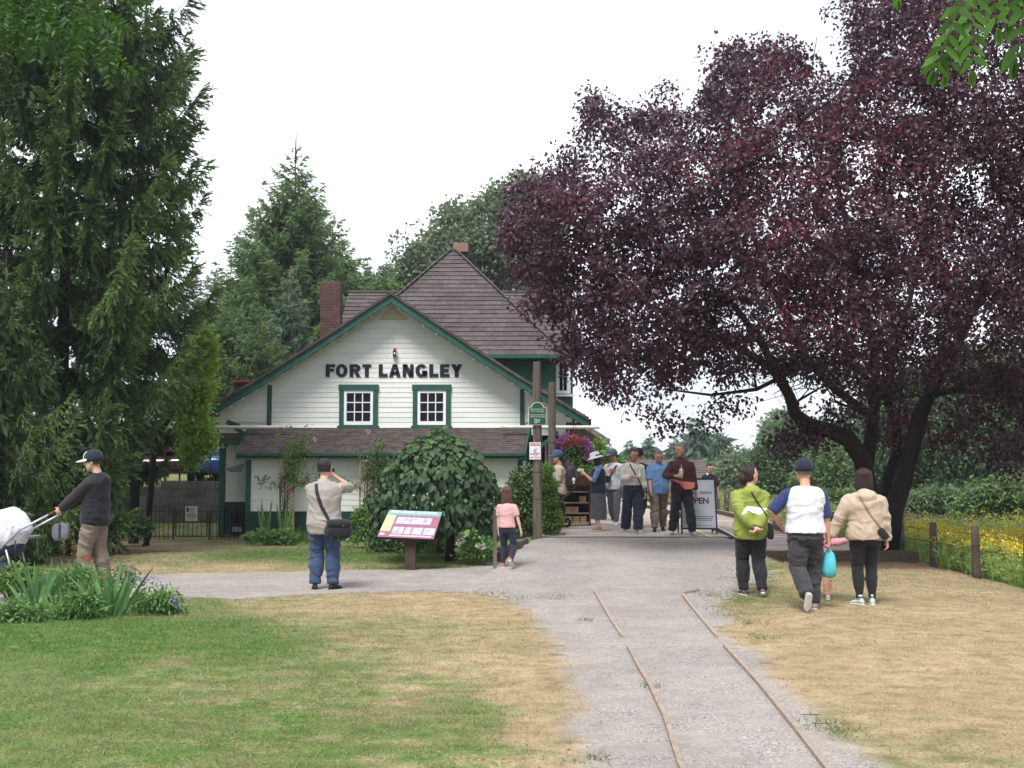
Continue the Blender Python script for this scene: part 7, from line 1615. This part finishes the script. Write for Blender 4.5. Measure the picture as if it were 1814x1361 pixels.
mb.add(v, [q for i in range(nu_) for q in ((3 * i, 3 * i + 3, 3 * i + 4, 3 * i + 1), (3 * i + 1, 3 * i + 4, 3 * i + 5, 3 * i + 2))]); mb.build('back_print', M['white'], p12['obj'], world=False)
J = p13; c = J['PR'] + Vector((.03, .03, -.17)); t = thing('drawstring_bag', 'turquoise drawstring bag hanging from the hand of the man in the white polo', 'bag', c); TQ = mat('turquoise_cloth', (.09, .46, .52), .6, .15, 10, .2, 60)
mb = MB(); mb.lathe([(.02, -.19), (.075, -.175), (.088, -.10), (.082, 0), (.06, .085), (.022, .125), (.014, .135), (.03, .155)], c, 18, 1, .7); o = mb.build('bag_body', TQ, t, smooth=True)
r = np.random.default_rng(5)
for v in o.data.vertices: a = math.atan2(v.co.y, v.co.x); k = 1 + .10 * math.sin(a * 7 + v.co.z * 9); v.co.x *= k; v.co.y *= k
for s in (-1, 1): mb = MB(); mb.tube([c + Vector((s * .01, 0, .14)), J['PR'] + Vector((s * .015, 0, 0)), J['PR'] + Vector((s * .02, -.01, -.08))], .004, 6); mb.build('cord', TQ, t)
J = p13
for s_ in (-1, 1):
    o = worn_strap(J, J['obj'], [(s_ * .125, .822), (s_ * .045, .822)], .045, C['charcoal'], name='pocket_flap'); o.location = (0, 0, 0); o.data.transform(J['M'].inverted() @ Matrix.Translation(J['obj'].location))
o = worn_strap(J, J['obj'], [(-.15, .868), (.15, .868)], .03, C['black'], name='belt'); o.data.transform(J['M'].inverted() @ Matrix.Translation(J['obj'].location))
J = p15; c = on_cloth(J, -.17, .84, True, .03); t = thing('crossbody_bag', 'tiny black purse on a beige strap over the beige hoodie', 'bag', c)
mb = MB(); rbox(mb, c, .09, .05, .15, 4, Matrix.Rotation(R(-38), 3, 'Y')); mb.build('bag_body', NYL, t, smooth=True); worn_strap(J, t, [(.09, 1.29), (.05, 1.2), (-.03, 1.06), (-.12, .94), (-.17, .88)], .018, cloth('tan_strap', (.25, .19, .14)))

# ------------------------------------------------------------------ covered stroller, lower left
hx = (p1['PL'] + p1['PR']) / 2; s0 = Vector((hx.x, hx.y, 0)); t = thing('stroller', 'baby stroller with a white flowered cover over its hood, pushed at the left edge', 'stroller', (s0.x - .8, s0.y, 0))
ALU = mat('aluminium_tube', (.42, .43, .45), .35, .1, 5, metal=.6); TR = mat('tyre', (.015, .015, .017), .9); BL = cloth('stroller_blue', (.022, .03, .06)); GREYF = cloth('stroller_grey', (.14, .14, .15))
z_ = hx.z - .01
for s in (-1, 1):
    y = s0.y + s * .23; mb = MB(); mb.tube([(s0.x - .06, y, z_ - .03), (s0.x - .45, y, z_ - .24), (s0.x - 1.05, y, .18)], .016, 10); mb.build('frame_tube', ALU, t, smooth=True)
    mb = MB(); mb.tube([(s0.x - .62, y, .50), (s0.x - .52, y, .16)], .015, 8); mb.build('rear_leg', ALU, t, smooth=True)
    mb = MB(); mb.tube([(s0.x - .50, y, .62), (s0.x - .47, y, .30)], .012, 8); mb.build('strut', M['black'], t, smooth=True)
    for wx, wr in ((-.50, .14), (-1.08, .12)):
        mb = MB(); n = 20; cc = Vector((s0.x + wx, y + s * .03, wr)); mb.tube([cc + Vector((math.cos(2 * math.pi * k / n) * (wr - .02), 0, math.sin(2 * math.pi * k / n) * (wr - .02))) for k in range(n + 1)], .02, 8, False); w_ = mb.build('wheel', TR, t, smooth=True)
        mb = MB(); [mb.tube([cc, cc + Vector((math.cos(a), 0, math.sin(a))) * (wr - .03)], .008, 5) for a in np.linspace(0, 2 * math.pi, 6)[:-1]]; mb.tube([cc - Vector((0, .02, 0)), cc + Vector((0, .02, 0))], .025, 8); mb.build('rim', ALU, w_)
mb = MB(); mb.tube([(s0.x - .06, s0.y - .23, z_ - .03), (s0.x - .01, s0.y - .2, z_), (s0.x, s0.y, z_ + .005), (s0.x - .01, s0.y + .2, z_), (s0.x - .06, s0.y + .23, z_ - .03)], .017, 10); mb.build('handle', mat('brown_grip', (.12, .05, .03), .6), t, smooth=True)
mb = MB(); rbox(mb, (s0.x - .78, s0.y, .52), .62, .40, .24, 3); mb.build('seat', BL, t, smooth=True)
mb = MB(); rbox(mb, (s0.x - .72, s0.y, .25), .5, .38, .14, 4); mb.build('basket', BL, t, smooth=True)
mb = MB(); rbox(mb, (s0.x - .34, s0.y, .66), .12, .30, .05, 3); mb.build('console', GREYF, t, smooth=True)
mb = MB(); c = Vector((s0.x - .70, s0.y, .72)); st = []
for q in np.linspace(-1.45, 1.5, 13): st.append((c + Vector((-.10 * max(0, -math.sin(q)), 0, .30 * math.sin(q) + .02)), Vector((.34 * max(.08, math.cos(q * .92)), 0, 0)) if q > 0 else Vector((.34 + .10 * q, 0, 0)), Vector((0, .25 * max(.1, math.cos(q * .9)), 0))))
loft(mb, st, 22)
FL = mat('flowered_muslin', (.66, .66, .70), .8, .03, 5); tn = FL.node_tree; vr = N(tn, 'ShaderNodeTexVoronoi'); vr.inputs['Scale'].default_value = 17; co = N(tn, 'ShaderNodeTexCoord'); tn.links.new(co.outputs['Object'], vr.inputs['Vector'])
rp = N(tn, 'ShaderNodeValToRGB'); rp.color_ramp.elements[0].color = (.40, .42, .52, 1); rp.color_ramp.elements[0].position = .20; rp.color_ramp.elements[1].color = (.66, .66, .71, 1); rp.color_ramp.elements[1].position = .30; tn.links.new(vr.outputs['Distance'], rp.inputs[0]); tn.links.new(rp.outputs[0], tn.nodes['Principled BSDF'].inputs['Base Color'])
remeshed(mb, 'muslin_cover', .015, FL, t, folds=.045, seed=77, target=9000, fscale=(6, 6, 2)).location = -Vector(t.location)
t = thing('tote_bag', 'small grey and navy bag hanging behind the stroller handle', 'bag', (s0.x + .06, s0.y - .05, z_ - .3))
mb = MB(); rbox(mb, (s0.x + .06, s0.y - .08, z_ - .27), .24, .10, .24, 3.5); mb.build('bag_body', GREYF, t, smooth=True); mb = MB(); mb.bx(s0.x + .045, s0.x + .075, s0.y - .136, s0.y - .131, z_ - .37, z_ - .16); mb.build('stripe', BL, t)
mb = MB(); mb.tube([(s0.x - .02, s0.y - .08, z_ - .17), (s0.x - .02, s0.y - .06, z_), (s0.x + .1, s0.y - .08, z_ - .17)], .008, 6); mb.build('strap', BL, t)

# ------------------------------------------------------------------ information board
bp = W2(727, 1010); zb = zg(*bp); t = thing('information_board', 'tilted history panel in teal, mauve and yellow on a dark brown post', 'information board', (*bp, zb))
mb = MB(); mb.bx(-.085, .085, -.05, .05, -.1, .54); mb.build('post', M['wood_dark'], t, world=False, bevel=.008)
A, B, Cc, D = P(668, 951, bp[1] - .16), P(768, 955.5, bp[1] - .16), P(782, 911, bp[1] + .24), P(690, 903.5, bp[1] + .24)
Cc = D + (B - A) * .955
mb = MB(); mb.prism([A, B, Cc, D], (0, .012, -.035)); mb.build('panel', M['black'], t)
def quad(u0, u1, v0, v1, m, nm, k):
    f = lambda u, v: (A.lerp(B, u)).lerp(D.lerp(Cc, u), v) + (B - A).cross(D - A).normalized() * (.002 * k)
    mb = MB(); mb.add([f(u0, v0), f(u1, v0), f(u1, v1), f(u0, v1)], [(0, 1, 2, 3)]); return mb.build(nm, m, t)
pm = lambda n_, c_, v=.1, s=20: mat(n_, c_, .35, v, s)
MV, TL, YL = pm('mauve_print', (.27, .105, .16)), pm('teal_print', (.16, .32, .32)), pm('yellow_print', (.50, .46, .28))
PHO = mat('archive_photo', (.54, .50, .54), .4, .5, 16, c2=(.27, .26, .32))
quad(0, 1, 0, 1, MV, 'panel_print', 1); quad(0, 1, .82, 1, TL, 'panel_heading', 2); quad(.0, .175, .22, .815, YL, 'panel_text_block', 2)
for u0, u1, v0, v1 in ((.22, .48, .50, .75), (.49, .73, .50, .75), (.74, .86, .50, .75), (.22, .32, .13, .38), (.33, .42, .13, .38), (.44, .55, .13, .38), (.57, .76, .13, .38), (.78, .98, .13, .38)): quad(u0, u1, v0, v1, PHO, 'printed_photo', 3)
for i in range(7): quad(.02, .155, .72 - i * .07, .735 - i * .07, pm('print_line', (.4, .36, .22)), 'print_line', 3)
quad(.02, .11, .06, .15, PHO, 'print_emblem', 3)
for i in range(2): quad(.20, .95, .05 + i * .03, .062 + i * .03, WHT, 'print_line', 3)
yv = (D - A).normalized(); xv = (B - A).normalized(); nv = xv.cross(yv).normalized(); M3 = Matrix((xv, yv, nv)).transposed()
o = text_obj('panel_title', 'FORT LANGLEY CN STATION', .055, WHT, t, (0, 0, 0), align='LEFT', bold=.0014, depth=.0008); o.rotation_euler = M3.to_euler(); o.location = A.lerp(D, .925) + xv * .045 + nv * .009 - Vector(t.location)

# ------------------------------------------------------------------ sandwich board
d0 = 22.3; A0 = P(1234, 823, d0); t = thing('sandwich_board', 'grey and white A frame sign reading Historic Station OPEN, behind the man in maroon', 'sandwich board', (A0.x, d0, pz)); w = .34; Hb = 1.06
lean_ = .17
for s in (-1, 1):
    for q in (-1, 1):
        mb = MB(); mb.bar((s * w, q * .26, 0), (s * w, q * .03, Hb), .028, .022); mb.build('frame_leg', mat('dark_blue_frame', (.02, .025, .045), .5) if q == -1 and s == -1 else bpy.data.materials['dark_blue_frame'], t, world=False)
for zz, f in ((.105, .9), (Hb, 1)):
    k = -.26 + .23 * zz / Hb; mb = MB(); mb.bar((-w, k, zz), (w, k, zz), .022, .03); mb.build('frame_rail', bpy.data.materials['dark_blue_frame'], t, world=False)
fy0, fy1 = -.26 + .23 * .12 / Hb - .004, -.26 + .23 * (Hb - .012) / Hb - .004
mb = MB(); mb.add([(-w + .014, fy0, .12), (w - .014, fy0, .12), (w - .014, fy1, Hb - .012), (-w + .014, fy1, Hb - .012)], [(0, 1, 2, 3)]); mb.build('poster', mat('pale_poster', (.46, .48, .52), .4, .04), t, world=False)
ang = R(90) - math.atan2(.23, Hb); DK = mat('plum_print', (.12, .03, .05), .6); GK = mat('grey_print', (.08, .08, .10), .6)
def bt(s_, z_, size, m, x=0, bold=.001, al='CENTER'): return text_obj('poster_lettering', s_, size, m, t, (x, -.26 + .23 * z_ / Hb - .008, z_), (ang, 0, 0), al, bold, .001)
bt('Historic Station', .80, .085, GK, .01); bt('OPEN', .635, .165, DK, 0.0, .006)
for i in range(3): mb = MB(); z_ = .335 - i * .035; k = -.26 + .23 * z_ / Hb - .007; mb.bar((-.06 + .02 * (i > 0), k, z_), (.28 - .01 * i, k, z_), .003, .011); mb.build('poster_line', GK, t, world=False)
mb = MB(); z_ = .16; k = -.26 + .23 * z_ / Hb - .007; mb.bar((-.24, k, z_), (.26, k, z_), .003, .008); mb.build('poster_line', GK, t, world=False)
mb = MB(); mb.bar((-.10, -.26 + .23 * .22 / Hb - .007, .22), (-.10, -.26 + .23 * .33 / Hb - .007, .33), .004, .003); mb.build('poster_line', GK, t, world=False)

# ------------------------------------------------------------------ rack with crates and the parked pushchair on the platform
a = P(1020, 915, 25.2); t = thing('wooden_rack', 'dark wooden rack with shelves of small crates, between backpack and bucket hat', 'rack', (a.x, 25.2, PLAT_Z)); w, dpt = .30, .16; TT = mat('rack_wood', (.10, .04, .022), .6, .3, 5)
for s in (-1, 1):
    for q in (-1, 1): mb = MB(); mb.bx(s * w - .02, s * w + .02, q * dpt - .02, q * dpt + .02, 0, 1.12); mb.build('post', TT, t, world=False)
for z_ in (.06, .27, .50, .74): mb = MB(); mb.bx(-w, w, -dpt, dpt, z_, z_ + .025); mb.build('shelf', mat('pale_wood', (.36, .26, .16), .8, .3, 5) if z_ == .06 else bpy.data.materials['pale_wood'], t, world=False)
mb = MB(); mb.bx(-w, w, -dpt - .026, -dpt - .002, .90, 1.10); mb.build('head_board', mat('orange_wood', (.24, .075, .025), .6, .2, 4), t, world=False)
mb = MB(); mb.bx(-w, w, dpt - .02, dpt, .08, 1.1); mb.build('back_panel', M['dark_in'], t, world=False)
for k, (x, z_) in enumerate(((-.16, .086), (.0, .086), (.16, .086), (-.17, .296), (-.02, .296), (.15, .526))):
    c_ = Vector(t.location) + Vector((x, -.02, z_)); q = thing('small_crate', ['slatted crate on the bottom shelf of the rack, left', 'slatted crate on the bottom shelf of the rack, middle', 'slatted crate on the bottom shelf of the rack, right', 'slatted crate on the second shelf of the rack, left', 'slatted crate on the second shelf of the rack, middle', 'slatted crate on the third shelf of the rack'][k], 'crate', c_, group='small crates on the rack')
    for i in range(3): mb = MB(); mb.bx(-.065, .065, -.12, -.11, .005 + i * .045, .04 + i * .045); mb.build('slat', bpy.data.materials['pale_wood'], q, world=False)
    for s in (-1, 1): mb = MB(); mb.bx(s * .065 - .006, s * .065 + .006, -.109, .10, 0, .135); mb.build('side', bpy.data.materials['pale_wood'], q, world=False)
a = P(985, 920, 24.6); t = thing('pushchair', 'folded black pushchair with a pale blue blanket behind the backpack woman', 'pushchair', (a.x + .05, 24.6, PLAT_Z)); o_ = Vector((-.05, 0, 0))
for s in (-1, 1):
    mb = MB(); mb.tube([o_ + Vector((-.1, s * .2, .12)), o_ + Vector((.12, s * .2, .6)), o_ + Vector((.34, s * .2, .78))], .016, 8); mb.build('frame_tube', M['black'], t, world=False); mb = MB(); mb.tube([o_ + Vector((.22, s * .2, .12)), o_ + Vector((.10, s * .2, .58))], .015, 8); mb.build('frame_tube', M['black'], t, world=False)
    for x in (-.1, .22):
        mb = MB(); mb.tube([o_ + Vector((x + .085 * math.cos(q), s * .22, .11 + .085 * math.sin(q))) for q in np.linspace(0, 6.283, 15)], .018, 6, False); mb.build('wheel', TR, t, world=False)
mb = MB(); rbox(mb, (.0, 0, .42), .34, .34, .26, 3); mb.build('seat', NYL, t, world=False, smooth=True); mb = MB(); rbox(mb, (-.06, -.16, .33), .20, .14, .26, 2.6); mb.build('blanket', C['denimlt'], t, world=False, smooth=True)
mb = MB(); rbox(mb, (.05, -.02, .14), .30, .26, .10, 3); mb.build('basket', cloth('brown_basket', (.10, .06, .045)), t, world=False, smooth=True)
a = P(1140, 870, 38); t = thing('white_shed', 'low pale boarded shed with a dark shingled roof at the far end of the platform', 'shed', (a.x, 60, .2))
x0, x1, xr = P(1075, 823, 60).x, P(1175, 823, 60).x, P(1262, 823, 60).x; z0, z1 = P(1100, 905, 60).z, P(1100, 868, 60).z
for i in range(7): hh = (z1 - .1) / 7; pl_piece(x0, x1, .1 + i * hh, .1 + (i + 1) * hh + .01, 60, parent=t, m=mat('pale_grey_board', (.48, .50, .52), .7, .1) if i == 0 else bpy.data.materials['pale_grey_board'])
mb = MB(); mb.bx(x0, x1, 60.01, 63, .1, z1); mb.build('wall', bpy.data.materials['pale_grey_board'], t)
zt0, zt1 = P(1200, 872, 59).z, P(1200, 815, 62).z
for i in range(12): f0, f1 = i / 12, (i + 1.1) / 12; mb = MB(); mb.prism([(x0 - .3, 59.4 + 3 * f0, zt0 + (zt1 - zt0) * f0 + .03), (xr - 1.0 * 0, 59.4 + 3 * f0, zt0 + (zt1 - zt0) * f0 + .03), (xr, 59.4 + 3 * min(1, f1), zt0 + (zt1 - zt0) * min(1, f1)), (x0 - .3, 59.4 + 3 * min(1, f1), zt0 + (zt1 - zt0) * min(1, f1))], (0, 0, -.03)); mb.build('shingle_course', M['shingle_old'], t)
mb = MB(); mb.bx(x1, xr - .3, 60.2, 62, .1, zt0); mb.build('open_side_shade', M['dark_in'], t)  # solid near-black box stands in for the shade inside the open end

# ------------------------------------------------------------------ ramp boards and the grey post beside the girl
pa, pb = W2(878, 994), (.30, 20.6)
mb = MB(); mb.bar((pa[0] - .02, pa[1], .12), (pb[0] - .02, pb[1], .24), .05, .16); tag(mb.build('retaining_board', M['wood_grey'], loc=(0, 18, 0), bevel=.006), 'grey board holding the left edge of the gravel ramp', 'retaining board')
mb = MB(); mb.bx(pa[0] - .02, pa[0] + .36, pa[1] - .12, pa[1] - .06, -.05, .14); tag(mb.build('retaining_board', M['timber'], loc=(pa[0], pa[1], 0), bevel=.006), 'short dark board end behind the feet of the little girl', 'retaining board')
a = P(877, 990, 17.5); t = thing('wooden_post', 'slim grey wooden post at the left edge of the ramp beside the little girl', 'post', (a.x, 17.5, 0)); mb = MB(); mb.bx(-.028, .028, -.03, .03, 0, P(877, 905, 17.5).z); mb.build('post', M['wood_grey'], t, world=False, bevel=.004)

# ------------------------------------------------------------------ iron fence, gate, retaining wall, railing, cars
FY = 27.0
def picket_run(label, x0, x1, gap=.105, h=.78):
    t = thing('iron_fence', label, 'fence', ((x0 + x1) / 2, FY, zg((x0 + x1) / 2, FY))); zb = zg((x0 + x1) / 2, FY); x = x0
    while x < x1:
        mb = MB(); mb.tube([(x, FY, zb), (x, FY, zb + h), (x, FY, zb + h + .05)], [.009, .009, .002], 5); mb.build('picket', M['iron'], t); x += gap
    for z_ in (.08, h - .12): mb = MB(); mb.bar((x0, FY + .012, zb + z_), (x1, FY + .012, zb + z_), .012, .02); mb.build('rail', M['iron'], t)
    return t
xg0, xg1 = P(308, 900, FY).x, P(372, 900, FY).x
picket_run('low rusty picket fence left of the little iron gate', P(205, 900, FY).x, xg0 - .06); picket_run('low rusty picket fence between the iron gate and the station', xg1 + .06, P(428, 900, FY).x)
zb = zg(xg0, FY); t = thing('iron_gate', 'small rusty iron gate carrying a white notice', 'gate', ((xg0 + xg1) / 2, FY, zb))
for x in (xg0, xg1): mb = MB(); mb.bx(x - .02, x + .02, FY - .02, FY + .02, zb - .05, zb + .70); mb.build('gate_post', M['iron'], t)
fr = MB(); fr.bar((xg0 + .06, FY, zb + .08), (xg1 - .06, FY, zb + .08), .02, .03); fr.bar((xg0 + .06, FY, zb + .66), (xg1 - .06, FY, zb + .66), .02, .02); fr.bar((xg0 + .06, FY, zb + .08), (xg0 + .06, FY, zb + .66), .025, .025); fr.bar((xg1 - .06, FY, zb + .08), (xg1 - .06, FY, zb + .66), .025, .025); fr.build('gate_frame', M['iron'], t)
for i in range(6): x = xg0 + .14 + i * (xg1 - xg0 - .2) / 6.3; mb = MB(); mb.bx(x - .007, x + .007, FY - .007, FY + .007, zb + .09, zb + .65); mb.build('bar', M['iron'], t)
a = P(339, 910, FY - .05); nt_ = thing('gate_notice', 'white notice with black lettering hanging on the iron gate', 'sign', (a.x, FY - .05, a.z)); mb = MB(); mb.bx(-.145, .145, 0, .006, -.175, .175); mb.build('sign_face', mat('offwhite_sign', (.50, .50, .44), .5), nt_, world=False, bevel=.003)
mb = MB(); mb.bx(-.115, -.06, -.003, -.0005, .04, .14); mb.build('sign_emblem', M['ink'], nt_, world=False)
for i, s_ in enumerate(('PRIVATE', 'RESIDENCE')): text_obj('sign_lettering', s_, .05, M['ink'], nt_, (0, -.001, -.015 - i * .045), bold=.0015, depth=.001)
for i in range(3): mb = MB(); mb.bx(-.04, .10 - .02 * i, -.002, -.0005, .115 - i * .035, .128 - i * .035); mb.build('fine_print', M['ink'], nt_, world=False)
for i in range(2): mb = MB(); mb.bx(-.10 + i * .02, .10 - .02 * i, -.002, -.0005, -.105 - i * .03, -.095 - i * .03); mb.build('fine_print', M['ink'], nt_, world=False)
# concrete block wall
RW = 32.5; t = thing('retaining_wall', 'stained grey block retaining wall behind the iron fence', 'wall', (-9, RW, -.1)); r = np.random.default_rng(9)
xa, xb = -14.5, -5.6; zc0 = -.12; rows = 6; bh_ = (1.17 + .12) / rows
for j in range(rows):
    x = xa - (.25 if j % 2 else 0)
    while x < xb:
        w = .52; x0_, x1_ = max(xa, x), min(xb, x + w - .008); top_cut = (x1_ < P(305, 850, RW).x + .05 and j >= 4) or (x1_ < P(285, 850, RW).x and j >= 4)
        if x1_ - x0_ > .05 and not (top_cut and j == 5): mb = MB(); dd = r.uniform(-.008, .008); mb.bx(x0_, x1_, RW + dd, RW + .35, zc0 + j * bh_, zc0 + (j + 1) * bh_ - .008); mb.build('block', M['concrete_wall'], t, bevel=.006)
        x += w
mb = MB(); mb.bx(xa, xb, RW + .02, RW + .34, zc0, 1.0); mb.build('wall_core', M['concrete_wall'], t)
t = thing('metal_railing', 'rusty two bar railing along the edge of the car park above the wall', 'railing', (-9, 33.3, 1.12))
for px in (345, 372, 318, 292, 265): a = P(px, 850, 33.3); mb = MB(); mb.bx(a.x - .022, a.x + .022, 33.28, 33.32, 1.05, 2.05); mb.build('railing_post', M['iron'], t)
for z_ in (P(350, 836, 33.3).z, P(350, 812, 33.3).z): mb = MB(); mb.bar((-13, 33.26, z_), (-6.2, 33.26, z_), .03, .035); mb.build('railing_bar', M['iron'], t)
def car(label, x, y, z, rz, paint, L_=4.3, W_=1.75, Hh=1.5):
    t = thing('parked_car', label, 'car', (x, y, z), R(rz)); t['group'] = 'cars parked above the retaining wall'
    sec = [(-.5, .32, .62), (-.48, .25, .78), (-.30, .22, .90), (.05, .22, .94), (.40, .22, .88), (.49, .26, .76), (.5, .34, .60)]
    mb = MB(); loft(mb, [(Vector((a_ * L_, 0, (b_ + c_) / 2 * 1.0)), Vector((0, W_ / 2 * (1 if abs(a_) < .45 else .86), 0)), Vector((0, 0, (c_ - b_) / 2))) for a_, b_, c_ in sec], 20); bdy = mb.build('body', paint, t, world=False, smooth=True)
    mb = MB(); v = []
    for a_, z_, w_ in ((-.40, .90, .80), (-.27, Hh, .62), (.08, Hh, .62), (.26, .92, .80)): v += [(a_ * L_, -w_ * W_ / 2 * 1.1, z_), (a_ * L_, w_ * W_ / 2 * 1.1, z_)]
    mb.add(v, [(0, 2, 3, 1), (2, 4, 5, 3), (4, 6, 7, 5), (0, 6, 4, 2), (1, 3, 5, 7), (0, 1, 7, 6)]); mb.build('cabin', paint, t, world=False, bevel=.05)
    for nm, q in (('windscreen', [(.245 * L_, -.60, .97), (.245 * L_, .60, .97), (.085 * L_, .50, Hh - .05), (.085 * L_, -.50, Hh - .05)]), ('rear_window', [(-.39 * L_, -.6, .98), (-.39 * L_, .6, .98), (-.28 * L_, .5, Hh - .06), (-.28 * L_, -.5, Hh - .06)])):
        o_ = Vector((.02 if nm == 'windscreen' else -.02, 0, .02)); mb = MB(); mb.prism([Vector(p) + o_ for p in q], (0, 0, .01)); mb.build(nm, mat('pale_glass', (.25, .32, .38), .1, spec=.8) if 'pale_glass' not in bpy.data.materials else bpy.data.materials['pale_glass'], t, world=False)
    for s in (-1, 1):
        for a_, b_ in ((-.33, -.10), (-.08, .20)): mb = MB(); y0 = s * (W_ / 2 * .84); mb.prism([(a_ * L_, y0, .96), (b_ * L_, y0, .96), ((b_ - .04) * L_, s * W_ / 2 * .70, Hh - .1), ((a_ + .05) * L_, s * W_ / 2 * .70, Hh - .1)], (0, s * .02, 0)); mb.build('side_window', M['glass'], t, world=False)
        for a_ in (-.31, .31):
            mb = MB(); c = Vector((a_ * L_, s * (W_ / 2 - .08), .32)); mb.tube([c - Vector((0, .1, 0)), c + Vector((0, .1, 0))], .32, 20); w_ = mb.build('wheel', TR, t, world=False); mb = MB(); mb.tube([c + Vector((0, s * .10, 0)), c + Vector((0, s * .115, 0))], .2, 14); mb.build('rim', ALU, w_, world=False)
        mb = MB(); ball(mb, (.475 * L_, s * .58, .68), .06, .14, .08); mb.build('headlight', M['white'], t, world=False, smooth=True)
    return t
CP = lambda n_, c_: mat(n_, c_, .25, .03, 2, coat=1.0, spec=.5)
a = P(380, 850, 35.6); car('blue car with a glinting windscreen parked behind the railing', a.x + .15, 35.9, 1.12, -80, CP('blue_car_paint', (.01, .06, .22)))
a = P(340, 850, 36.2); car('dark maroon car parked left of the blue car behind the railing', a.x - .2, 36.2, 1.12, 8, CP('maroon_car_paint', (.05, .01, .014)))
# folded chairs leaning behind the lean-to corner
t = thing('folding_chair', 'black folding chairs with a blue and white seat, leaned by the station corner', 'folding chair', (P(418, 930, 27.6).x, 27.6, -.1)); w = .16
for i in range(3): mb = MB(); mb.bar((-.14 + i * .07, 0, 0), (-.12 + i * .08, .15, .62), .02, .02); mb.bar((-.02 + i * .07, 0, 0), (0 + i * .08, .15, .62), .02, .02); mb.bx(-.14 + i * .08, .0 + i * .08, .05, .07, .34, .6); mb.build('chair_frame', NYL, t, world=False)
mb = MB(); mb.bx(-.08, .14, -.03, -.01, .12, .24); mb.build('seat', mat('blue_webbing', (.02, .06, .30), .7, .8, 60, c2=(.5, .5, .55)), t, world=False)
# sewer lid like stone ring and dark droppings on the lawn
for px, py in ((255, 968), (152, 1004)):
    g_ = W2(px, py); mb = MB(); rbox(mb, (*g_, zg(*g_) + .02), .09, .07, .05, 2.5); tag(mb.build('pine_cone', BARKD, loc=(*g_, 0), smooth=True), 'dark fallen cone on the dry lawn, ' + ('near the iron gate' if px > 200 else 'beside the man in the dark hoodie'), 'cone')
# ------------------------------------------------------------------ the air between near and far
hz = bpy.data.materials.new('haze'); hz.use_nodes = True; th = hz.node_tree; th.nodes.clear()
ho = N(th, 'ShaderNodeOutputMaterial'); hv = N(th, 'ShaderNodeVolumePrincipled'); hv.inputs['Color'].default_value = (.86, .92, 1.0, 1); hv.inputs['Density'].default_value = 0.0006; hv.inputs['Anisotropy'].default_value = 0.3
th.links.new(hv.outputs[0], ho.inputs['Volume'])
mb = MB(); mb.bx(-320, 320, -45, 720, -3, 42)
tag(mb.build('haze', hz), 'thin pale summer haze over the whole place', kind='stuff')
bpy.context.view_layer.update()
